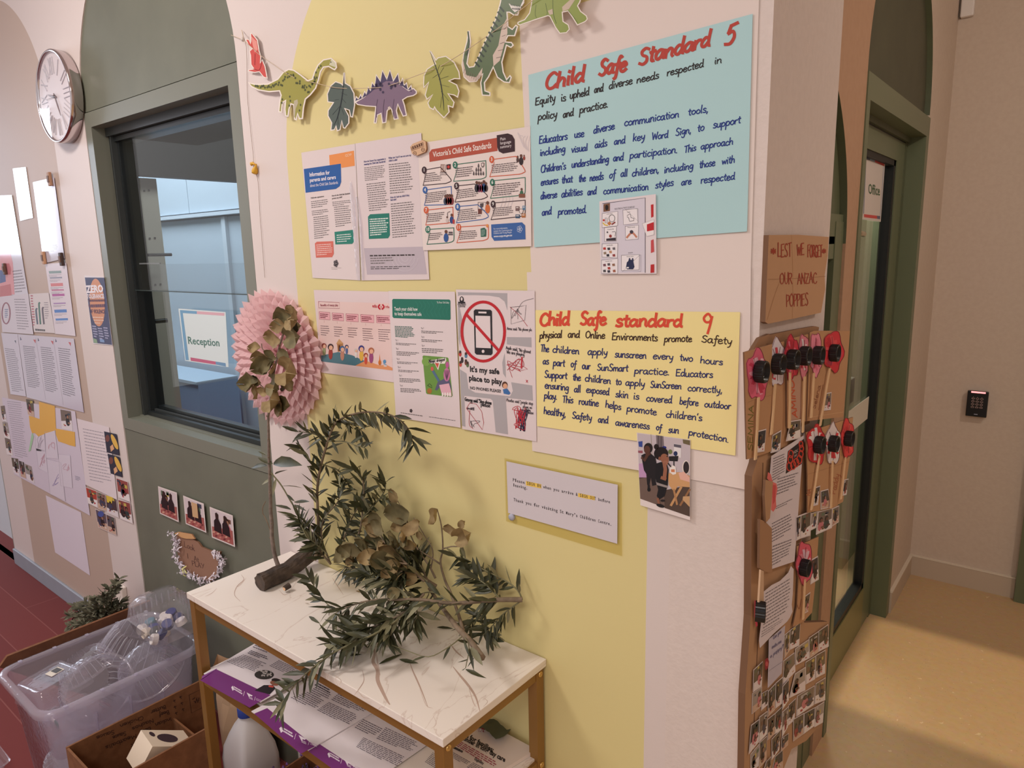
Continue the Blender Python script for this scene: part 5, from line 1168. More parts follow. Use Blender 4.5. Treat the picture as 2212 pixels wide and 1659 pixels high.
def f(d):
    d.poly([(0, 680), (60, 690), (110, 900), (125, 1170), (0, 1170)], (226, 150, 160), 2); d.poly([(0, 960), (45, 970), (50, 1060), (0, 1075)], (44, 78, 150), 3); d.poly([(66, 370), (92, 380), (96, 430), (70, 430)], (84, 150, 150), 2)
    d.poly([(0, 1100), (90, 1080), (100, 1180), (0, 1190)], (196, 100, 110), 3); d.lines((105, 960), (185, 950), (230, 1150), (130, 1160), 8, LG, 2, .35, seed=6)
lsheet('laminated_sheet', zL, [(-30, 325), (100, 322), (240, 1170), (-20, 1180)], (216, 212, 226), 'wide laminated sheet with pink print at the left end of the far notice board', 'notice', f, .0030, .1)
def f(d):
    for x, h, c in ((320, 110, (70, 84, 110)), (345, 160, (52, 110, 96)), (375, 120, (84, 70, 90))): d.ribbon([(x, 1420), (x - 12, 1420 - h), (x - 6, 1400 - h)], 14, c, 2)
    d.lines((260, 1170), (280, 1170), (305, 1440), (280, 1440), 12, (196, 110, 130), 2, .5, seed=2); d.lines((375, 1230), (415, 1230), (420, 1380), (385, 1380), 8, LG, 2, .3, seed=4); d.lines((300, 1460), (440, 1470), (440, 1490), (302, 1480), 1, (60, 56, 66), 3, .8, seed=6)
lsheet('chart_sheet', zL, [(245, 1165), (415, 1155), (468, 1500), (290, 1490)], (220, 210, 212), 'small chart with dark upright bars on the far notice board', 'notice', f, .0038)
def f(d):
    d.ring([(52 + 34 * math.cos(a), 1330 + 90 * math.sin(a)) for a in [i * .3 for i in range(21)]], 10, (140, 62, 90), 3); d.lines((40, 1290), (70, 1290), (72, 1370), (42, 1370), 5, (90, 120, 170), 3, .4, seed=2)
    d.lines((120, 1200), (220, 1200), (270, 1480), (150, 1470), 12, LG, 2, .3, seed=9)
lsheet('ring_chart', zL, [(-5, 1190), (240, 1160), (285, 1510), (20, 1490)], (216, 208, 220), 'sheet with a red ring chart on the far notice board', 'notice', f, .0044, .12)
def f(d):
    for i, x in enumerate((0, 150, 300)):
        x0 = 175 + x; d.poly([(x0 - 2, 108 + i * 8), (x0 + 10, 135 + i * 8), (x0 - 2, 138 + i * 8)], (52, 50, 96), 2); d.poly([(x0 + 108, 132 + i * 10), (x0 + 130, 134 + i * 12), (x0 + 128, 165 + i * 12)], (190, 60, 72), 2)
        d.lines((x0 + 20, 180 + i * 8), (x0 + 125, 190 + i * 10), (x0 + 178, 560 + i * 40), (x0 + 64, 535 + i * 34), 22, (130, 124, 140), 2, .42, seed=20 + i)
        if i: d.ribbon([(x0 - 20, 110 + i * 8), (x0 + 65, 600 + i * 44)], 2, (180, 172, 186), 2, sm=False)
lsheet('letter_sheet', zM, [(150, 85), (630, 125), (716, 755), (228, 625)], (206, 200, 216), 'wide laminated row of three letters on the far notice board', 'letter', f, .0030, .16)
def f(d):
    d.poly([(122, 140), (136, 140), (136, 165)], (50, 50, 96), 2); d.lines((40, 200), (140, 215), (205, 590), (105, 575), 22, (136, 130, 146), 2, .4, seed=31)
lsheet('letter_sheet', zM, [(10, 75), (148, 85), (222, 618), (90, 598)], (210, 204, 220), 'single typed letter left of the row of three letters', 'letter', f, .0024, .16)
def f(d):
    d.lines((60, 650), (190, 665), (240, 1160), (130, 1130), 26, (170, 162, 176), 2, .3, seed=33)
    for i, q in enumerate(([(5, 700), (40, 695), (60, 835), (22, 825)], [(20, 835), (65, 840), (90, 985), (40, 965)], [(40, 970), (88, 985), (112, 1122), (60, 1110)], [(98, 1140), (155, 1150), (170, 1300), (115, 1262)], [(160, 1165), (205, 1180), (225, 1320), (180, 1300)], [(210, 1190), (270, 1215), (296, 1358), (232, 1325)],
                          [(222, 640), (285, 650), (295, 800), (240, 770)], [(515, 728), (605, 745), (622, 912), (530, 890)])): d.photo(q, 100 + i, border=.0, lay=3)
    Y = (232, 180, 84)
    d.poly([(335, 662), (470, 700), (480, 905), (360, 940), (340, 810)], Y, 8); d.poly([(248, 780), (340, 810), (385, 935), (330, 960), (300, 930), (275, 930), (258, 880)], Y, 9); d.poly([(475, 890), (640, 920), (645, 1045), (600, 1035), (560, 1020), (500, 1000), (478, 940)], Y, 9)
    d.poly([(275, 920), (290, 960), (262, 1080), (245, 1090)], (170, 210, 170), 8)
    for i, q in enumerate(([(300, 920), (380, 920), (390, 1090), (310, 1080)], [(385, 920), (470, 900), (500, 1150), (395, 1140)], [(500, 1110), (600, 1120), (620, 1400), (520, 1380)], [(310, 1060), (390, 1080), (410, 1270), (330, 1230)], [(400, 1150), (520, 1180), (560, 1510), (430, 1450)])):
        d.poly(q, (222, 214, 226), 7); d.ring(q, 2, (186, 178, 192), 8); rr = random.Random(50 + i); cx = sum(p[0] for p in q) / 4; cy = sum(p[1] for p in q) / 4
        d.ribbon([(cx + rr.uniform(-30, 30), cy + rr.uniform(-60, 60)) for _ in range(9)], 3, rr.choice([(206, 160, 176), (150, 140, 190), (180, 170, 186)]), 10)
    d.lines((640, 1290), (690, 1305), (695, 1345), (645, 1330), 3, (140, 140, 160), 8, .3, seed=4)
lsheet('display_sheet', zM, [(15, 625), (640, 745), (768, 1635), (120, 1280)], (216, 206, 220), 'large display sheet with yellow cut strips and drawings on the far notice board', 'display', f, .0026, .5)
def f(d):
    d.lines((705, 880), (900, 920), (965, 1380), (770, 1340), 17, (172, 162, 172), 2, .28, seed=41)
    Y = (226, 182, 84)
    for q, s in (([(888, 915), (995, 940), (1020, 1122), (912, 1095)], 0), ([(918, 1105), (1022, 1135), (1045, 1308), (945, 1275)], 1)):
        d.poly(q, (44, 44, 62), 3); (x, y) = q[0]; d.ell(x + 90, y + 90, 18, 70, Y, 4, rot=-.4); d.poly([(x + 52, y + 130), (x + 75, y + 110), (x + 88, y + 150), (x + 60, y + 175)], (222, 170, 130), 5); d.ell(x + 30, y + 60, 18, 30, (120, 70, 62), 4)
lsheet('display_sheet', zM, [(655, 805), (930, 880), (1000, 1500), (730, 1370)], (228, 216, 220), 'typed display sheet with two dark photos beside the green arch', 'display', f, .0030, .6)
for i, (q, lb) in enumerate((([(990, 1310), (1090, 1345), (1112, 1520), (1010, 1480)], 'upper photo of a red-clothed child at the notice board edge'), ([(1005, 1495), (1110, 1525), (1135, 1705), (1025, 1660)], 'photo below the upper red one at the notice board edge'),
                            ([(730, 1390), (825, 1425), (835, 1570), (752, 1530)], 'photo in red and yellow tones under the typed display sheet'), ([(820, 1425), (900, 1455), (915, 1600), (838, 1575)], 'pale brown photo between the red and the dark yellow ones'),
                            ([(895, 1455), (990, 1490), (1015, 1655), (912, 1610)], 'dark photo with a yellow patch under the typed display sheet'), ([(812, 1575), (905, 1620), (925, 1775), (838, 1735)], 'photo with a blue hat in the lowest pair on the notice board'), ([(905, 1620), (975, 1650), (995, 1805), (925, 1775)], 'right photo of the lowest pair on the notice board'))):
    d = Draw(('y', -.0036 - .0004 * (i % 2)), zM, rough=.4); d.sheet(q, (226, 214, 216)); d.photo(q, 200 + i, border=.03, pal=((150, 76, 70), (140, 70, 66), (180, 70, 52), (150, 120, 110), (70, 56, 60), (96, 84, 96), (90, 80, 84))[i])
    if i == 4: d.poly([(905, 1460), (965, 1480), (955, 1530), (915, 1520)], (226, 196, 70), 6)
    if i == 5: d.ell(862, 1620, 26, 26, (70, 90, 160), 8)
    d.done('printed_photo', lb, 'photo', 'photos at the foot of the far notice board')
lsheet('blank_paper', zN, [(390, 118), (690, 265), (768, 803), (470, 605)], (222, 212, 224), 'blank white sheet hanging below the display on the far notice board', 'paper', None, .0014, .6)
# pegs of the laminated sheet
for i, (u, v, lb) in enumerate(((109, 387, 'wooden peg at the top corner of the tall laminated sheet'), (134, 560, 'dark striped peg at the lower right corner of the tall laminated sheet'), (96, 557, 'wooden peg at the lower left corner of the tall laminated sheet'), (11, 581, 'brown peg on the pink laminated sheet at the left end'))):
    p = wp(u, v, -.008); d = MB(); m = M(((170, 130, 104), (70, 54, 50), (196, 150, 116), (110, 84, 72))[i], .6)
    d.box(p.x - .012, p.x + .012, -.016, -.0055, p.z - .026, p.z + .026, m, .003); d.box(p.x - .008, p.x + .008, -.019, -.016, p.z - .012, p.z + .012, M((120, 90, 74), .6))
    tag(d.build('peg'), lb, 'peg')
# zero tolerance poster
zQ = Z(160, 480, 4.15)
d = Draw(('y', -.0022), zQ, rough=.25); d.sheet([(92, 478), (268, 492), (345, 1104), (172, 1090)], (226, 220, 226))
d.poly([(97, 495), (270, 497), (342, 1100), (175, 1082)], (48, 54, 98), 1)
d.ell(208, 720, 66, 215, (206, 140, 106), 2, 28, rot=-.08)
d.text('ZERO', (116, 632), (266, 624), 62, (236, 230, 238), 5, 2); d.text('TOLERANCE', (118, 682), (272, 680), 36, (226, 216, 224), 5, 2)
d.lines((130, 690), (280, 688), (282, 715), (132, 716), 1, (92, 50, 76), 5, .7, seed=1, last=1); d.lines((128, 735), (280, 730), (284, 765), (134, 768), 1, (84, 46, 84), 5, .8, seed=2, last=1)
d.text('OF VIOLENCE', (142, 815), (280, 818), 34, (70, 40, 84), 5, 1.5)
d.lines((165, 840), (270, 842), (275, 920), (190, 915), 3, (236, 200, 180), 5, .4, seed=5)
for x, y in ((160, 920), (212, 940), (262, 935)): d.lines((x, y), (x + 42, y + 4), (x + 62, y + 120), (x + 20, y + 112), 5, (170, 170, 206), 4, .5, seed=x)
d.poly([(172, 1040), (205, 1050), (212, 1084), (178, 1080)], (130, 160, 130), 4); d.poly([(230, 1046), (270, 1052), (276, 1078), (236, 1074)], (120, 150, 196), 5)
d.done('warning_poster', 'narrow dark blue poster reading ZERO TOLERANCE OF VIOLENCE', 'poster')
# three photos on the green panel
for i, (q, lb) in enumerate((([(1348, 40), (1508, 95), (1525, 348), (1365, 275)], 'leftmost of three photos on the green panel, two dark figures'), ([(1562, 120), (1738, 190), (1760, 438), (1585, 362)], 'middle of three photos on the green panel, with a pale block'), ([(1788, 216), (1985, 290), (2005, 560), (1808, 478)], 'rightmost of three photos on the green panel, two people in black'))):
    d = Draw(('y', -.0045), zN, rough=.3); d.sheet(q, (228, 216, 214))
    d.photo(q, 300 + i, border=.05, pal=(214, 200, 204))
    tl, tr, br, bl = [Vector(p) for p in q]
    def B(x, y): return tl.lerp(tr, x).lerp(bl.lerp(br, x), y)
    d.poly([B(.05, .62), B(.95, .5), B(.95, .95), B(.05, .95)], (168, 96, 92), 7)
    for x in (.3, .66): d.poly([B(x - .16, .72), B(x - .14, .4), B(x - .05, .3), B(x + .06, .3), B(x + .16, .45), B(x + .18, .75)], (36, 30, 34), 8); d.poly([B(x - .06, .3), B(x - .07, .14), B(x + .0, .1), B(x + .07, .15), B(x + .06, .3)], (48, 34, 32), 9)
    if i == 1: d.poly([B(.4, .1), B(.68, .1), B(.68, .6), B(.4, .62)], (206, 170, 130), 10)
    for k in range(9): d.ell(*B(.12 + .09 * k, .78 + .1 * (k % 2)), 11, 9, rnd.choice([(150, 70, 70), (196, 130, 120), (120, 60, 62), (206, 160, 140)]), 10, 7)
    d.done('printed_photo', lb, 'photo', 'row of photos on the green panel')
# cardboard sign with a shredded paper border
d = Draw(('y', -.010), zN, rough=.85); CB = (158, 116, 92)
nm = [(1500, 440), (1560, 480), (1640, 490), (1690, 520), (1720, 560), (1790, 590), (1880, 600), (1840, 830), (1790, 855), (1700, 830), (1600, 770), (1530, 700), (1510, 580)]
d.slab(nm, (150, 112, 92), .006, (120, 86, 64)); d.slab([(1495, 440), (1530, 428), (1645, 448), (1672, 488), (1600, 486), (1560, 478)], (206, 158, 110), .004, (150, 106, 74), lay=30)
TXD = (96, 64, 56)
d.hand('Look', (1575, 560), (1665, 595), 28, 4, TXD, 3); d.hand('I   At', (1600, 655), (1700, 690), 26, 4, TXD, 3); d.hand('PLAY', (1640, 715), (1745, 745), 24, 4, TXD, 3)
sg = d.done('cardboard_sign', 'brown cardboard sign edged with shredded paper on the green panel', 'sign')
d = MB(); W1 = M((226, 218, 226), .8); W2 = M((226, 222, 150), .8); W3 = M((206, 196, 206), .8)
edge_pts = [(1460, 440), (1480, 480), (1510, 520), (1500, 570), (1490, 640), (1530, 700), (1560, 760), (1620, 800), (1700, 840), (1780, 860), (1840, 815), (1880, 760), (1890, 690), (1870, 640), (1820, 610)]
for k in range(330):
    i = rnd.randrange(len(edge_pts) - 1); t = rnd.random()
    x = edge_pts[i][0] * (1 - t) + edge_pts[i + 1][0] * t + rnd.gauss(0, 14); y = edge_pts[i][1] * (1 - t) + edge_pts[i + 1][1] * t + rnd.gauss(0, 14)
    p = wp(*zN(x, y), -rnd.uniform(.012, .026)); a = Vector((rnd.uniform(-1, 1), rnd.uniform(-.5, .5), rnd.uniform(-1, 1))).normalized() * rnd.uniform(.005, .011); b = a.cross(Vector((rnd.uniform(-1, 1), 1, rnd.uniform(-1, 1)))).normalized() * .0022
    c = Vector((0, -rnd.uniform(.001, .004), 0)); d.add([p - a - b, p - a + b, p + c + b, p + c - b, p + a + b, p + a - b], [(0, 1, 2, 3), (3, 2, 4, 5)], W2 if 1560 < x < 1600 and y > 720 and rnd.random() < .5 else rnd.choice([W1, W1, W3]))
d.build('shredded_paper_border', sg)
# reception sign on the glass
zR = Z(0, 340, 3.95)
d = Draw(('y', .0685), zR, rough=.3)
d.sheet([(1522, 1290), (1925, 1320), (1950, 1790), (1580, 1735)], (214, 226, 228))
d.poly([(1535, 1302), (1680, 1312), (1680, 1336), (1560, 1328), (1612, 1730), (1585, 1730)], (110, 160, 196), 2); d.poly([(1680, 1312), (1915, 1328), (1915, 1352), (1680, 1336)], (214, 170, 182), 2)
d.poly([(1625, 1706), (1840, 1742), (1842, 1768), (1628, 1735)], (190, 96, 128), 2); d.poly([(1840, 1742), (1925, 1755), (1928, 1785), (1842, 1768)], (110, 150, 186), 2)
d.text('Reception', (1604, 1590), (1878, 1612), 62, (72, 118, 108), 4, .6)
d.done('reception_sign', 'Reception sign sheet with blue and pink border on the window', 'sign')
# white power point low on the wall beside the fern box
p = wp(268, 1290, 0)
d = MB(); d.box(p.x - .04, p.x + .04, -.02, -.0005, p.z - .07, p.z + .06, M((232, 222, 212), .4), .004); po = tag(d.build('power_outlet'), 'white power outlet low on the wall behind the fern box', 'outlet')
d = MB(); d.box(p.x - .02, p.x + .02, -.05, -.0205, p.z - .05, p.z - .005, M((226, 216, 206), .4), .006); d.build('plug', po)
# ------------------------------------------------------------------ console table
TX0, TX1, TY0, TY1, TZ = -1.740, -.808, -.318, -.002, .782
GOLD = M((150, 112, 60), .4, .4, .5); 
def marble():
    m = bpy.data.materials.new('white_marble_laminate'); m.use_nodes = True; t = m.node_tree; b = t.nodes['Principled BSDF']; N = t.nodes.new; Lk = t.links.new
    tc = N('ShaderNodeTexCoord'); mp = N('ShaderNodeMapping'); mp.inputs['Rotation'].default_value = (0, 0, .5); mp.inputs['Scale'].default_value = (6.0, 2.2, 4)
    w = N('ShaderNodeTexNoise'); w.inputs['Scale'].default_value = .8; w.inputs['Detail'].default_value = 6; w.inputs['Distortion'].default_value = 1.1
    Lk(tc.outputs['Object'], mp.inputs[0]); Lk(mp.outputs[0], w.inputs['Vector'])
    r = N('ShaderNodeValToRGB'); E = r.color_ramp.elements
    E[0].position = .4955; E[0].color = lin((244, 235, 227)); E[1].position = .5; E[1].color = lin((222, 206, 196)); e = E.new(.5045); e.color = lin((244, 235, 227))
    Lk(w.outputs[0], r.inputs[0]); Lk(r.outputs[0], b.inputs['Base Color']); b.inputs['Roughness'].default_value = .33
    return m
tb = empty('console_table', ((TX0 + TX1) / 2, -.16, 0), 'narrow console table with white marble top and brass frame against the yellow wall', 'table')
MAR = marble()
d = MB(); d.box(TX0, TX1, TY0, TY1, TZ - .017, TZ, MAR, .0015)
zT = Z(400, 1180, 2.765)
dv = Draw(('z', TZ), zT, rough=.33); VN = (190, 164, 150); V2 = (208, 188, 176)
dv.k = 0
def vein(p, w, c=VN, lay=.8):
    dv.ribbon(p, w, c, lay, taper=True)
vein([(1118, 585), (1132, 640), (1122, 690), (1150, 740), (1150, 800), (1175, 860), (1205, 920), (1222, 945)], 24); vein([(1140, 620), (1150, 700), (1165, 770)], 9, V2); vein([(1058, 740), (1068, 800), (1040, 850), (1010, 890)], 5); vein([(1030, 860), (1060, 900), (1100, 910)], 4, V2)
vein([(1340, 690), (1360, 745), (1385, 800), (1415, 870), (1450, 960)], 9); vein([(1400, 850), (1440, 950), (1480, 968)], 4, V2)
vein([(1600, 720), (1640, 770), (1690, 830), (1735, 900), (1760, 985)], 14); vein([(1690, 830), (1720, 930), (1738, 960)], 6, V2); vein([(1790, 910), (1806, 930), (1780, 960)], 3)
vein([(1580, 580), (1620, 630), (1665, 668)], 9); vein([(1600, 560), (1640, 560)], 8, V2)
vein([(335, 170), (350, 200), (310, 240), (295, 290), (330, 330)], 5); vein([(300, 250), (330, 230), (365, 190)], 4, V2); vein([(190, 250), (160, 280), (120, 300)], 4, V2); vein([(880, 190), (905, 230), (945, 290)], 6, V2); vein([(560, 260), (590, 290), (620, 280)], 4, V2); vein([(1480, 1010), (1500, 1060), (1470, 1090)], 3, V2); vein([(890, 770), (930, 800), (920, 830)], 4, V2)
d.v += dv.v; off = len(d.v) - len(dv.v)
for f_, m_ in zip(dv.f, dv.m): d.f.append([i + off for i in f_]); d.m.append(d.mi(dv.mats[m_])); d.sm.append(False)
d.build('table_top', tb)
lg = .024; lx = (TX0 + .004, TX1 - .004 - lg); ly = (TY0 + .004, TY1 - .006 - lg)
for x in lx:
    for y in ly:
        d = MB(); d.box(x, x + lg, y, y + lg, .004, TZ - .018, GOLD, .001); d.box(x + .003, x + lg - .003, y + .003, y + lg - .003, 0, .004, M((40, 36, 34)))
        d.build('leg', tb)
ZS = .553
for z0, z1, nm in ((TZ - .04, TZ - .0175, 'top_rail'), (ZS - .03, ZS - .006, 'shelf_rail'), (.09, .112, 'bottom_rail')):
    d = MB()
    for y in ly: d.box(lx[0] + lg, lx[1], y + .002, y + lg - .002, z0, z1, GOLD)
    for x in lx: d.box(x + .002, x + lg - .002, ly[0] + lg, ly[1], z0, z1, GOLD)
    d.build(nm, tb)
d = MB(); d.box(lx[0] + lg * .4, lx[1] + lg * .6, ly[0] + .0245, ly[1] + .02, ZS - .012, ZS - .001, MAR); d.build('shelf', tb)
BR = M((214, 176, 110), .25, .8)
for x in (TX1 - .004,):
    for y in ly:
        for z in (TZ - .028, ZS - .018):
            d = MB(); mt = Matrix.Translation((x + .0003, y + lg / 2, z)) @ Matrix.Rotation(math.pi / 2, 4, 'Y')
            d.lathe([(.0065, 0), (.0065, .0015), (.005, .003), (.0025, .0028), (.002, .0012), (0, .001)], BR, 18, mt); d.build('screw', tb)

# ---- papers on the shelf
zF = Z(400, 1180, 2.765)
PUR = (118, 52, 120); PG = (226, 218, 222); PT = (112, 104, 116)
def tray(name, label, q, z, fn, cat='brochure', thick=.002, col=PG):
    d = Draw(('z', z), zF, rough=.35); d.sheet(q, col, thick=thick)
    if fn: fn(d)
    return d.done(name, label, cat, None)
def logo(d, x, y, s=1.0):
    W = (236, 226, 236)
    d.poly([(x, y), (x + 10 * s, y - 8 * s), (x + 18 * s, y + 14 * s), (x + 8 * s, y + 22 * s)], W, 3); d.lines((x + 16 * s, y - 8 * s), (x + 72 * s, y + 24 * s), (x + 64 * s, y + 46 * s), (x + 12 * s, y + 14 * s), 2, W, 3, .6, seed=3, last=1)
    d.ribbon([(x + 80 * s, y + 26 * s), (x + 72 * s, y + 52 * s)], 2.5, W, 3); d.poly([(x + 92 * s, y + 32 * s), (x + 128 * s, y + 50 * s), (x + 122 * s, y + 56 * s), (x + 112 * s, y + 52 * s), (x + 108 * s, y + 64 * s)], W, 3)
    d.lines((x + 110 * s, y + 56 * s), (x + 132 * s, y + 66 * s), (x + 128 * s, y + 78 * s), (x + 106 * s, y + 68 * s), 2, W, 3, .5, seed=4, last=1); d.ribbon([(x + 144 * s, y + 58 * s), (x + 138 * s, y + 80 * s)], 2, W, 3)
    d.lines((x + 150 * s, y + 64 * s), (x + 184 * s, y + 78 * s), (x + 180 * s, y + 92 * s), (x + 146 * s, y + 78 * s), 2, (206, 176, 206), 3, .4, seed=6, last=1)
# pile of sheets under the purple folders
def f(d):
    d.poly([(735, 1225), (800, 1180), (1130, 1400), (1060, 1460)], PUR, 2); logo(d, 850, 1240, 1.1)
    d.lines((1065, 1030), (1190, 1092), (1140, 1150), (1010, 1085), 6, PT, 3, .42, seed=5); d.lines((1065, 1140), (1320, 1260), (1270, 1330), (1020, 1200), 8, PT, 3, .42, seed=6); d.lines((1200, 1080), (1410, 1180), (1350, 1240), (1140, 1150), 8, PT, 3, .42, seed=7)
tray('purple_brochure', 'lowest of the three purple-banded brochures, nearest the table corner', [(985, 925), (1470, 1165), (1130, 1400), (735, 1200)], ZS + .006, f)
def f(d):
    d.poly([(412, 1000), (490, 967), (775, 1195), (690, 1240)], PUR, 2); logo(d, 562, 1088, 1.25)
    d.lines((790, 812), (880, 862), (860, 880), (770, 832), 2, (60, 54, 70), 3, .6, seed=8, last=1); d.lines((780, 838), (885, 890), (845, 925), (740, 872), 4, PT, 3, .45, seed=9)
    d.lines((735, 870), (840, 925), (780, 985), (625, 905), 7, PT, 3, .42, seed=10); d.lines((925, 870), (1110, 965), (1060, 1010), (870, 918), 6, PT, 3, .42, seed=12); d.lines((860, 930), (1050, 1015), (980, 1080), (785, 980), 8, PT, 3, .42, seed=13)
tray('purple_brochure', 'middle one of the three purple-banded brochures on the shelf', [(395, 985), (800, 770), (1130, 985), (735, 1218)], ZS + .0090, f)
def f(d):
    d.poly([(88, 800), (186, 735), (510, 890), (385, 965)], PUR, 2); logo(d, 275, 842, 1.0); d.poly([(102, 775), (190, 730), (186, 738), (96, 800)], (130, 70, 140), 2)
    d.lines((395, 620), (510, 665), (490, 690), (370, 640), 3, (70, 64, 80), 3, .5, seed=14); d.lines((350, 645), (490, 700), (410, 760), (245, 690), 9, PT, 3, .4, seed=15); d.lines((560, 680), (690, 740), (640, 780), (500, 715), 6, PT, 3, .4, seed=16)
    d.lines((420, 585), (560, 640), (540, 660), (400, 606), 2, PT, 3, .4, seed=17)
    d.ell(472, 768, 58, 28, (56, 52, 50), 3, 24)
    rr = random.Random(2)
    for _ in range(26): d.ell(472 + rr.uniform(-44, 44), 762 + rr.uniform(-20, 12), 6, 5, (206, 200, 196), 4, 6)
    d.poly([(415, 862), (470, 830), (525, 830), (540, 850), (505, 886)], (42, 36, 42), 4); d.ell(548, 808, 34, 17, (40, 30, 30), 5, 14, rot=.3); d.ell(532, 820, 26, 13, (150, 96, 76), 6, 14, rot=.3); d.poly([(500, 830), (530, 836), (525, 846), (498, 842)], (196, 80, 70), 6)
tray('purple_brochure', 'purple-banded brochure with a dark oval picture at the shelf left end', [(110, 760), (430, 572), (790, 740), (450, 930)], ZS + .0120, f)
def f(d):
    for t, a, b in (("…ce for families:", (1662, 1132), (1838, 1232)), ("Kinder in long day care", (1650, 1152), (1908, 1290))):
        d.text(t.replace('…', ''), a, b, 27, (36, 30, 36), 4, 1.6, upd=(.35, -1))
    d.lines((1640, 1160), (1900, 1308), (1870, 1350), (1612, 1190), 4, (170, 84, 100), 3, .5, seed=18); 
    d.lines((1610, 1195), (1660, 1222), (1655, 1236), (1600, 1210), 1, (52, 46, 54), 4, .8, seed=19, last=1); d.lines((1590, 1222), (1710, 1290), (1690, 1320), (1570, 1250), 4, PT, 3, .42, seed=20)
    d.text('Eligibility', (1726, 1276), (1780, 1306), 16, (44, 38, 46), 4, 1.2, upd=(.35, -1)); d.lines((1722, 1290), (1840, 1350), (1800, 1385), (1680, 1320), 5, PT, 3, .42, seed=21); d.lines((1480, 1230), (1600, 1300), (1560, 1370), (1430, 1290), 8, PT, 3, .42, seed=22)
    d.poly([(1735, 1082), (1762, 1068), (1790, 1080), (1788, 1112), (1752, 1108)], (150, 40, 60), 3); d.text('Start', (1738, 1088), (1790, 1112), 14, (240, 230, 232), 5, 1, upd=(.35, -1)); d.text('life', (1742, 1102), (1778, 1116), 13, (240, 230, 232), 5, 1, upd=(.35, -1))
tray('fact_sheet', 'fact sheet stack headed Kinder in long day care at the right end of the shelf', [(1480, 1010), (1775, 1040), (2095, 1212), (1660, 1480)], ZS + .0090, f, 'paper', .009, (228, 214, 206))
# crumpled olive leaf on the fact sheets
p = zp(*zF(1850, 1110), ZS + .012); d = MB(); rr = random.Random(9)
V = []; nx, ny = 7, 4
for j in range(ny):
    for i in range(nx): V.append(p + Vector(((i - 3) * .011, (j - 1.5) * .013 + .004 * math.sin(i), .004 + .006 * abs(math.sin(i * 1.3 + j)) + rr.uniform(0, .003))))
d.add(V, [(j * nx + i, j * nx + i + 1, (j + 1) * nx + i + 1, (j + 1) * nx + i) for j in range(ny - 1) for i in range(nx - 1)], M((92, 96, 72), .8), True)
tag(d.build('dried_leaf'), 'crumpled olive-green leaf lying on the fact sheet stack', 'leaf')

# ------------------------------------------------------------------ cut branches on the table
zB2 = Z(520, 860, 2.676)
def leaf_mat(name, c1, c2, scale=25, rough=.45):
    return noisy(name, c1, c2, scale, rough, 3)
OLV = leaf_mat('olive_leaf_upper', (52, 55, 34), (76, 77, 50)); OLU = leaf_mat('olive_leaf_under', (112, 110, 82), (134, 130, 100), rough=.6)
DRY = leaf_mat('dry_leaf', (128, 106, 70), (160, 138, 96), 40, .7); DRY2 = leaf_mat('dry_leaf_green', (100, 92, 62), (128, 116, 80), 40, .7)
BARK = noisy('twig_bark', (112, 96, 78), (136, 118, 98), 60, .8, bump=.4); BARKD = noisy('dark_bark', (56, 46, 40), (84, 70, 60), 45, .85, bump=.9, stretch=(1, 1, 1)); GST = M((122, 118, 88), .7); CUTW = M((226, 186, 148), .7)
def olive_leaf(mb, p, dirv, L, rnd, mat=None, w=None):
    """lance-shaped leaf folded along its midrib, drooping to the tip"""
    dirv = dirv.normalized(); up = Vector((rnd.uniform(-.5, .5), rnd.uniform(-.9, .2), rnd.uniform(.1, 1))).normalized()
    sd = dirv.cross(up)
    if sd.length < .1: sd = Vector((1, 0, 0))
    sd.normalize(); nn = sd.cross(dirv).normalized(); w = w or L * rnd.uniform(.085, .12); bend = rnd.uniform(-.1, .22)
    mid = [p + dirv * L * t - Vector((0, 0, 1)) * (bend * L * t * t) for t in (0, .12, .35, .65, .88, 1)]
    ws = (0.15, .55, 1, .85, .35, 0.02); V = []
    for m_, k in zip(mid, ws): V += [m_ + sd * w * k + nn * w * .35 * k, m_, m_ - sd * w * k + nn * w * .35 * k]
    F = []
    for i in range(5): F += [(i * 3, i * 3 + 1, i * 3 + 4, i * 3 + 3), (i * 3 + 1, i * 3 + 2, i * 3 + 5, i * 3 + 4)]
    mb.add(V, F, mat or (OLU if rnd.random() < .16 else OLV), True)
def broad_leaf(mb, p, dirv, L, rnd, mat=None, curl=.6):
    """rounded toothed leaf, cupped and ribbed as it dries"""
    dirv = dirv.normalized(); up = Vector((rnd.uniform(-.5, .5), -1, rnd.uniform(-.3, .5))).normalized(); sd = dirv.cross(up).normalized(); nn = sd.cross(dirv).normalized()
    nu, nv = 6, 8; V = []
    for j in range(nv + 1):
        t = j / nv; wd = L * .42 * (math.sin(math.pi * min(1, t * .92 + .06)) ** .62) * (1 - .12 * t)
        if j == nv: wd = .001
        for i in range(-nu // 2, nu // 2 + 1):
            s = i / (nu / 2); te = 1 + (.05 if (j % 2) else -.02) * (abs(s) > .9)
            V.append(p + dirv * L * t + sd * wd * s * te + nn * (curl * L * (.32 * s * s + .10 * math.sin(t * 7) * abs(s) + .18 * (t - .4) ** 2)) + nn * (.012 * L * ((i + j) % 2)))
    W = nu + 1
    mb.add(V, [(j * W + i, j * W + i + 1, (j + 1) * W + i + 1, (j + 1) * W + i) for j in range(nv) for i in range(nu)], mat or (DRY if rnd.random() < .5 else DRY2), True)
def clampz(v):
    x, y, z = v
    if y > -.006: y = -.006
    if TX0 - .02 < x < TX1 and y > TY0 and z < TZ + .004: z = TZ + .004
    return Vector((x, y, z))
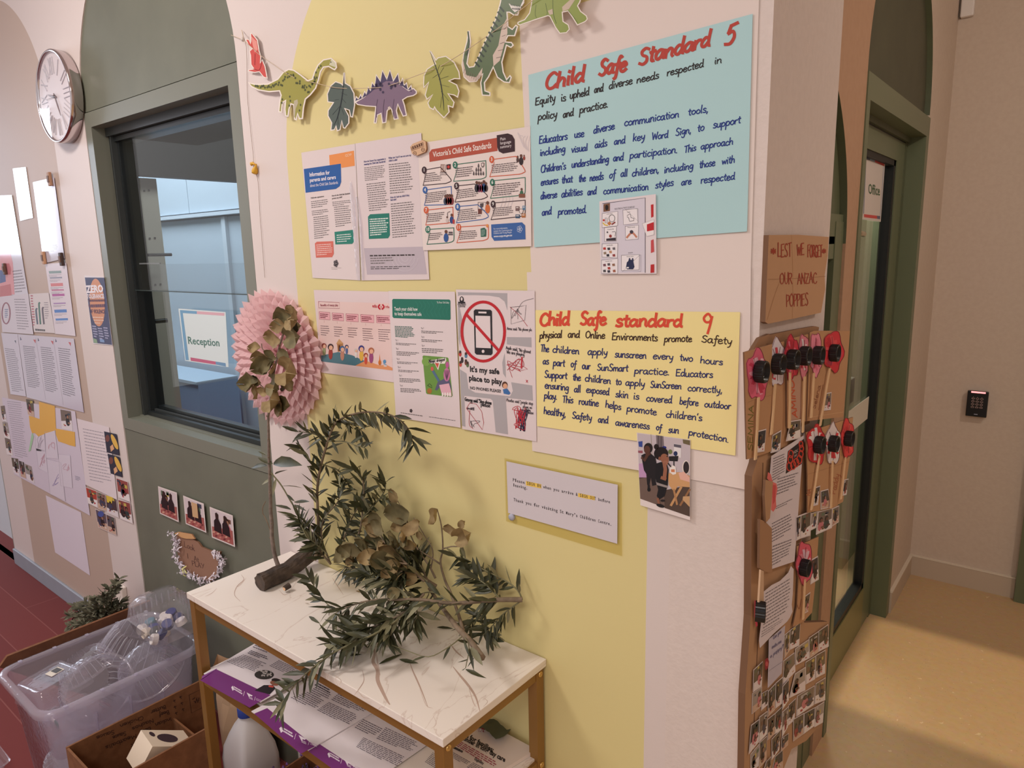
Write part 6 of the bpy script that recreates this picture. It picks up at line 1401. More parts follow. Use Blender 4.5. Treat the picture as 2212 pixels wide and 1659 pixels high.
class Branch:
    def __init__(s, name, label, cat='branch', group=None, seed=1):
        s.st = MB(); s.lf = MB(); s.name = name; s.rnd = random.Random(seed); s.label = label; s.cat = cat; s.group = group
    def stem(s, pts, r0, r1, mat, leaves=0, L=.05, spread=.9, t0=.1, dry=False, lmat=None, raw=False, droop=.35):
        P = pts if raw else [wp(*zB2(x, y), yy) for x, y, yy in pts]
        P = [clampz(p) for p in P]; P = smooth_line(P, 4); n_ = len(P)
        s.st.tube(P, [r0 + (r1 - r0) * i / (n_ - 1) for i in range(n_)], mat, 6)
        for k in range(leaves):
            t = t0 + (1 - t0) * (k + s.rnd.uniform(-.3, .3)) / max(1, leaves - 1); t = max(0, min(.999, t)) * (n_ - 1); i = int(t); q = P[i].lerp(P[min(i + 1, n_ - 1)], t - i)
            ax = (P[min(i + 1, n_ - 1)] - P[max(i - 1, 0)]).normalized()
            v = Vector((s.rnd.gauss(0, 1), s.rnd.gauss(-.25, .6), s.rnd.gauss(-droop * .3, .8))); v = (v - ax * v.dot(ax)); v.normalize()
            dv_ = ax * s.rnd.uniform(.5, 1.1) + v * spread
            LL = L * s.rnd.uniform(.7, 1.2); tip = clampz(q + dv_.normalized() * LL); dd = tip - q
            if dd.length < .005: continue
            if dry: broad_leaf(s.lf, q, dd, LL, s.rnd, lmat)
            else: olive_leaf(s.lf, q, dd, LL, s.rnd, lmat)
        return s
    def leaf(s, x, y, yy, x2, y2, yy2, dry=True, mat=None, curl=.6):
        a, b = clampz(wp(*zB2(x, y), yy)), clampz(wp(*zB2(x2, y2), yy2))
        (broad_leaf(s.lf, a, b - a, (b - a).length, s.rnd, mat, curl) if dry else olive_leaf(s.lf, a, b - a, (b - a).length, s.rnd, mat))
    def done(s):
        e = empty(s.name, s.st.v[0], s.label, s.cat, s.group); s.st.build('stem', e)
        for v in range(len(s.lf.v)): s.lf.v[v] = clampz(s.lf.v[v])
        if s.lf.v: s.lf.build('foliage', e)
        return e
# tall olive branch arching over the yellow wall
b = Branch('olive_branch', 'tall olive branch rising from the table back and arching right over the yellow wall', seed=11)
b.stem([(430, 935, -.05), (448, 800, -.05), (445, 640, -.06), (442, 540, -.06), (455, 430, -.07), (485, 310, -.07), (512, 225, -.07), (545, 150, -.07), (600, 110, -.075), (680, 86, -.08), (760, 80, -.085), (850, 92, -.09), (925, 130, -.095), (972, 185, -.095), (1000, 270, -.095)], .0045, .001, BARK, 92, .05, .8, .16)
b.stem([(512, 228, -.07), (440, 212, -.08), (390, 200, -.085), (328, 194, -.09)], .002, .0008, GST, 12, .046, .7)
b.stem([(505, 250, -.07), (590, 250, -.08), (660, 270, -.09), (720, 290, -.09)], .002, .0008, GST, 14, .045, .8)
b.stem([(520, 150, -.07), (590, 130, -.06), (660, 160, -.06), (700, 190, -.06)], .002, .0008, GST, 18, .045, .9)
b.stem([(470, 380, -.07), (520, 400, -.05), (575, 430, -.05), (620, 500, -.05)], .002, .0008, GST, 12, .045, .8)
b.stem([(450, 460, -.06), (400, 360, -.08), (355, 290, -.09), (328, 270, -.09)], .002, .0008, GST, 11, .046, .7)
b.done()
b = Branch('olive_branch', 'thin olive twig slanting down from the bare stick towards the pile', seed=12)
b.stem([(175, 432, -.11), (235, 505, -.10), (300, 615, -.09), (360, 695, -.08), (420, 760, -.07), (470, 840, -.07)], .002, .0014, GST, 9, .05, .9, .1)
for q in ((185, 380, 100, 350), (150, 330, 100, 300), (180, 470, 120, 490), (190, 380, 350, 320), (200, 440, 270, 410), (290, 645, 190, 615), (150, 390, 60, 385), (310, 600, 400, 610)): b.leaf(q[0], q[1], -.11, q[2], q[3], -.115, False)
b.done()
def bush(label, seed, stems, L=.05, name='olive_branch'):
    b = Branch(name, label, seed=seed)
    for pts, r, nlv in stems: b.stem(pts, r, .001, BARK if r > .0025 else GST, nlv, L, .95, .12)
    return b.done()
bush('dense olive branch standing up the left side of the pile', 21, [([(520, 960, -.06), (440, 860, -.09), (400, 760, -.1), (340, 700, -.1)], .003, 44), ([(520, 960, -.06), (470, 820, -.05), (480, 700, -.05), (560, 600, -.05), (590, 480, -.05)], .003, 56), ([(500, 900, -.09), (420, 830, -.12), (380, 800, -.13), (330, 690, -.12)], .002, 34), ([(540, 940, -.05), (600, 800, -.04), (640, 700, -.04), (720, 560, -.04)], .003, 48)])
bush('upright olive sprig with a pale tip in the middle of the pile', 22, [([(640, 900, -.05), (690, 760, -.05), (705, 640, -.05), (712, 520, -.05), (690, 440, -.05), (640, 405, -.05)], .003, 30), ([(700, 700, -.05), (770, 620, -.05), (830, 540, -.05), (838, 480, -.05)], .002, 20), ([(700, 690, -.05), (780, 600, -.04), (850, 570, -.04)], .002, 10)])
bush('thick olive branch lying along the wall under the dry leaves', 23, [([(1130, 1090, -.05), (1000, 1010, -.07), (860, 960, -.08), (720, 900, -.09), (600, 880, -.09)], .005, 84), ([(1000, 1010, -.1), (900, 1000, -.14), (760, 990, -.14), (600, 980, -.13)], .003, 84), ([(1050, 1040, -.05), (960, 900, -.04), (860, 860, -.04), (760, 800, -.04)], .003, 60), ([(980, 1050, -.12), (900, 1060, -.15), (780, 1040, -.15), (700, 1010, -.15)], .002, 60), ([(1080, 1060, -.09), (1000, 1000, -.1), (920, 940, -.1), (840, 880, -.1), (740, 860, -.1)], .002, 60), ([(1060, 1000, -.06), (1000, 930, -.07), (920, 960, -.09), (840, 1010, -.11)], .002, 44), ([(1090, 1080, -.06), (1040, 960, -.05), (1010, 900, -.05)], .003, 22)], .048)
bush('grey olive branch with a pale cut end lying level across the pile', 24, [([(1628, 1165, -.035), (1500, 1165, -.06), (1400, 1172, -.08), (1220, 1186, -.12), (1040, 1165, -.15), (900, 1165, -.17), (800, 1165, -.18), (700, 1180, -.2), (600, 1215, -.21), (545, 1245, -.215)], .0055, 60), ([(1220, 1186, -.12), (1100, 1120, -.1), (960, 1170, -.13), (860, 1210, -.16)], .002, 16), ([(1000, 1165, -.15), (940, 1090, -.1), (930, 1020, -.09)], .0022, 6), ([(560, 1230, -.21), (500, 1190, -.2), (440, 1110, -.2), (395, 1040, -.2)], .0016, 18)], .05)
d = MB(); p = wp(*zB2(1630, 1165), -.034); d.lathe([(.0056, 0), (.0, .0006)], CUTW, 10, Matrix.Translation(p) @ Matrix.Rotation(1.2, 4, 'Y')); 
bush('olive spray arching at the right end of the pile', 25, [([(1628, 1165, -.03), (1600, 1110, -.03), (1530, 1055, -.03), (1420, 1000, -.035), (1350, 960, -.04), (1295, 925, -.045), (1240, 915, -.05)], .0018, 26), ([(1500, 1160, -.05), (1420, 1080, -.05), (1360, 1040, -.05), (1330, 1020, -.05)], .002, 24), ([(1490, 1165, -.05), (1470, 1100, -.03), (1440, 1060, -.03)], .0015, 16)], .046)
bush('olive spray hanging below the cut grey branch at the right end', 26, [([(1625, 1170, -.035), (1520, 1245, -.045), (1460, 1310, -.06), (1400, 1370, -.07)], .0018, 24), ([(1480, 1175, -.06), (1420, 1240, -.07), (1350, 1290, -.08), (1300, 1330, -.09)], .002, 22), ([(1420, 1180, -.07), (1380, 1260, -.06), (1420, 1350, -.06), (1450, 1385, -.06)], .0016, 18)], .044)
bush('olive branch spreading forward over the table front edge and drooping past it', 27, [([(1060, 1130, -.12), (960, 1230, -.16), (820, 1300, -.2), (700, 1345, -.23), (620, 1380, -.25)], .003, 84), ([(1000, 1200, -.15), (880, 1300, -.2), (760, 1370, -.25), (640, 1420, -.28), (540, 1470, -.3), (440, 1540, -.33), (370, 1600, -.345), (310, 1660, -.35), (250, 1750, -.35), (235, 1790, -.35)], .0022, 48), ([(900, 1240, -.17), (860, 1330, -.2), (840, 1380, -.21)], .0018, 44), ([(700, 1350, -.23), (600, 1400, -.26), (520, 1420, -.28)], .0018, 22), ([(1010, 1190, -.14), (1020, 1260, -.15), (990, 1310, -.17)], .0016, 14), ([(800, 1250, -.18), (700, 1290, -.2), (600, 1330, -.22)], .0018, 20)], .05)
b = Branch('brown_branch', 'thick brown branch leaning forward across the right of the table', seed=31)
b.stem([(1395, 1500, -.2), (1330, 1410, -.17), (1255, 1330, -.15), (1205, 1265, -.13), (1150, 1190, -.1), (1090, 1100, -.08)], .0075, .004, BARK, 0)
b.stem([(1290, 1370, -.16), (1320, 1440, -.2), (1300, 1560, -.24)], .0012, .0008, GST, 5, .045); b.stem([(1290, 1370, -.16), (1200, 1440, -.2), (1085, 1495, -.23), (960, 1460, -.22), (830, 1410, -.21)], .0013, .0008, GST, 3, .04)
for q in ((1330, 1440, 1400, 1545), (1350, 1500, 1310, 1560), (1290, 1400, 1330, 1490)): b.leaf(q[0], q[1], -.2, q[2], q[3], -.22, False)
b.done()
# dead twig with a few dry leaves
b = Branch('dry_twig', 'dead grey twig standing up with three curled tan leaves', seed=32)
b.stem([(1285, 1340, -.14), (1255, 1240, -.1), (1215, 1130, -.07), (1180, 1050, -.05), (1155, 950, -.045), (1168, 870, -.045), (1160, 740, -.045), (1135, 640, -.045)], .004, .0012, BARK, 0)
b.stem([(1165, 872, -.045), (1215, 858, -.045), (1265, 852, -.045), (1256, 790, -.045)], .0018, .001, BARK, 0)
b.stem([(1155, 960, -.045), (1080, 910, -.05), (980, 850, -.05)], .0022, .001, BARK, 0)
b.leaf(1140, 640, -.045, 1120, 730, -.05, curl=.9); b.leaf(1258, 800, -.045, 1340, 775, -.05, mat=DRY, curl=.9); b.leaf(1255, 765, -.045, 1180, 740, -.05, mat=DRY); b.leaf(1270, 750, -.045, 1300, 710, -.045, mat=DRY)
b.done()
b = Branch('dry_twig', 'slender dry twig with broad tan leaves above the pile', seed=33)
b.stem([(1125, 1040, -.05), (1090, 970, -.045), (1040, 900, -.045), (985, 800, -.045), (955, 690, -.045), (900, 580, -.045)], .003, .001, BARK, 0)
b.stem([(1100, 990, -.045), (1110, 880, -.04), (1060, 790, -.04), (1000, 690, -.04)], .0016, .001, BARK, 0)
b.leaf(900, 605, -.045, 870, 520, -.05, mat=DRY, curl=.3); b.leaf(975, 660, -.045, 840, 660, -.055, mat=DRY2, curl=.3); b.leaf(960, 720, -.045, 890, 750, -.05, mat=DRY, curl=.7); b.leaf(980, 720, -.045, 1010, 790, -.05, mat=DRY, curl=.7); b.leaf(1030, 770, -.045, 1050, 820, -.05, mat=DRY)
b.done()
b = Branch('dry_branch', 'branch clothed in broad brown-green dry leaves in the middle of the pile', seed=34)
b.stem([(1060, 1060, -.1), (960, 960, -.11), (880, 880, -.11), (820, 820, -.1), (790, 720, -.08)], .003, .001, BARK, 13, .045, 1, .1, True)
b.stem([(960, 960, -.12), (860, 940, -.14), (760, 900, -.14), (600, 860, -.14)], .002, .001, BARK, 14, .045, 1, .1, True)
b.stem([(880, 880, -.1), (930, 830, -.1), (960, 800, -.1)], .002, .001, BARK, 6, .042, 1, .2, True)
b.leaf(830, 780, -.12, 770, 700, -.12, mat=DRY2); b.leaf(640, 850, -.15, 600, 920, -.16, mat=DRY2); b.leaf(920, 1110, -.17, 850, 1140, -.18, mat=DRY2, curl=.3)
b.done()
for i, (q, lb) in enumerate((((395, 1262, 460, 1298), 'small olive leaf fallen on the bare left part of the table'), ((800, 1538, 935, 1478), 'long green leaf fallen at the front middle of the table'), ((918, 1510, 1028, 1535), 'thin leaf fallen beside the long front leaf'), ((1135, 1325, 1228, 1328), 'dark leaf lying level between the brown and cut branches'),
                             ((1300, 1568, 1420, 1612), 'curled leaf fallen below the tip of the brown branch'), ((590, 1490, 700, 1478), 'leaf lying near the front edge left of the marble veins'), ((665, 1115, 720, 1120), 'tan scrap of dry leaf left of the pile'), ((370, 1185, 398, 1188), 'tiny brown leaf scrap beside the log'), ((695, 1405, 735, 1440), 'bluish leaf by the front olive branch'))):
    a, c = zp(*zB2(q[0], q[1]), TZ + .003), zp(*zB2(q[2], q[3]), TZ + .003); d = MB()
    olive_leaf(d, a, c - a, (c - a).length, random.Random(60 + i), DRY if i in (6, 7) else OLV, w=(c - a).length * .09)
    for k, v in enumerate(d.v): d.v[k] = Vector((v.x, v.y, max(TZ + .0006, min(TZ + .01, v.z))))
    tag(d.build('fallen_leaf'), lb, 'leaf', 'leaves fallen on the table')
# bare stick standing on a piece of dark log
zG = Z(500, 900, 4.15)
la = zp(*zG(262, 1560), TZ + .0); lb_ = zp(*zG(735, 1345), TZ + .0)
lr = .0225
lg_ = empty('twig_on_log', (la + lb_) / 2, 'bare stick with curled dry leaves rising from a short dark log', 'branch')
d = MB(); rr = random.Random(3); ax = (lb_ - la); n_ = 14; pts = [la + ax * (i / n_) + Vector((0, 0, lr)) + Vector((0, .03 * max(0, i / n_ - .5), .05 * max(0, i / n_ - .5))) for i in range(n_ + 1)]
NL = 22; ridge = [rr.uniform(.90, 1.08) for _ in range(NL)]
d.tube(pts, [lr] * (n_ + 1), BARKD, NL, True, False)
for k in range(len(d.v)):
    i_, a_ = (k // NL, k % NL) if k < NL * (n_ + 1) else ((0 if k < NL * (n_ + 2) else n_), k % NL)
    d.v[k] = pts[i_] + (d.v[k] - pts[i_]) * (ridge[a_] * (1 + .04 * math.sin(i_ * 1.3 + a_ * 2.1)))
    if d.v[k].z < TZ + .0005: d.v[k].z = TZ + .0005
d.build('log', lg_)
d = MB(); p = zp(*zG(485, 1537), TZ + .012); d.tube([p + Vector((0, .012, .003)), p + Vector((0, -.004, 0))], [.008, .007], BARKD, 10); d.tube([p + Vector((0, -.004, 0)), p + Vector((0, -.0046, 0))], [.0055, .0055], CUTW, 10); d.build('cut_knot', lg_)
d = MB(); yb = (la + ax * .5).y
SP = [(445, 1395), (425, 1350), (405, 1300), (385, 1230), (372, 1150), (362, 1060), (362, 960), (352, 860), (350, 760), (346, 640), (344, 520), (338, 400), (335, 300), (333, 150), (330, 0)]
S3 = [wp(*zG(x, y), yb) for x, y in SP] + [wp(u, v, yb) for u, v in ((583, 880), (587, 830), (597, 780), (605, 745), (618, 705), (632, 680), (636, 674))]
S3 = smooth_line(S3, 3); d.tube(S3, [.0065 - .0048 * i / (len(S3) - 1) for i in range(len(S3))], noisy('stick_bark', (112, 96, 88), (138, 122, 112), 80, .75, bump=.3), 8)
for i in range(2, len(S3) - 3, 4): d.tube([S3[i], S3[i] + Vector((rr.uniform(-.006, .006), -.005, .003))], [.003, .0015], BARK, 6)
d.tube(smooth_line([wp(*zG(x, y), yb) for x, y in ((352, 1040), (330, 970), (300, 900), (282, 870), (280, 815), (305, 760))], 3), .0014, BARK, 5)
d.tube(smooth_line([wp(u, v, yb) for u, v in ((587, 832), (603, 815), (615, 805), (630, 800))], 3), .0013, BARK, 5); d.tube(smooth_line([wp(u, v, yb) for u, v in ((582, 850), (570, 838), (550, 820), (543, 814))], 3), .0013, BARK, 5); d.tube(smooth_line([wp(u, v, yb) for u, v in ((599, 778), (585, 765), (568, 755), (565, 742))], 3), .0013, BARK, 5)
d.build('stick', lg_)
zH_ = Z(460, 600, 5.027)
d = MB(); rr = random.Random(8)
for i, (x, y, x2, y2, m_, cu) in enumerate(((870, 390, 690, 440, DRY2, .5), (860, 400, 940, 370, DRY, .7), (860, 430, 945, 470, DRY, .6), (800, 520, 640, 530, DRY, .6), (840, 500, 980, 520, DRY2, .6), (740, 680, 580, 620, DRY, .5), (800, 640, 975, 640, DRY2, .5), (850, 730, 880, 760, DRY, .5), (720, 790, 860, 910, DRY2, .4),
                                         (690, 880, 560, 770, DRY2, .5), (520, 760, 390, 770, DRY, .6), (640, 870, 440, 850, DRY, .7), (670, 900, 440, 1000, DRY2, .9), (660, 920, 520, 1060, DRY2, .8), (690, 950, 640, 1060, DRY, .7), (800, 1010, 950, 1060, DRY, .8), (790, 1050, 880, 1240, DRY, .6), (650, 1120, 740, 1230, DRY2, .5),
                                         (500, 1120, 350, 1160, DRY2, .9), (480, 1170, 490, 1330, DRY, .8), (600, 1250, 480, 1200, DRY, .6), (440, 1080, 540, 1150, DRY2, .6), (640, 1380, 590, 1420, DRY, .6), (720, 1350, 760, 1510, DRY, .4), (740, 1350, 860, 1400, DRY2, .7), (640, 1310, 760, 1340, DRY, .7), (740, 1190, 800, 1200, BARK, .3))):
    a, c = wp(*zH_(x, y), yb), wp(*zH_(x2, y2), yb - rr.uniform(-.01, .03)); broad_leaf(d, a, c - a, (c - a).length * .92, rr, m_, cu)
d.build('foliage', lg_)

# ------------------------------------------------------------------ pink tissue-paper rosette on the wall
rc = wp(580, 775, -.03)
ros = empty('paper_rosette', Vector((rc.x, 0, rc.z)), 'large pink tissue-paper honeycomb rosette hanging on the wall behind the stick', 'decoration')
PK = bpy.data.materials.new('pink_tissue'); PK.use_nodes = True; bs = PK.node_tree.nodes['Principled BSDF']; bs.inputs['Base Color'].default_value = lin((254, 212, 214)); bs.inputs['Roughness'].default_value = .8
bs.inputs['Subsurface Weight'].default_value = 0.0
tlu = PK.node_tree.nodes.new('ShaderNodeBsdfTranslucent'); tlu.inputs[0].default_value = lin((255, 214, 216)); mxs = PK.node_tree.nodes.new('ShaderNodeMixShader'); mxs.inputs[0].default_value = .45
PK.node_tree.links.new(bs.outputs[0], mxs.inputs[1]); PK.node_tree.links.new(tlu.outputs[0], mxs.inputs[2]); PK.node_tree.links.new(mxs.outputs[0], PK.node_tree.nodes['Material Output'].inputs[0])
d = MB(); rr = random.Random(5); NP = 38
RX_, RZ_ = .225, .198
# ring layers of pointed cells: each cell is a small folded petal
for ring, (r, yd, ln, tilt) in enumerate(((.98, .006, .34, .3), (.87, .013, .34, .45), (.76, .019, .32, .6), (.64, .024, .30, .75), (.52, .028, .28, .9), (.40, .030, .25, 1.0), (.29, .031, .22, 1.1), (.18, .030, .16, 1.2))):
    m_ = max(14, int(NP * (.35 + .65 * r)))
    for k in range(m_):
        a = 2 * math.pi * (k + .5 * (ring % 2)) / m_ + rr.uniform(-.02, .02); da = 2 * math.pi / m_ * .72
        def pp(rad, an, y): return Vector((rc.x + RX_ * rad * math.cos(an), -y, rc.z + RZ_ * rad * math.sin(an)))
        r0 = max(.01, r - ln); y1 = yd + .014 * tilt + rr.uniform(0, .006)
        V = [pp(r0, a - da * .5, yd * .6), pp(r0, a, yd * .6 + .008), pp(r0, a + da * .5, yd * .6), pp(r - ln * .3, a - da, yd), pp(r - ln * .3, a, yd + .012), pp(r - ln * .3, a + da, yd), pp(r + rr.uniform(-.015, .02), a, y1)]
        d.add(V, [(0, 1, 4, 3), (1, 2, 5, 4), (3, 4, 6), (4, 5, 6)], PK)
d.build('tissue_fan', ros)
d = MB()
V = [Vector((rc.x, -.004, rc.z))] + [Vector((rc.x + RX_ * .9 * math.cos(2 * math.pi * k / 92), -(.003 if k % 2 else .010), rc.z + RZ_ * .9 * math.sin(2 * math.pi * k / 92))) for k in range(92)]
d.add(V, [(0, 1 + k, 1 + (k + 1) % 92) for k in range(92)], PK); d.build('backing_fan', ros)
# ------------------------------------------------------------------ tub of clear containers, boxes and bottles on the floor
TUBM = clear('milky_tub_plastic', (0.93, 0.91, 0.97), .36, (.84, .81, .92), 1.5, .12, .15, 60)
CLR = clear('clear_food_plastic', (0.97, 0.96, 0.98), .12, (.90, .88, .95), 1.62, .05, .2, 30)
RIBM = clear('clear_plastic_rib', (.9, .9, .93), .45, (.92, .92, .97), 1.6, .08)
def rrect(x0, x1, y0, y1, r, z, n=5):
    o = []
    for cx, cy, a0 in ((x1 - r, y1 - r, 0), (x0 + r, y1 - r, 90), (x0 + r, y0 + r, 180), (x1 - r, y0 + r, 270)):
        for i in range(n + 1):
            a = math.radians(a0 + 90 * i / n); o.append(Vector((cx + r * math.cos(a), cy + r * math.sin(a), z)))
    return o
def shell(mb, rings, mat, bottom=True, smooth=True):
    n = len(rings[0]); V = [p for r in rings for p in r]
    mb.add(V, [(i * n + k, i * n + (k + 1) % n, (i + 1) * n + (k + 1) % n, (i + 1) * n + k) for i in range(len(rings) - 1) for k in range(n)], mat, smooth)
    if bottom: mb.add(rings[0], [list(range(n))], mat)
ZR = .36
tub = empty('storage_tub', (-2.385, -.32, 0), 'large milky clear plastic tub full of clear food containers on the red floor', 'tub')
d = MB()
shell(d, [rrect(-2.525, -2.235, -.515, -.125, .04, .004), rrect(-2.535, -2.225, -.527, -.113, .045, .02), rrect(-2.555, -2.205, -.545, -.095, .05, ZR - .045), rrect(-2.557, -2.203, -.547, -.093, .05, ZR - .04), rrect(-2.560, -2.2, -.55, -.09, .05, ZR - .004)], TUBM)
for x in (-2.46, -2.38, -2.30):
    d.tube([(x, -.516, .03), (x, -.541, ZR - .07)], .004, TUBM, 5, False)
for y in (-.42, -.32, -.22): d.tube([(-2.222, y, .03), (-2.2, y, ZR - .07)], .004, TUBM, 5, False)
d.build('body', tub)
d = MB()
shell(d, [rrect(-2.560, -2.2, -.55, -.09, .05, ZR - .004), rrect(-2.563, -2.197, -.553, -.087, .052, ZR), rrect(-2.578, -2.182, -.568, -.072, .06, ZR), rrect(-2.582, -2.178, -.572, -.068, .062, ZR - .006), rrect(-2.58, -2.18, -.57, -.07, .06, ZR - .022)], TUBM, False)
for i in range(5):
    y = -.50 + .1 * i
    for x in (-2.566, -2.184): d.box(x - .006, x + .006, y - .005, y + .005, ZR, ZR + .004, TUBM)
d.build('rim', tub)
def ribbed(label, loc, rot, r, h, n=40, dome=True, elong=1.0, base_lid=False):
    mt = Matrix.Translation(loc) @ Matrix.Rotation(rot[2], 4, 'Z') @ Matrix.Rotation(rot[0], 4, 'X') @ Matrix.Rotation(rot[1], 4, 'Y') @ Matrix.Scale(elong, 4, (1, 0, 0))
    e = empty('clear_container', loc, label, 'container', 'clear containers in the tub')
    d = MB(); w = lambda k, n_: 1 + .045 * (1 if (k // 2) % 2 else -1)
    d.lathe([(r * 1.0, 0), (r * .96, h * .25), (r * .9, h * .6), (r * .82, h * .88), (r * .72, h * .98)], CLR, n * 4, mt, False, w)
    d.lathe([(r * .72, h * .98), (r * .5, h * 1.02), (.0005, h * 1.03)], CLR, n * 2, mt, True)
    for k in range(26):
        a_ = 2 * math.pi * k / 26; d.tube([mt @ Vector((r * q_ * math.cos(a_), r * q_ * math.sin(a_), h * hh)) for q_, hh in ((1.005, .03), (.965, .25), (.905, .6), (.825, .88), (.73, .98))], .0013, RIBM, 4, False)
    d.build('ribbed_wall', e)
    d = MB(); d.lathe([(r * 1.0, 0), (r * 1.02, -.004), (r * 1.10, -.003), (r * 1.12, .004), (r * 1.06, .006)], CLR, n, mt, True); d.build('flange', e)
    return e
ribbed('ribbed clear dome lid glinting blue in the middle of the tub', (-2.31, -.37, .295), (.75, .25, .3), .10, .085)
ribbed('ribbed clear bowl at the tub back beside the cardboard', (-2.44, -.21, .295), (-.35, .3, .2), .105, .09)
ribbed('ribbed clear bowl at the tub back right under the cap container', (-2.265, -.22, .29), (.4, .15, -.2), .095, .08)
ribbed('low ribbed clear dish along the tub left rim', (-2.475, -.34, .285), (.3, -.25, .1), .085, .055)
ribbed('ribbed clear cup lying deep at the tub front', (-2.29, -.47, .13), (1.2, .1, .8), .065, .09)
ribbed('ribbed clear bowl showing low through the tub side', (-2.31, -.30, .10), (.2, -.1, .2), .08, .08)
ribbed('ribbed clear cup low at the tub back', (-2.44, -.22, .10), (.5, .3, 1.2), .07, .08)
ribbed('ribbed clear bowl low at the tub front left', (-2.45, -.44, .12), (-.3, .2, .7), .075, .07)
# square clamshell at the front with its price sticker
e = empty('clear_container', (-2.45, -.45, .28), 'square clear clamshell with a black and cream sticker at the tub front', 'container', 'clear containers in the tub')
mt = Matrix.Translation((-2.43, -.455, .285)) @ Matrix.Rotation(.12, 4, 'Z') @ Matrix.Rotation(-.12, 4, 'Y') @ Matrix.Rotation(.10, 4, 'X')
d = MB(); R_s = [rrect(-.095, .095, -.085, .085, .02, 0), rrect(-.09, .09, -.08, .08, .02, .012), rrect(-.085, .085, -.075, .075, .02, .05), rrect(-.075, .075, -.065, .065, .018, .058), rrect(-.065, .065, -.055, .055, .015, .055)]
R_s = [[mt @ p for p in r] for r in R_s]; shell(d, R_s[::-1], CLR); d.build('clamshell', e)
d = MB(); S = [mt @ Vector(p) for p in ((-.03, -.0, .0570), (.015, -.0, .0570), (.015, .04, .0570), (-.03, .04, .0570))]; d.add(S, [(0, 1, 2, 3)], M((216, 206, 190), .5)); S = [mt @ Vector(p) for p in ((-.026, .016, .0576), (.011, .016, .0576), (.011, .036, .0576), (-.026, .036, .0576))]; d.add(S, [(0, 1, 2, 3)], M((70, 66, 62), .5))
d.build('sticker', e)
d = MB(); mt = Matrix.Translation((-2.33, -.535, .0)); d.box(-2.31, -2.285, -.5, -.497, .235, .26, M((60, 100, 92), .5)); d.box(-2.335, -2.312, -.5, -.497, .235, .26, M((226, 218, 214), .5))
e = empty('clear_container', (-2.31, -.49, .2), 'clear square tray with a green and white label against the tub front wall', 'container', 'clear containers in the tub')
d.build('label', e)
d = MB(); shell(d, [rrect(-2.37, -2.25, -.496, -.40, .015, .205), rrect(-2.38, -2.24, -.505, -.39, .02, .262), rrect(-2.385, -2.235, -.508, -.385, .02, .265)], CLR); d.build('tray', e)
# clear bakery box of bottle caps on the tub's back corner
jx, jy, jz = -2.255, -.165, .422
e = empty('clear_container', (jx, jy, jz), 'clear bakery box of bottle tops resting on the tub back corner', 'container')
d = MB(); w_ = .105
shell(d, [rrect(jx - .085, jx + .085, jy - .07, jy + .07, .02, jz), rrect(jx - .10, jx + .10, jy - .082, jy + .082, .025, jz + .045), rrect(jx - w_, jx + w_, jy - .087, jy + .087, .025, jz + .05)], CLR)
for k in range(28):
    a = 2 * math.pi * k / 28; ca = math.cos(a); sa = math.sin(a); m_ = max(abs(ca), abs(sa)); p = Vector((jx + .094 * ca / m_ * .96, jy + .077 * sa / m_ * .96, 0)); d.tube([p + Vector((0, 0, jz + .055)), p * 1 + Vector((0, 0, jz + .095))], .003, CLR, 4, False)
d.build('tray', e)
d = MB(); shell(d, [rrect(jx - .04, jx + .04, jy - .03, jy + .03, .02, jz + .128), rrect(jx - .075, jx + .075, jy - .06, jy + .06, .03, jz + .124), rrect(jx - .095, jx + .095, jy - .078, jy + .078, .025, jz + .10), rrect(jx - .102, jx + .102, jy - .084, jy + .084, .025, jz + .056), rrect(jx - w_, jx + w_, jy - .087, jy + .087, .025, jz + .052)], CLR); d.build('lid', e)
capc = {'blue': (44, 52, 120), 'dark blue': (34, 40, 92), 'white': (226, 220, 216), 'black': (34, 32, 34), 'teal': (66, 110, 128), 'cream': (220, 206, 186)}
caps = [('white', -.055, -.060, .012, 'white bottle top standing on edge at the front left of the bakery box', 1.3, .2), ('cream', -.012, -.063, .014, 'cream bottle top standing on edge at the front centre of the bakery box', 1.3, .1), ('black', .022, -.045, .022, 'black bottle top behind the cream one in the bakery box', .5, .3), ('dark blue', .06, -.042, .024, 'dark blue bottle top at the front right of the bakery box', .7, -.3),
        ('teal', -.066, -.025, .018, 'teal ribbed bottle top at the left of the bakery box', .3, 0), ('blue', .035, -.008, .040, 'blue bottle top high on the pile in the bakery box', .4, .5), ('white', .005, .005, .044, 'white bottle top lying on top of the pile in the bakery box', .2, .1), ('white', .062, -.068, .018, 'white ring-shaped bottle top at the right front of the bakery box', 1.2, -.2),
        ('white', -.03, .01, .030, 'white bottle top half under the blue ones in the bakery box', .5, -.4), ('blue', -.035, .04, .040, 'blue bottle top at the back left of the bakery box', .3, .2), ('white', .05, .035, .036, 'white bottle top at the back right of the bakery box', .3, -.2), ('dark blue', .01, .045, .032, 'dark blue bottle top at the back of the bakery box', .6, .1),
        ('white', -.07, .03, .015, 'white bottle top in the back left corner of the bakery box', .2, .3), ('white', .03, -.02, .008, 'white bottle top at the bottom of the bakery box', .1, 0), ('blue', -.03, -.03, .008, 'blue bottle top at the bottom left of the bakery box', .1, .1)]
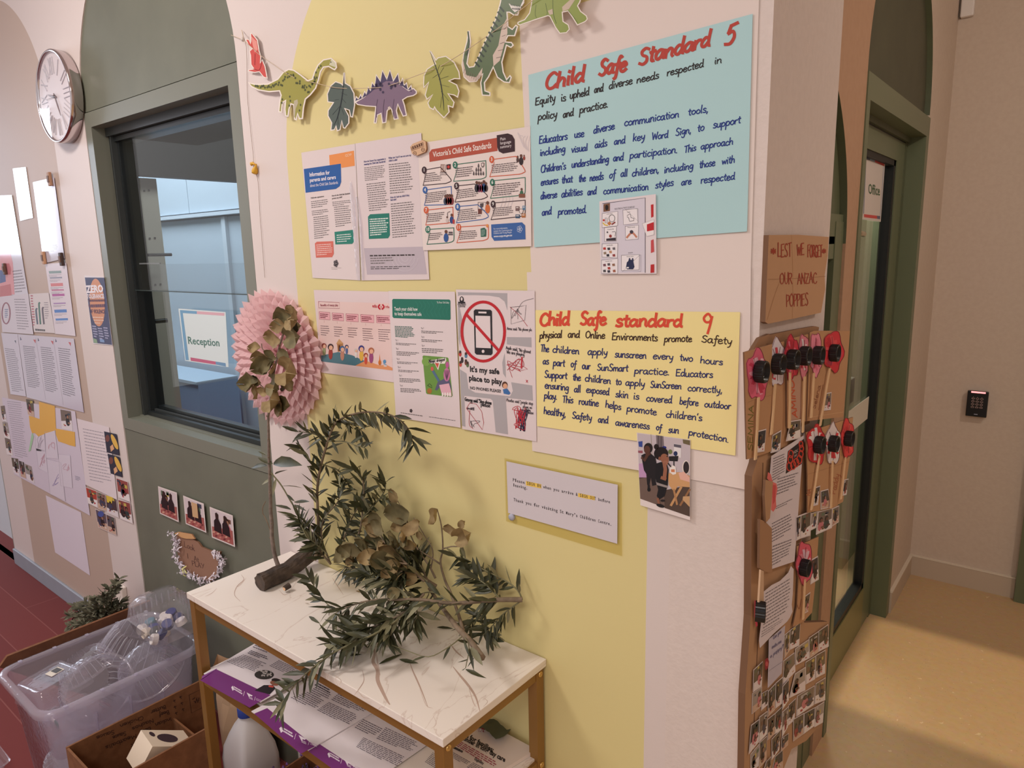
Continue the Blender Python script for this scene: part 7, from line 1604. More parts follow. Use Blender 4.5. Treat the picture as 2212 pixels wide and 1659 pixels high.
for c, x, y, z_, lb, ra, rb in caps:
    d = MB(); mt = Matrix.Translation((jx + x * .9, jy + y * .9, jz + .004 + z_ * .8)) @ Matrix.Rotation(ra, 4, 'X') @ Matrix.Rotation(rb, 4, 'Y')
    d.lathe([(.0001, .012), (.0155, .012), (.017, .0105), (.0175, -.006), (.0158, -.006), (.0155, .009), (.0001, .0095)], M(capc[c], .4), 32, mt, False, lambda k, n_: 1 + .015 * (k % 2))
    tag(d.build('bottle_cap'), lb, 'bottle cap', 'bottle tops in the bakery box')
# flattened cardboard beside the tub and the artificial fern behind it
KRAFT = noisy('kraft_cardboard', (120, 78, 48), (134, 90, 58), 40, .8, bump=.1); KRAFTD = noisy('kraft_edge', (116, 72, 42), (132, 84, 52), 60, .85)
d = MB(); d.prism([(-2.615, -.20, .0), (-2.615, -.07, .0), (-2.615, -.06, .372), (-2.615, -.52, .372), (-2.615, -.545, .345), (-2.615, -.50, .30)], (-.012, 0, 0), noisy('shaded_kraft', (96, 58, 36), (108, 68, 44), 40, .8), KRAFTD); tag(d.build('flattened_carton'), 'flattened brown cardboard standing between the tub and the fern', 'cardboard')  # shade on the panel's face is put into this darker kraft
fe = empty('artificial_fern', (-2.76, -.17, 0), 'dull green artificial fern standing behind the cardboard beside the outlet', 'plant')
d = MB(); d.lathe([(.0001, 0), (.05, 0), (.06, .10), (.066, .11), (.056, .11), (.052, .09), (.0001, .09)], M((110, 80, 60), .8), 20, Matrix.Translation((-2.76, -.17, 0))); d.build('pot', fe)
FERN = leaf_mat('fern_frond', (84, 86, 68), (132, 128, 108), 50, .85); rr = random.Random(14)
d = MB(); ds = MB()
FT = [wp(150, 1352, -.26), wp(152, 1330, -.24), wp(165, 1310, -.22), wp(185, 1300, -.2), wp(205, 1295, -.19), wp(225, 1283, -.17), wp(235, 1270, -.16), wp(250, 1262, -.15), wp(258, 1250, -.13), wp(262, 1300, -.13), wp(245, 1305, -.15), wp(215, 1315, -.18), wp(190, 1325, -.21), wp(165, 1350, -.24), wp(200, 1335, -.2), wp(230, 1320, -.17), wp(270, 1318, -.12)]
for tip in FT:
    base = Vector((-2.76 + rr.uniform(-.02, .02), -.17 + rr.uniform(-.02, .02), .10)); mid = base.lerp(tip, .5) + Vector((0, 0, .08)); P = smooth_line([base, mid, tip], 8)
    ds.tube(P, .0016, M((96, 84, 60), .8), 5)
    for i in range(3, len(P)):
        ax = (P[i] - P[i - 1]).normalized()
        for s_ in range(5):
            v = Vector((rr.uniform(-1, 1), rr.uniform(-1, 1), rr.uniform(-1, 1))); v = (v - ax * v.dot(ax)).normalized()
            olive_leaf(d, P[i], ax * .8 + v, rr.uniform(.022, .038), rr, FERN, w=.0052)
d.build('fronds', fe); ds.build('stems', fe)
# front cardboard box with handwriting inside its flap
zX = Z(140, 1460, 3.735)
BX = -2.105
bx = empty('cardboard_box', (-1.99, -.38, 0), 'open brown cardboard box with marker writing inside, in front of the tub', 'box')
d = MB(); zb = .285
d.box(BX - .006, BX, -.535, -.145, .004, zb, KRAFT); d.box(-1.872, -1.866, -.535, -.235, .004, zb - .002, KRAFT); d.box(BX, -1.872, -.535, -.529, .004, zb - .002, KRAFT); d.box(BX, -1.872, -.241, -.235, .004, zb - .08, KRAFT); d.box(BX, -1.872, -.529, -.241, 0, .006, KRAFT)
d.build('carton', bx)
dd = Draw(('x', BX + .0006), zX, rough=.8); INKB = (62, 38, 30)
UP = (.25, 1)
for t, x0, y0, x1, y1 in (("Butter", 812, 258, 690, 306), ("Chicken", 632, 345, 440, 418), ("Sauce", 398, 458, 252, 512), ("Beef", 838, 300, 758, 325), ("Nachos", 712, 368, 540, 440), ("Sauce", 492, 470, 382, 510), ("Indian", 858, 355, 725, 408), ("Beef", 690, 432, 605, 470), ("Meatballs", 575, 490, 325, 590), ("Coconut", 720, 480, 530, 575)):
    dd.hand(t, (x0, y0 - 22), (x1, y1 - 22), 17, 5, INKB, 2, up=UP)
for x, y in ((935, 175), (885, 205), (945, 225), (890, 255), (955, 275), (900, 305)): dd.ribbon([(x - 10, y), (x + 8, y - 12)], 5, INKB, 2); dd.ribbon([(x - 6, y - 12), (x + 4, y + 8)], 5, INKB, 2)
dd.ring([(1002, 155), (1105, 105), (1110, 255), (1022, 300)], 4, INKB, 2); 
for k in range(6): dd.ribbon([(1030 + k * 12, 190 + (k % 3) * 14), (1050 + k * 8, 176 + (k % 2) * 40)], 6, INKB, 2)
o = dd.build('marker_writing', bx)
rr = random.Random(21)
for i, (x, y, z_, sx, sy, sz, ry, lb) in enumerate(((-2.03, -.45, .11, .06, .09, .05, .25, 'folded card carton standing at the near end of the open box'), (-2.0, -.37, .11, .08, .07, .05, -.3, 'flattened brown carton leaning in the middle of the open box'), (-2.05, -.31, .12, .05, .09, .04, .4, 'narrow card strip leaning at the far end of the open box'), (-1.93, -.46, .10, .05, .07, .05, .2, 'small brown carton at the front corner of the open box'))):
    mt = Matrix.Translation((x, y, z_)) @ Matrix.Rotation(ry, 4, 'Y') @ Matrix.Rotation(rr.uniform(-.4, .4), 4, 'X')
    d = MB(); t = .003
    for q in ((-sx / 2, -sx / 2 + t, -sy / 2, sy / 2), (sx / 2 - t, sx / 2, -sy / 2, sy / 2), (-sx / 2 + t, sx / 2 - t, -sy / 2, -sy / 2 + t), (-sx / 2 + t, sx / 2 - t, sy / 2 - t, sy / 2)):
        k0 = len(d.v); d.box(q[0], q[1], q[2], q[3], -sz, sz * (.6 + .5 * (i % 2)), M((150 + 14 * i, 104 + 12 * i, 70 + 10 * i), .8))
        for j in range(k0, len(d.v)): d.v[j] = mt @ d.v[j]
    tag(d.build('small_carton'), lb, 'carton')
# white milk carton lying in the box
mc = empty('milk_carton', (-1.93, -.32, .2), 'white gable-top carton with dark ovals leaning in the open box', 'carton')
a, b2, c3, d4 = xp(335, 1645, -1.915), xp(400, 1550, -1.915), xp(445, 1570, -1.90), xp(395, 1640, -1.90)
mt = Matrix.Translation((-1.945, -.335, .222)) @ Matrix.Rotation(-.55, 4, 'X') @ Matrix.Rotation(.15, 4, 'Y')
WC = M((232, 214, 192), .5); d = MB(); hw = .042; hl = .085
pr = [(-hw, -hl, -hw), (hw, -hl, -hw), (hw, -hl, hw), (-hw, -hl, hw)]; pr2 = [(x, hl * .6, z_) for x, y, z_ in pr]; rg = [(-hw, hl * 1.15, 0), (hw, hl * 1.15, 0)]; fin = [(-hw, hl * 1.4, 0), (hw, hl * 1.4, 0)]
V = [mt @ Vector(p) for p in pr + pr2 + rg + fin]
d.add(V, [(0, 1, 2, 3), (0, 4, 5, 1), (1, 5, 6, 2), (2, 6, 7, 3), (3, 7, 4, 0), (4, 8, 9, 5), (7, 6, 9, 8), (5, 9, 6), (4, 7, 8), (8, 10, 11, 9)], WC); d.build('carton_body', mc)
d = MB(); DKO = M((66, 48, 56), .5)
def oval(cx, cy, rx, ry, face, mat):
    P = []
    for i in range(20):
        a_ = 2 * math.pi * i / 20; u_, v_ = cx + rx * math.cos(a_), cy + ry * math.sin(a_)
        P.append(mt @ (Vector((hw + .0005, v_, u_)) if face == 'x' else Vector((u_, v_, hw + .0005))))
    d.add(P, [list(range(20))], mat)
oval(.005, -.01, .018, .034, 'x', DKO); oval(-.02, -.075, .016, .012, 'x', DKO); oval(.0, -.02, .022, .032, 'z', DKO); oval(.02, .03, .008, .012, 'z', M((190, 60, 60), .5)); oval(-.02, -.06, .012, .008, 'z', DKO)
d.build('printed_ovals', mc)
# milk jug under the table
jg = empty('milk_jug', (-1.80, -.158, 0), 'empty white plastic milk jug with a blue cap under the table left end', 'jug')
JUG = bpy.data.materials.new('milky_jug_plastic'); JUG.use_nodes = True; q = JUG.node_tree.nodes['Principled BSDF']; q.inputs['Base Color'].default_value = lin((226, 222, 224)); q.inputs['Roughness'].default_value = .35; q.inputs['Transmission Weight'].default_value = .25
d = MB(); sq = lambda k, n_: (1 / max(abs(math.cos(2 * math.pi * k / n_)), abs(math.sin(2 * math.pi * k / n_)))) ** .72
R_ = [(.060, .003), (.068, .012), (.069, .09), (.066, .10), (.069, .115), (.069, .17), (.064, .21), (.052, .25), (.038, .28), (.024, .298), (.021, .305), (.021, .32)]
nn_ = 40; V = []
for r, h in R_:
    f_ = max(0, min(1, (.30 - h) / .1))
    for k in range(nn_):
        a_ = 2 * math.pi * k / nn_; s_ = 1 + (sq(k, nn_) - 1) * f_; rr_ = r * s_ * (.93)
        x_, y_ = rr_ * math.cos(a_), rr_ * math.sin(a_)
        dent = -.010 * math.exp(-((a_ - 5.2) / .35) ** 2) * math.exp(-((h - .18) / .05) ** 2)
        V.append(Vector((-1.80 + x_ * (1 + dent * 12), -.158 + y_ * (1 + dent * 12), h)))
d.add(V, [(i * nn_ + k, i * nn_ + (k + 1) % nn_, (i + 1) * nn_ + (k + 1) % nn_, (i + 1) * nn_ + k) for i in range(len(R_) - 1) for k in range(nn_)], JUG, True); d.add(V[:nn_], [list(range(nn_))], JUG)
d.build('jug_body', jg)
d = MB(); d.lathe([(.0245, .308), (.0245, .334), (.022, .337), (.0001, .337)], M((40, 62, 140), .4), 32, Matrix.Translation((-1.80, -.158, 0)), True, lambda k, n_: 1 + .012 * (k % 2)); d.build('cap', jg)
d = MB(); d.tube(smooth_line([(-1.80 - .040, -.158 + .045, .275), (-1.80 - .07, -.158 + .05, .26), (-1.80 - .072, -.158 + .052, .21), (-1.80 - .058, -.158 + .05, .17)], 4), .011, JUG, 10); d.build('handle', jg)
# paper bag and dark printed packet behind the box, dried lavender under the shelf, lid on the floor
d = MB(); PB = M((206, 172, 140), .8); rr = random.Random(6)
V = []
for j, z_ in enumerate((.0, .1, .2, .27, .31)):
    for k in range(12):
        a_ = 2 * math.pi * k / 12; V.append(Vector((-2.06 + (.075 + rr.uniform(-.006, .01)) * math.cos(a_), -.06 + (.042 + rr.uniform(-.004, .006)) * math.sin(a_), z_ + (rr.uniform(-.015, .02) if j == 4 else 0))))
d.add(V, [(i * 12 + k, i * 12 + (k + 1) % 12, (i + 1) * 12 + (k + 1) % 12, (i + 1) * 12 + k) for i in range(4) for k in range(12)], PB); d.add(V[:12], [list(range(12))], PB)
bg_ = tag(d.build('paper_bag'), 'crumpled tan paper bag behind the open box against the green panel', 'bag')
d = MB(); d.box(-1.985, -1.91, -.085, -.02, 0, .24, M((84, 58, 54), .5), .004); d.box(-1.98, -1.93, -.0862, -.0852, .13, .2, M((190, 150, 140), .5)); d.box(-1.95, -1.92, -.0862, -.0852, .05, .12, M((150, 110, 104), .5)); tag(d.build('printed_packet'), 'dark brown printed packet standing behind the milk jug', 'packet')
lv = empty('dried_lavender', (-1.52, -.16, 0), 'bunch of dried purple lavender in a low carton under the shelf', 'flowers')
d = MB(); 
for q in ((-1.66, -1.655, -.29, -.04), (-1.405, -1.40, -.29, -.04), (-1.655, -1.405, -.29, -.285), (-1.655, -1.405, -.045, -.04)): d.box(*q, .005, .18, KRAFT)
d.box(-1.655, -1.405, -.285, -.045, 0, .006, KRAFT); d.build('carton', lv)
ds, df = MB(), MB(); VP = [M((96, 70, 130), .8), M((120, 84, 150), .8), M((84, 62, 104), .8), M((180, 120, 110), .8)]
for i in range(60):
    p = Vector((-1.53 + rr.uniform(-.1, .1), -.16 + rr.uniform(-.09, .09), .02)); t = p + Vector((rr.uniform(-.07, .05), rr.uniform(-.07, .05), rr.uniform(.13, .20)))
    ds.tube([p, p.lerp(t, .5) + Vector((0, 0, .02)), t], .001, M((104, 100, 76), .8), 4, False)
    for k in range(14):
        c = t + Vector((rr.gauss(0, .005), rr.gauss(0, .005), -.045 * rr.random())); s_ = rr.uniform(.003, .006); m_ = rr.choice(VP[:3] if rr.random() < .93 else VP)
        df.add([c + Vector((s_, 0, 0)), c + Vector((0, s_, 0)), c + Vector((-s_, 0, 0)), c + Vector((0, -s_, 0)), c + Vector((0, 0, s_ * 1.4)), c - Vector((0, 0, s_ * 1.2))], [(0, 1, 4), (1, 2, 4), (2, 3, 4), (3, 0, 4), (1, 0, 5), (2, 1, 5), (3, 2, 5), (0, 3, 5)], m_)
ds.build('stems', lv); df.build('flower_heads', lv)
d = MB(); shell(d, [rrect(-2.74, -2.60, -.66, -.575, .02, .003), rrect(-2.745, -2.595, -.665, -.57, .022, .02), rrect(-2.755, -2.585, -.675, -.56, .025, .022)], clear('clear_lid_plastic', (.95, .94, .97), .12, (.85, .82, .9), 1.5, .06)); tag(d.build('plastic_lid'), 'clear plastic lid lying on the red floor beside the tub', 'lid')
# ------------------------------------------------------------------ poppy display on the pier
XPF = -.385
zV = Z(1580, 480, 3.317); zU = Z(1580, 860, 3.317); zW = Z(1580, 1240, 3.96)
def on_pier(off, z, rough=.8): return Draw(('x', XPF + off), z, rough=rough)
CARD = (182, 143, 108); CARD2 = (168, 128, 95); CEDGE = (120, 88, 66); BAG = (194, 153, 118)
def board(name, label, z, pts, off, thick, col=CARD, cat='cardboard', fn=None):
    d = on_pier(off, z); d.slab(pts, col, thick, CEDGE)
    if fn: fn(d)
    return d.done(name, label, cat)
MK = (160, 66, 48)
def f(d):
    d.ribbon([(262, 410), (470, 402), (672, 388)], 3, (160, 116, 82), 1); d.ribbon([(430, 95), (440, 400), (436, 690)], 3, (182, 136, 98), 1); d.ribbon([(255, 700), (310, 520), (350, 412)], 3, (176, 130, 92), 1)
    d.hand('*', (280, 240), (318, 240), 38, 9, MK, 3); d.hand('LEST', (330, 250), (430, 245), 56, 6.5, MK, 3); d.hand('WE', (468, 240), (520, 236), 48, 6.5, MK, 3); d.hand('FORGET', (545, 250), (650, 246), 50, 6.5, MK, 3); d.hand('*', (648, 232), (676, 230), 30, 7, MK, 3)
    d.hand('OUR', (345, 445), (436, 440), 46, 5.5, MK, 3); d.hand('ANZAC', (472, 445), (612, 435), 44, 5.5, MK, 3); d.hand('POPPIES', (392, 605), (550, 595), 52, 5.5, MK, 3)
bgp = board('paper_bag_sign', 'flattened brown paper bag lettered LEST WE FORGET OUR ANZAC POPPIES', zV, [(268, 92), (480, 90), (697, 106), (690, 240), (668, 380), (672, 480), (642, 648), (450, 690), (262, 728), (243, 715), (255, 400)], .010, .008, BAG, 'sign', f)
d = on_pier(.0045, zV); d.slab([(256, 98), (272, 94), (274, 140), (256, 145)], (226, 220, 214), .003); d.slab([(236, 662), (252, 660), (250, 695), (236, 698)], (226, 220, 214), .003); d.build('tape', bgp)
# tall backing board
TB = [zU(148, 560), zU(190, 430), (1652, 965), (1735, 940), (1748, 1010), (1741, 1120), (1728, 1180), (1722, 1330), (1738, 1345), (1788, 1343), (1785, 1450), (1778, 1558), (1742, 1600), (1710, 1618), (1690, 1668), (1680, 1720), (1606, 1740), (1610, 1500), (1622, 1330)]
board('backing_board', 'tall brown cardboard backing carrying the lower half of the poppy display', ID, TB, .016, .012, CARD, fn=lambda d: d.ribbon([(1648, 1000), (1640, 1300), (1625, 1650)], 2, CEDGE, 1))
board('backing_board', 'torn brown cardboard strip showing behind the top row of poppy cards', zV, [(150, 920), (205, 830), (275, 800), (270, 808), (470, 768), (600, 745), (628, 752), (622, 790), (560, 1440), (150, 1600)], .008, .006, CARD2)
CARDS = [('brown card of the leftmost poppy, lettered in green', [(92, 932), (292, 872), (288, 1640), (250, 1655), (112, 1700), (104, 1400)], .020), ('brown card of the white and red poppy', [(290, 875), (398, 848), (402, 1590), (385, 1610), (285, 1645)], .018), ('brown card with orange lettering under the two middle poppies', [(396, 842), (562, 798), (552, 1418), (400, 1475)], .021),
         ('brown card of the two right poppies in the top row, overhanging the pier edge', [(562, 790), (590, 778), (850, 778), (828, 1060), (800, 1395), (542, 1425)], .0235)]
def fa(d):
    d.hand('SEMINAH', (150, 1640), (158, 1310), 20, 6, (120, 112, 52), 2, up=(-1, -.1)); d.ribbon([(120, 1290), (200, 1260), (285, 1240)], 2, (160, 118, 84), 1)
def fc(d): 
    d.poly([(430, 1110), (500, 1090), (500, 1400), (425, 1425)], (190, 150, 128), 1); d.hand('AMINO', (470, 1400), (445, 1130), 20, 9, (196, 92, 60), 2, up=(-1, -.1))
def fd(d): d.hand('Selena', (600, 1340), (640, 1170), 14, 4, (140, 88, 60), 2, up=(-1, -.25)); d.ribbon([(625, 1345), (655, 1165)], 4, (140, 88, 60), 2); d.ribbon([(545, 1400), (800, 1360)], 3, (210, 170, 130), 1)
for (lb, pts, off), fn in zip(CARDS, (fa, None, fc, fd)): board('poppy_card', lb, zV, pts, off, .0022, (188, 144, 106), 'card', fn)
def fe_(d): d.hand('Paddy', (742, 690), (775, 545), 20, 6, (168, 104, 72), 2, up=(-1, -.2)); d.hand('NA', (560, 700), (570, 650), 14, 6, (168, 104, 72), 2, up=(-1, -.2)); d.ribbon([(550, 545), (860, 450)], 2, (160, 118, 84), 1)
board('poppy_card', 'brown card of the three poppies in the second row', zU, [(535, 246), (640, 212), (872, 136), (850, 420), (800, 742), (720, 790), (545, 822), (545, 560)], .026, .0022, (190, 146, 106), 'card', fe_)
board('poppy_card', 'brown card of the lone pink poppy with a tick mark', zU, [(468, 1062), (625, 992), (600, 1330), (578, 1535), (520, 1600), (440, 1640), (470, 1500), (480, 1300)], .021, .0022, (188, 144, 106), 'card', lambda d: d.ribbon([(470, 1480), (485, 1510), (500, 1440)], 4, (140, 84, 60), 2))
# story sheets
d = on_pier(.0225, zU, .6); d.sheet([(288, 415), (520, 266), (452, 1170), (214, 1250)], (222, 212, 218), wav=0)
d.poly([(404, 380), (518, 292), (502, 472), (388, 542)], (40, 32, 36), 2); d.text('ANZAC', (440, 402), (476, 382), 20, (206, 190, 186), 4, .5); d.text('DAY', (448, 425), (470, 412), 16, (206, 190, 186), 4, .5)
for x, y, r in ((424, 400, 16), (420, 440, 17), (412, 490, 18), (440, 480, 18), (462, 462, 18), (484, 440, 18), (496, 400, 15), (500, 360, 14), (496, 330, 13)): d.ring([(x + r * math.cos(a), y + r * 1.7 * math.sin(a)) for a in [i * .6 for i in range(11)]], 8, (206, 66, 52), 4)
d.lines((300, 425), (395, 385), (382, 545), (290, 600), 9, (120, 112, 120), 2, .34, seed=1); d.lines((330, 570), (480, 525), (470, 640), (320, 700), 6, (120, 112, 120), 2, .34, seed=2); d.lines((320, 770), (455, 705), (450, 740), (316, 800), 2, (120, 112, 120), 2, .34, seed=3)
d.lines((290, 890), (445, 810), (432, 960), (285, 1040), 7, (120, 112, 120), 2, .34, seed=4); d.lines((300, 1050), (440, 1000), (430, 1130), (230, 1240), 7, (120, 112, 120), 2, .34, seed=5)
d.done('story_sheet', 'long white typed sheet with a black and red poppy picture at its top', 'paper')
d = on_pier(.0235, zU, .6); P = [(232, 1388), (290, 1340), (350, 1310), (410, 1250), (428, 1205), (446, 1225), (440, 1400), (432, 1480), (438, 1530), (420, 1570), (400, 1600), (300, 1690), (205, 1790), (200, 1740), (215, 1600)]
d.slab(P, (222, 212, 218), .0005); d.lines((245, 1390), (425, 1280), (420, 1540), (225, 1660), 11, (120, 112, 120), 1, .3, seed=6); d.lines((218, 1665), (390, 1565), (370, 1610), (212, 1720), 3, (120, 112, 120), 1, .3, seed=7)
d.done('story_sheet', 'torn lower typed sheet with a wavy top edge on the poppy display', 'paper')
d = on_pier(.0242, zW, .6); d.sheet([(322, 560), (460, 440), (430, 850), (312, 975)], (196, 190, 204)); d.words([('Can you', 355, 560, 425, 500), ('make me', 345, 640, 425, 585), ('a poppy?', 330, 720, 445, 625)], 17, 4, (120, 116, 146)); d.ribbon([(318, 830), (440, 745)], 3, (150, 146, 160), 2)
d.done('note_sheet', 'grey lined note with pale handwriting below the torn typed sheet', 'paper')
d = on_pier(.027, zW); d.poly([(288, 730), (312, 715), (322, 750), (315, 800), (295, 825), (284, 790)], (150, 48, 56), 0); d.ell(302, 768, 12, 22, (196, 90, 92), 1, 12); 
tag(d.build('paper_petal'), 'dark red paper petal stuck at the left edge of the grey note', 'petal')
d = on_pier(.034, zU); d.slab([(246, 585), (298, 598), (292, 700), (276, 860), (248, 892), (238, 700)], CARD, .004, CEDGE); d.slab([(216, 870), (250, 885), (300, 935), (302, 1258), (250, 1245), (212, 1222)], CARD2, .004, CEDGE, lay=-20)
d.done('cardboard_flap', 'brown cardboard flap folded out over the left edge of the long typed sheet', 'cardboard')
d = on_pier(.0335, zU); d.poly([(262, 530), (282, 545), (296, 600), (322, 612), (330, 650), (318, 720), (322, 780), (300, 815), (284, 800), (292, 700), (285, 610), (255, 575)], (222, 116, 112), 0); d.poly([(290, 620), (318, 625), (312, 740), (298, 760)], (206, 84, 84), 1)
tag(d.build('paper_petal'), 'pink-red paper petal tucked under the cardboard flap', 'petal')

# poppies: paper petals, bottle-top heart, wooden stem
WOODC = M((226, 190, 146), .6); BLKCAP = M((26, 25, 27), .32)
def poppy(label, z, cx, cy, w, h, cap, stick, cols, off, seed, capr=.0165):
    e = empty('paper_poppy', xp(*z(cx, cy), XPF + off), label, 'paper flower', 'paper poppies on the pier')
    rr = random.Random(seed); n_ = 30; P = []
    for i in range(n_):
        a = 2 * math.pi * i / n_; r = 1.10 + .11 * math.cos(5 * a + seed) + rr.uniform(-.05, .05); P.append((cx + w / 2 * r * math.cos(a), cy + h / 2 * r * math.sin(a)))
    d = on_pier(off, z, .7); d.slab(P, cols[0], .0006); d.ring(P, 3, (110, 40, 56), 3)
    for k in range(16):
        a = rr.uniform(0, 6.28); r0, r1 = rr.uniform(.15, .5), rr.uniform(.6, .92); c = cols[1 + k % (len(cols) - 1)]
        d.ribbon([(cx + w / 2 * r * math.cos(a + da), cy + h / 2 * r * math.sin(a + da)) for r, da in ((r0, 0), ((r0 + r1) / 2, .1), (r1, .02))], w * .16, c, 1 + .3 * (k % 4))
    for k in range(5):
        a = (2 * math.pi * (k + .5) - seed) / 5; d.ribbon([(cx + w / 2 * r * math.cos(a), cy + h / 2 * r * math.sin(a)) for r in (.3, .6, .84)], 2.5, (120, 44, 62), 3)
    d.build('petals', e)
    d = MB(); a, b = [xp(*z(x, y), XPF + off - .0005 + .0042) for x, y in stick]; mid = a.lerp(b, .5) + Vector((0, .001, 0)); S = [a, a.lerp(b, .3), mid, a.lerp(b, .8), b]
    V = []; 
    for i, p in enumerate(S):
        ww = (.0030, .0034, .0026, .0036, .0042)[i]
        V += [p + Vector((.0012, -ww, 0)), p + Vector((.0012, ww, 0)), p + Vector((-.0012, ww, 0)), p + Vector((-.0012, -ww, 0))]
    d.add(V, [(i * 4 + k, i * 4 + (k + 1) % 4, (i + 1) * 4 + (k + 1) % 4, (i + 1) * 4 + k) for i in range(4) for k in range(4)] + [(3, 2, 1, 0), (16, 17, 18, 19)], WOODC); d.build('stem', e)
    d = MB(); c = xp(*z(*cap), XPF + off + .0085); mt = Matrix.Translation(c - Vector((.0075, 0, 0))) @ Matrix.Rotation(math.pi / 2, 4, 'Y')
    rib = lambda k, n2: 1 + .022 * (1 if k % 2 else -1)
    d.lathe([(capr * .94, .0), (capr, .002), (capr, .0135)], BLKCAP, 56, mt, False, rib); d.lathe([(capr, .0135), (capr * .98, .015), (capr * .86, .015), (capr * .84, .004), (.0001, .0035)], BLKCAP, 40, mt); d.lathe([(capr * .62, .0035), (capr * .62, .010), (capr * .56, .010), (capr * .56, .0035)], BLKCAP, 30, mt)
    d.build('bottle_top_heart', e)
R1, R2, PKc, WHc, MGc = (206, 56, 72), (226, 84, 90), (226, 120, 146), (236, 224, 226), (190, 60, 100)
poppy('large deep pink poppy at the left end of the top row', zV, 188, 1095, 140, 330, (216, 1072), ((195, 1255), (172, 1700)), [(228, 104, 134), (240, 160, 184), (206, 62, 94), (244, 190, 204)], .0205, 1)
poppy('white poppy with red streaks, second from the left of the top row', zV, 326, 1005, 108, 310, (340, 1017), ((314, 1160), (286, 1520)), [(226, 218, 228), (226, 216, 228), (206, 70, 84), (220, 208, 222)], .0190, 2)
poppy('red poppy third from the left of the top row', zV, 432, 970, 90, 290, (443, 984), ((420, 1075), (416, 1475)), [(206, 56, 76), R2, (190, 44, 62), PKc], .0225, 3)
poppy('pink, white and red poppy touching the red one in the top row', zV, 518, 962, 74, 284, (530, 958), ((524, 1105), (512, 1505)), [(224, 132, 150), WHc, R1, (206, 80, 100)], .0218, 4)
poppy('magenta-pink poppy fifth from the left of the top row', zV, 606, 945, 82, 280, (626, 954), ((592, 1080), (572, 1400)), [(236, 140, 164), (240, 176, 206), (214, 84, 104), PKc], .0245, 5)
poppy('bright red poppy at the right end of the top row', zV, 732, 925, 126, 262, (741, 937), ((706, 1045), (636, 1458)), [(212, 54, 66), (196, 40, 56), R2, (206, 70, 100)], .0250, 6)
poppy('red and white poppy at the left of the second row', zU, 610, 336, 124, 262, (633, 335), ((632, 415), (574, 800)), [(214, 56, 62), WHc, (206, 44, 54), WHc], .0270, 7)
poppy('white poppy with red blotches in the middle of the second row', zU, 728, 330, 100, 264, (736, 327), ((726, 450), (714, 785)), [(232, 222, 222), (206, 40, 54), WHc, (214, 60, 70)], .0274, 8)
poppy('plain red poppy at the right end of the second row', zU, 832, 290, 84, 252, (846, 290), ((818, 425), (786, 722)), [(222, 70, 70), (206, 54, 58), (230, 96, 92)], .0278, 9)
poppy('pink poppy alone on its card under the row of photos', zU, 524, 1182, 104, 272, (530, 1216), ((528, 1300), (515, 1582)), [(222, 96, 116), (226, 190, 206), (206, 70, 90), (230, 140, 156)], .0222, 10)
# side-on bottle-top poppy low on the left edge
e = empty('paper_poppy', xp(*zU(206, 1520), XPF + .03), 'poppy seen side-on at the left board edge with a black bottle top', 'paper flower', 'paper poppies on the pier')
d = on_pier(.02, zU); d.slab([(168, 1450), (184, 1455), (182, 1560), (188, 1630), (178, 1640), (168, 1560)], (206, 66, 92), .0006); d.build('petals', e)
d = MB(); c = xp(*zU(208, 1530), XPF + .036); mt = Matrix.Translation(c) @ Matrix.Rotation(.33, 4, 'Z') @ Matrix.Rotation(math.pi / 2, 4, 'Y'); d.lathe([(.0001, .008), (.015, .008), (.0165, .007), (.0165, -.008), (.0148, -.008), (.0145, .004), (.0001, .005)], BLKCAP, 48, mt, False, lambda k, n2: 1 + .02 * (1 if k % 2 else -1)); d.build('bottle_top_heart', e)
d = on_pier(.034, zU); d.slab([(212, 1230), (232, 1240), (232, 1490), (196, 1495)], (206, 172, 140), .003, lay=0); d.build('stem', e)

# snapshots on the cards
SN = [(zV, [(190, 1496), (250, 1480), (236, 1642), (180, 1652)], 'snapshot on the green-lettered card below the leftmost poppy', .0212), (zV, [(296, 1526), (358, 1490), (350, 1640), (282, 1655)], 'snapshot below the white and red poppy', .0200), (zV, [(425, 1425), (498, 1412), (495, 1548), (392, 1570)], 'snapshot of a dark-clothed child below the orange lettering', .0228), (zV, [(680, 1225), (718, 1217), (712, 1345), (657, 1352)], 'snapshot of a dark-haired child right of the bright red poppy stem', .0246),
      (zU, [(600, 640), (637, 627), (620, 765), (582, 776)], 'narrow snapshot beside the first stem of the second row', .0272), (zU, [(640, 665), (695, 650), (708, 784), (640, 800)], 'snapshot between the first two stems of the second row', .0272), (zU, [(810, 585), (839, 577), (825, 693), (795, 700)], 'small snapshot at the last stem of the second row', .0272),
      (zU, [(464, 850), (500, 835), (492, 1008), (466, 1022)], 'leftmost narrow snapshot of the strip under the second row', .0235), (zU, [(498, 836), (572, 808), (565, 985), (490, 1008)], 'snapshot with a dark-haired child second in the strip under the second row', .0238), (zU, [(572, 825), (622, 808), (606, 930), (562, 952)], 'pale snapshot third in the strip under the second row', .0235), (zU, [(620, 812), (726, 786), (720, 930), (606, 980)], 'widest snapshot of the strip under the second row', .0240), (zU, [(725, 790), (772, 768), (770, 888), (718, 922)], 'rightmost snapshot of the strip under the second row', .0235),
      (zU, [(576, 1155), (620, 1130), (626, 1300), (566, 1336)], 'snapshot tucked right of the lone pink poppy', .0219), (zU, [(526, 1420), (566, 1390), (550, 1530), (520, 1546)], 'small snapshot right of the lone poppy stem', .0222)]
for i, (z, q, lb, off) in enumerate(SN):
    d = on_pier(off, z, .4); d.sheet(q, (228, 218, 220)); d.photo(q, 400 + i, border=.05); d.done('printed_photo', lb, 'photo', 'snapshots on the poppy cards')
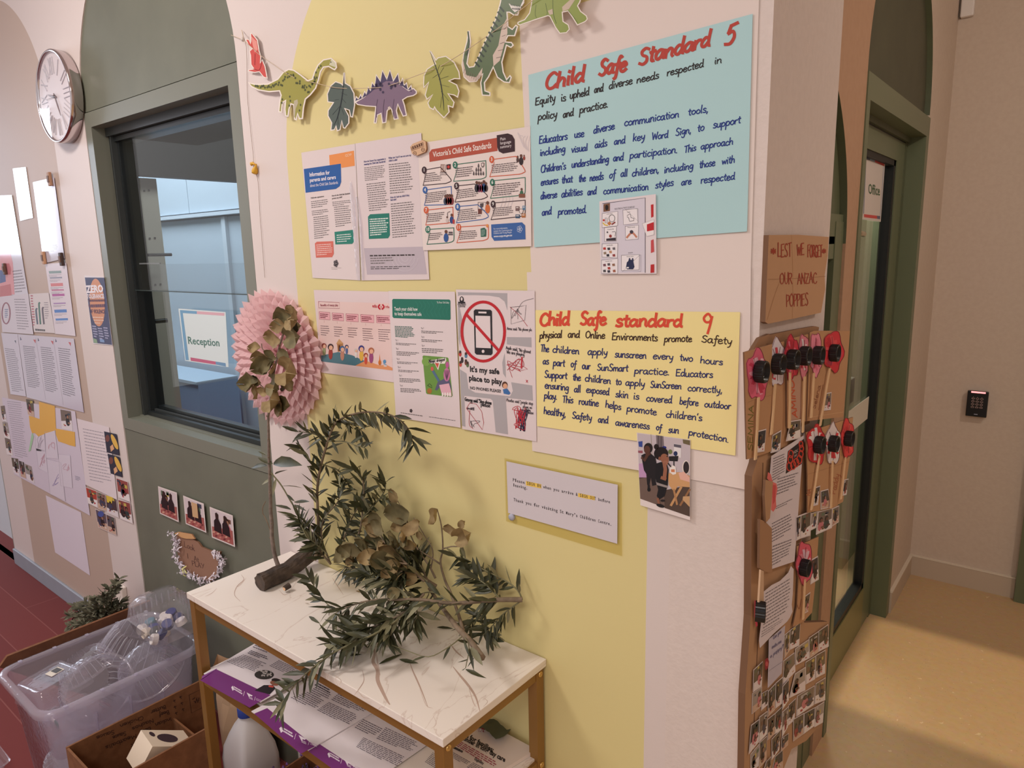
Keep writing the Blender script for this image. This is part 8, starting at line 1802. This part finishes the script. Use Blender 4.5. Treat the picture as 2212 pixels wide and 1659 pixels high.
CO = [([(455, 520), (503, 480), (498, 655), (452, 722)], 'narrow snapshot at the collage top left under the typed sheet'), ([(503, 480), (590, 412), (580, 612), (495, 652)], 'snapshot of a child leaning on white paper at the collage top'), ([(545, 640), (665, 556), (665, 722), (550, 782)], 'snapshot with a yellow hat near the collage top'), ([(664, 545), (748, 488), (745, 666), (668, 722)], 'black snapshot with an orange top, second from the right in the highest row'),
      ([(748, 486), (828, 430), (833, 620), (745, 666)], 'black snapshot with coloured figures at the top right corner of the collage'), ([(445, 742), (540, 670), (548, 835), (440, 950)], 'snapshot with a large white table left of centre in the collage'), ([(635, 752), (720, 700), (716, 900), (635, 946)], 'snapshot of a pink-dressed child in the second row from the top'), ([(722, 696), (805, 648), (801, 850), (720, 892)], 'snapshot of a pink-topped child at the right end of the second row'),
      ([(545, 852), (635, 795), (632, 995), (495, 1062), (500, 900)][0:4], 'large snapshot of a child in dark blue bending over paper'), ([(190, 820), (270, 745), (260, 960), (185, 1012)], 'snapshot in olive tones at the collage left edge'), ([(180, 1020), (262, 962), (258, 1130), (175, 1200)], 'snapshot below the olive one at the collage left edge'), ([(262, 1020), (315, 990), (310, 1120), (255, 1170)], 'small snapshot second from the left edge in the middle rows'),
      ([(315, 1002), (380, 932), (372, 1160), (312, 1222)], 'dark snapshot under the grey note'), ([(380, 930), (440, 880), (432, 1110), (376, 1152)], 'snapshot with red paint right under the grey note corner'), ([(440, 960), (492, 900), (490, 1080), (435, 1162)], 'tall narrow snapshot in the middle of the collage'), ([(562, 1042), (714, 952), (705, 1120), (555, 1222)], 'large snapshot of a child bent over a bowl'),
      ([(722, 936), (805, 885), (803, 1080), (710, 1116)], 'snapshot of two children at the right edge, third row'), ([(530, 1242), (620, 1190), (615, 1370), (530, 1432)], 'snapshot with yellow and red clothes in the lowest right row'), ([(622, 1192), (715, 1140), (710, 1300), (618, 1370)], 'snapshot of a black-clothed child in the lowest right row'), ([(715, 1142), (796, 1090), (783, 1270), (710, 1312)], 'rightmost snapshot of the lowest right row'),
      ([(490, 1120), (552, 1062), (540, 1250), (480, 1302)], 'pale snapshot left of the bowl picture'), ([(375, 1190), (435, 1132), (430, 1330), (370, 1372)], 'brown snapshot left of the pale one in the lower collage'), ([(310, 1242), (375, 1190), (370, 1370), (310, 1422)], 'dark brown snapshot third from the left in the lower collage'), ([(170, 1292), (240, 1240), (232, 1440), (150, 1542)], 'snapshot of a grey-clothed figure at the left edge of the lower collage'),
      ([(240, 1222), (308, 1172), (305, 1370), (235, 1442)], 'snapshot with a red figure and green stripe in the lower collage'), ([(165, 1542), (240, 1450), (232, 1642), (165, 1700)], 'snapshot at the bottom left corner of the collage'), ([(240, 1442), (305, 1382), (300, 1592), (235, 1662)], 'snapshot with red clothes second along the bottom of the collage'), ([(345, 1412), (420, 1332), (410, 1502), (345, 1592)], 'curled brown snapshot low in the collage'),
      ([(430, 1402), (490, 1362), (485, 1462), (425, 1522)], 'small brown snapshot right of the curled one'), ([(300, 1602), (340, 1562), (335, 1662), (270, 1700)], 'narrow snapshot at the bottom edge of the collage'), ([(375, 1562), (440, 1502), (440, 1662), (345, 1700)], 'last snapshot at the bottom right end of the collage'), ([(436, 1180), (490, 1130), (482, 1310), (432, 1400)], 'white-topped snapshot in the gap right of the brown ones')]
for i, (q, lb) in enumerate(CO):
    d = on_pier(.0172 + .0006 * (i % 5), zW, .35); d.sheet(q, (228, 218, 220)); d.photo(q, 500 + i, border=.03, pal=((40, 36, 38) if i in (3, 4) else None))
    d.done('printed_photo', lb, 'photo', 'snapshots of the cardboard collage')

# ------------------------------------------------------------------ hall fittings
# office sign on the door glass
zO = Z(1820, 150, 4.147)
d = Draw(('x', XL - .0185), zO, rough=.35); d.sheet([(200, 765), (382, 830), (342, 1365), (158, 1340)], (214, 204, 198))
d.poly([(212, 782), (248, 792), (245, 815), (210, 805)], (78, 90, 120), 2); d.poly([(248, 792), (292, 806), (290, 832), (245, 815)], (150, 176, 196), 2); d.poly([(292, 806), (376, 838), (372, 868), (288, 830)], (206, 62, 58), 2)
d.poly([(192, 1296), (308, 1310), (308, 1338), (192, 1324)], (206, 62, 62), 2); d.poly([(308, 1310), (338, 1314), (336, 1342), (308, 1338)], (92, 92, 120), 2); d.ribbon([(210, 805), (188, 1290)], 7, (110, 122, 146), 2, sm=False); d.ribbon([(368, 870), (338, 1312)], 5, (160, 170, 190), 2, sm=False)
d.text('Office', (230, 1112), (334, 1130), 88, (52, 92, 60), 4, .8)
d.done('office_sign', 'Office sign sheet with red and blue borders on the glass door', 'sign')
# keypad
a, b = wp(2090, 844, 2.668), wp(2131, 903, 2.668)
kp = empty('keypad', ((a.x + b.x) / 2, 2.704, (a.z + b.z) / 2), 'black access keypad with a red light bar on the hall end wall', 'keypad')
x0, x1, z0, z1 = a.x + .001, a.x + .082, b.z, a.z + .001
d = MB(); d.box(x0, x1, 2.668, 2.684, z0, z1, M((26, 25, 27), .3), .003); d.build('front_case', kp)
d = MB(); d.box(x0 + .003, x1 - .003, 2.684, 2.7035, z0 + .003, z1 - .003, M((150, 150, 156), .5)); d.build('back_plate', kp)
LED = bpy.data.materials.new('red_status_light'); LED.use_nodes = True; q = LED.node_tree.nodes['Principled BSDF']; q.inputs['Base Color'].default_value = (.9, .3, .3, 1); q.inputs['Emission Color'].default_value = (1, .25, .25, 1); q.inputs['Emission Strength'].default_value = 1.6
d = MB(); d.box(x0 + .014, x1 - .012, 2.6668, 2.669, z1 - .008, z1 - .001, LED); d.build('light_bar', kp)
KY = M((206, 176, 170), .5)
for r in range(4):
    for c in range(3):
        cx, cz = x0 + .024 + c * .0165, z1 - .034 - r * .0135
        d = MB(); w, h = .0052, .0026
        for p, q_ in (((-w, -h), (w, -h)), ((w, -h), (w, h)), ((w, h), (-w, h)), ((-w, h), (-w, -h))): d.tube([(cx + p[0], 2.6676, cz + p[1]), (cx + q_[0], 2.6676, cz + q_[1])], .0006, KY, 4)
        d.box(cx - .001, cx + .001, 2.6672, 2.668, cz + .0055, cz + .0078, KY); d.build('key', kp)
d = MB(); d.box(x0 + .033, x0 + .047, 2.6674, 2.668, z0 + .010, z0 + .0135, M((170, 172, 190), .4)); d.build('maker_plate', kp)
# white door-contact sensor high on the end wall
a, b = wp(2077, 0, 2.68), wp(2103, 33, 2.68)
d = MB(); d.box(a.x, b.x, 2.675, 2.7035, b.z, b.z + .22, M((226, 220, 216), .3), .006); se = tag(d.build('motion_sensor'), 'white rounded sensor high on the hall end wall', 'sensor')
d = MB(); d.box(a.x - .002, a.x - .0003, 2.68, 2.7035, b.z - .0, b.z + .22, M((120, 104, 92), .5)); d.build('side_bracket', se)
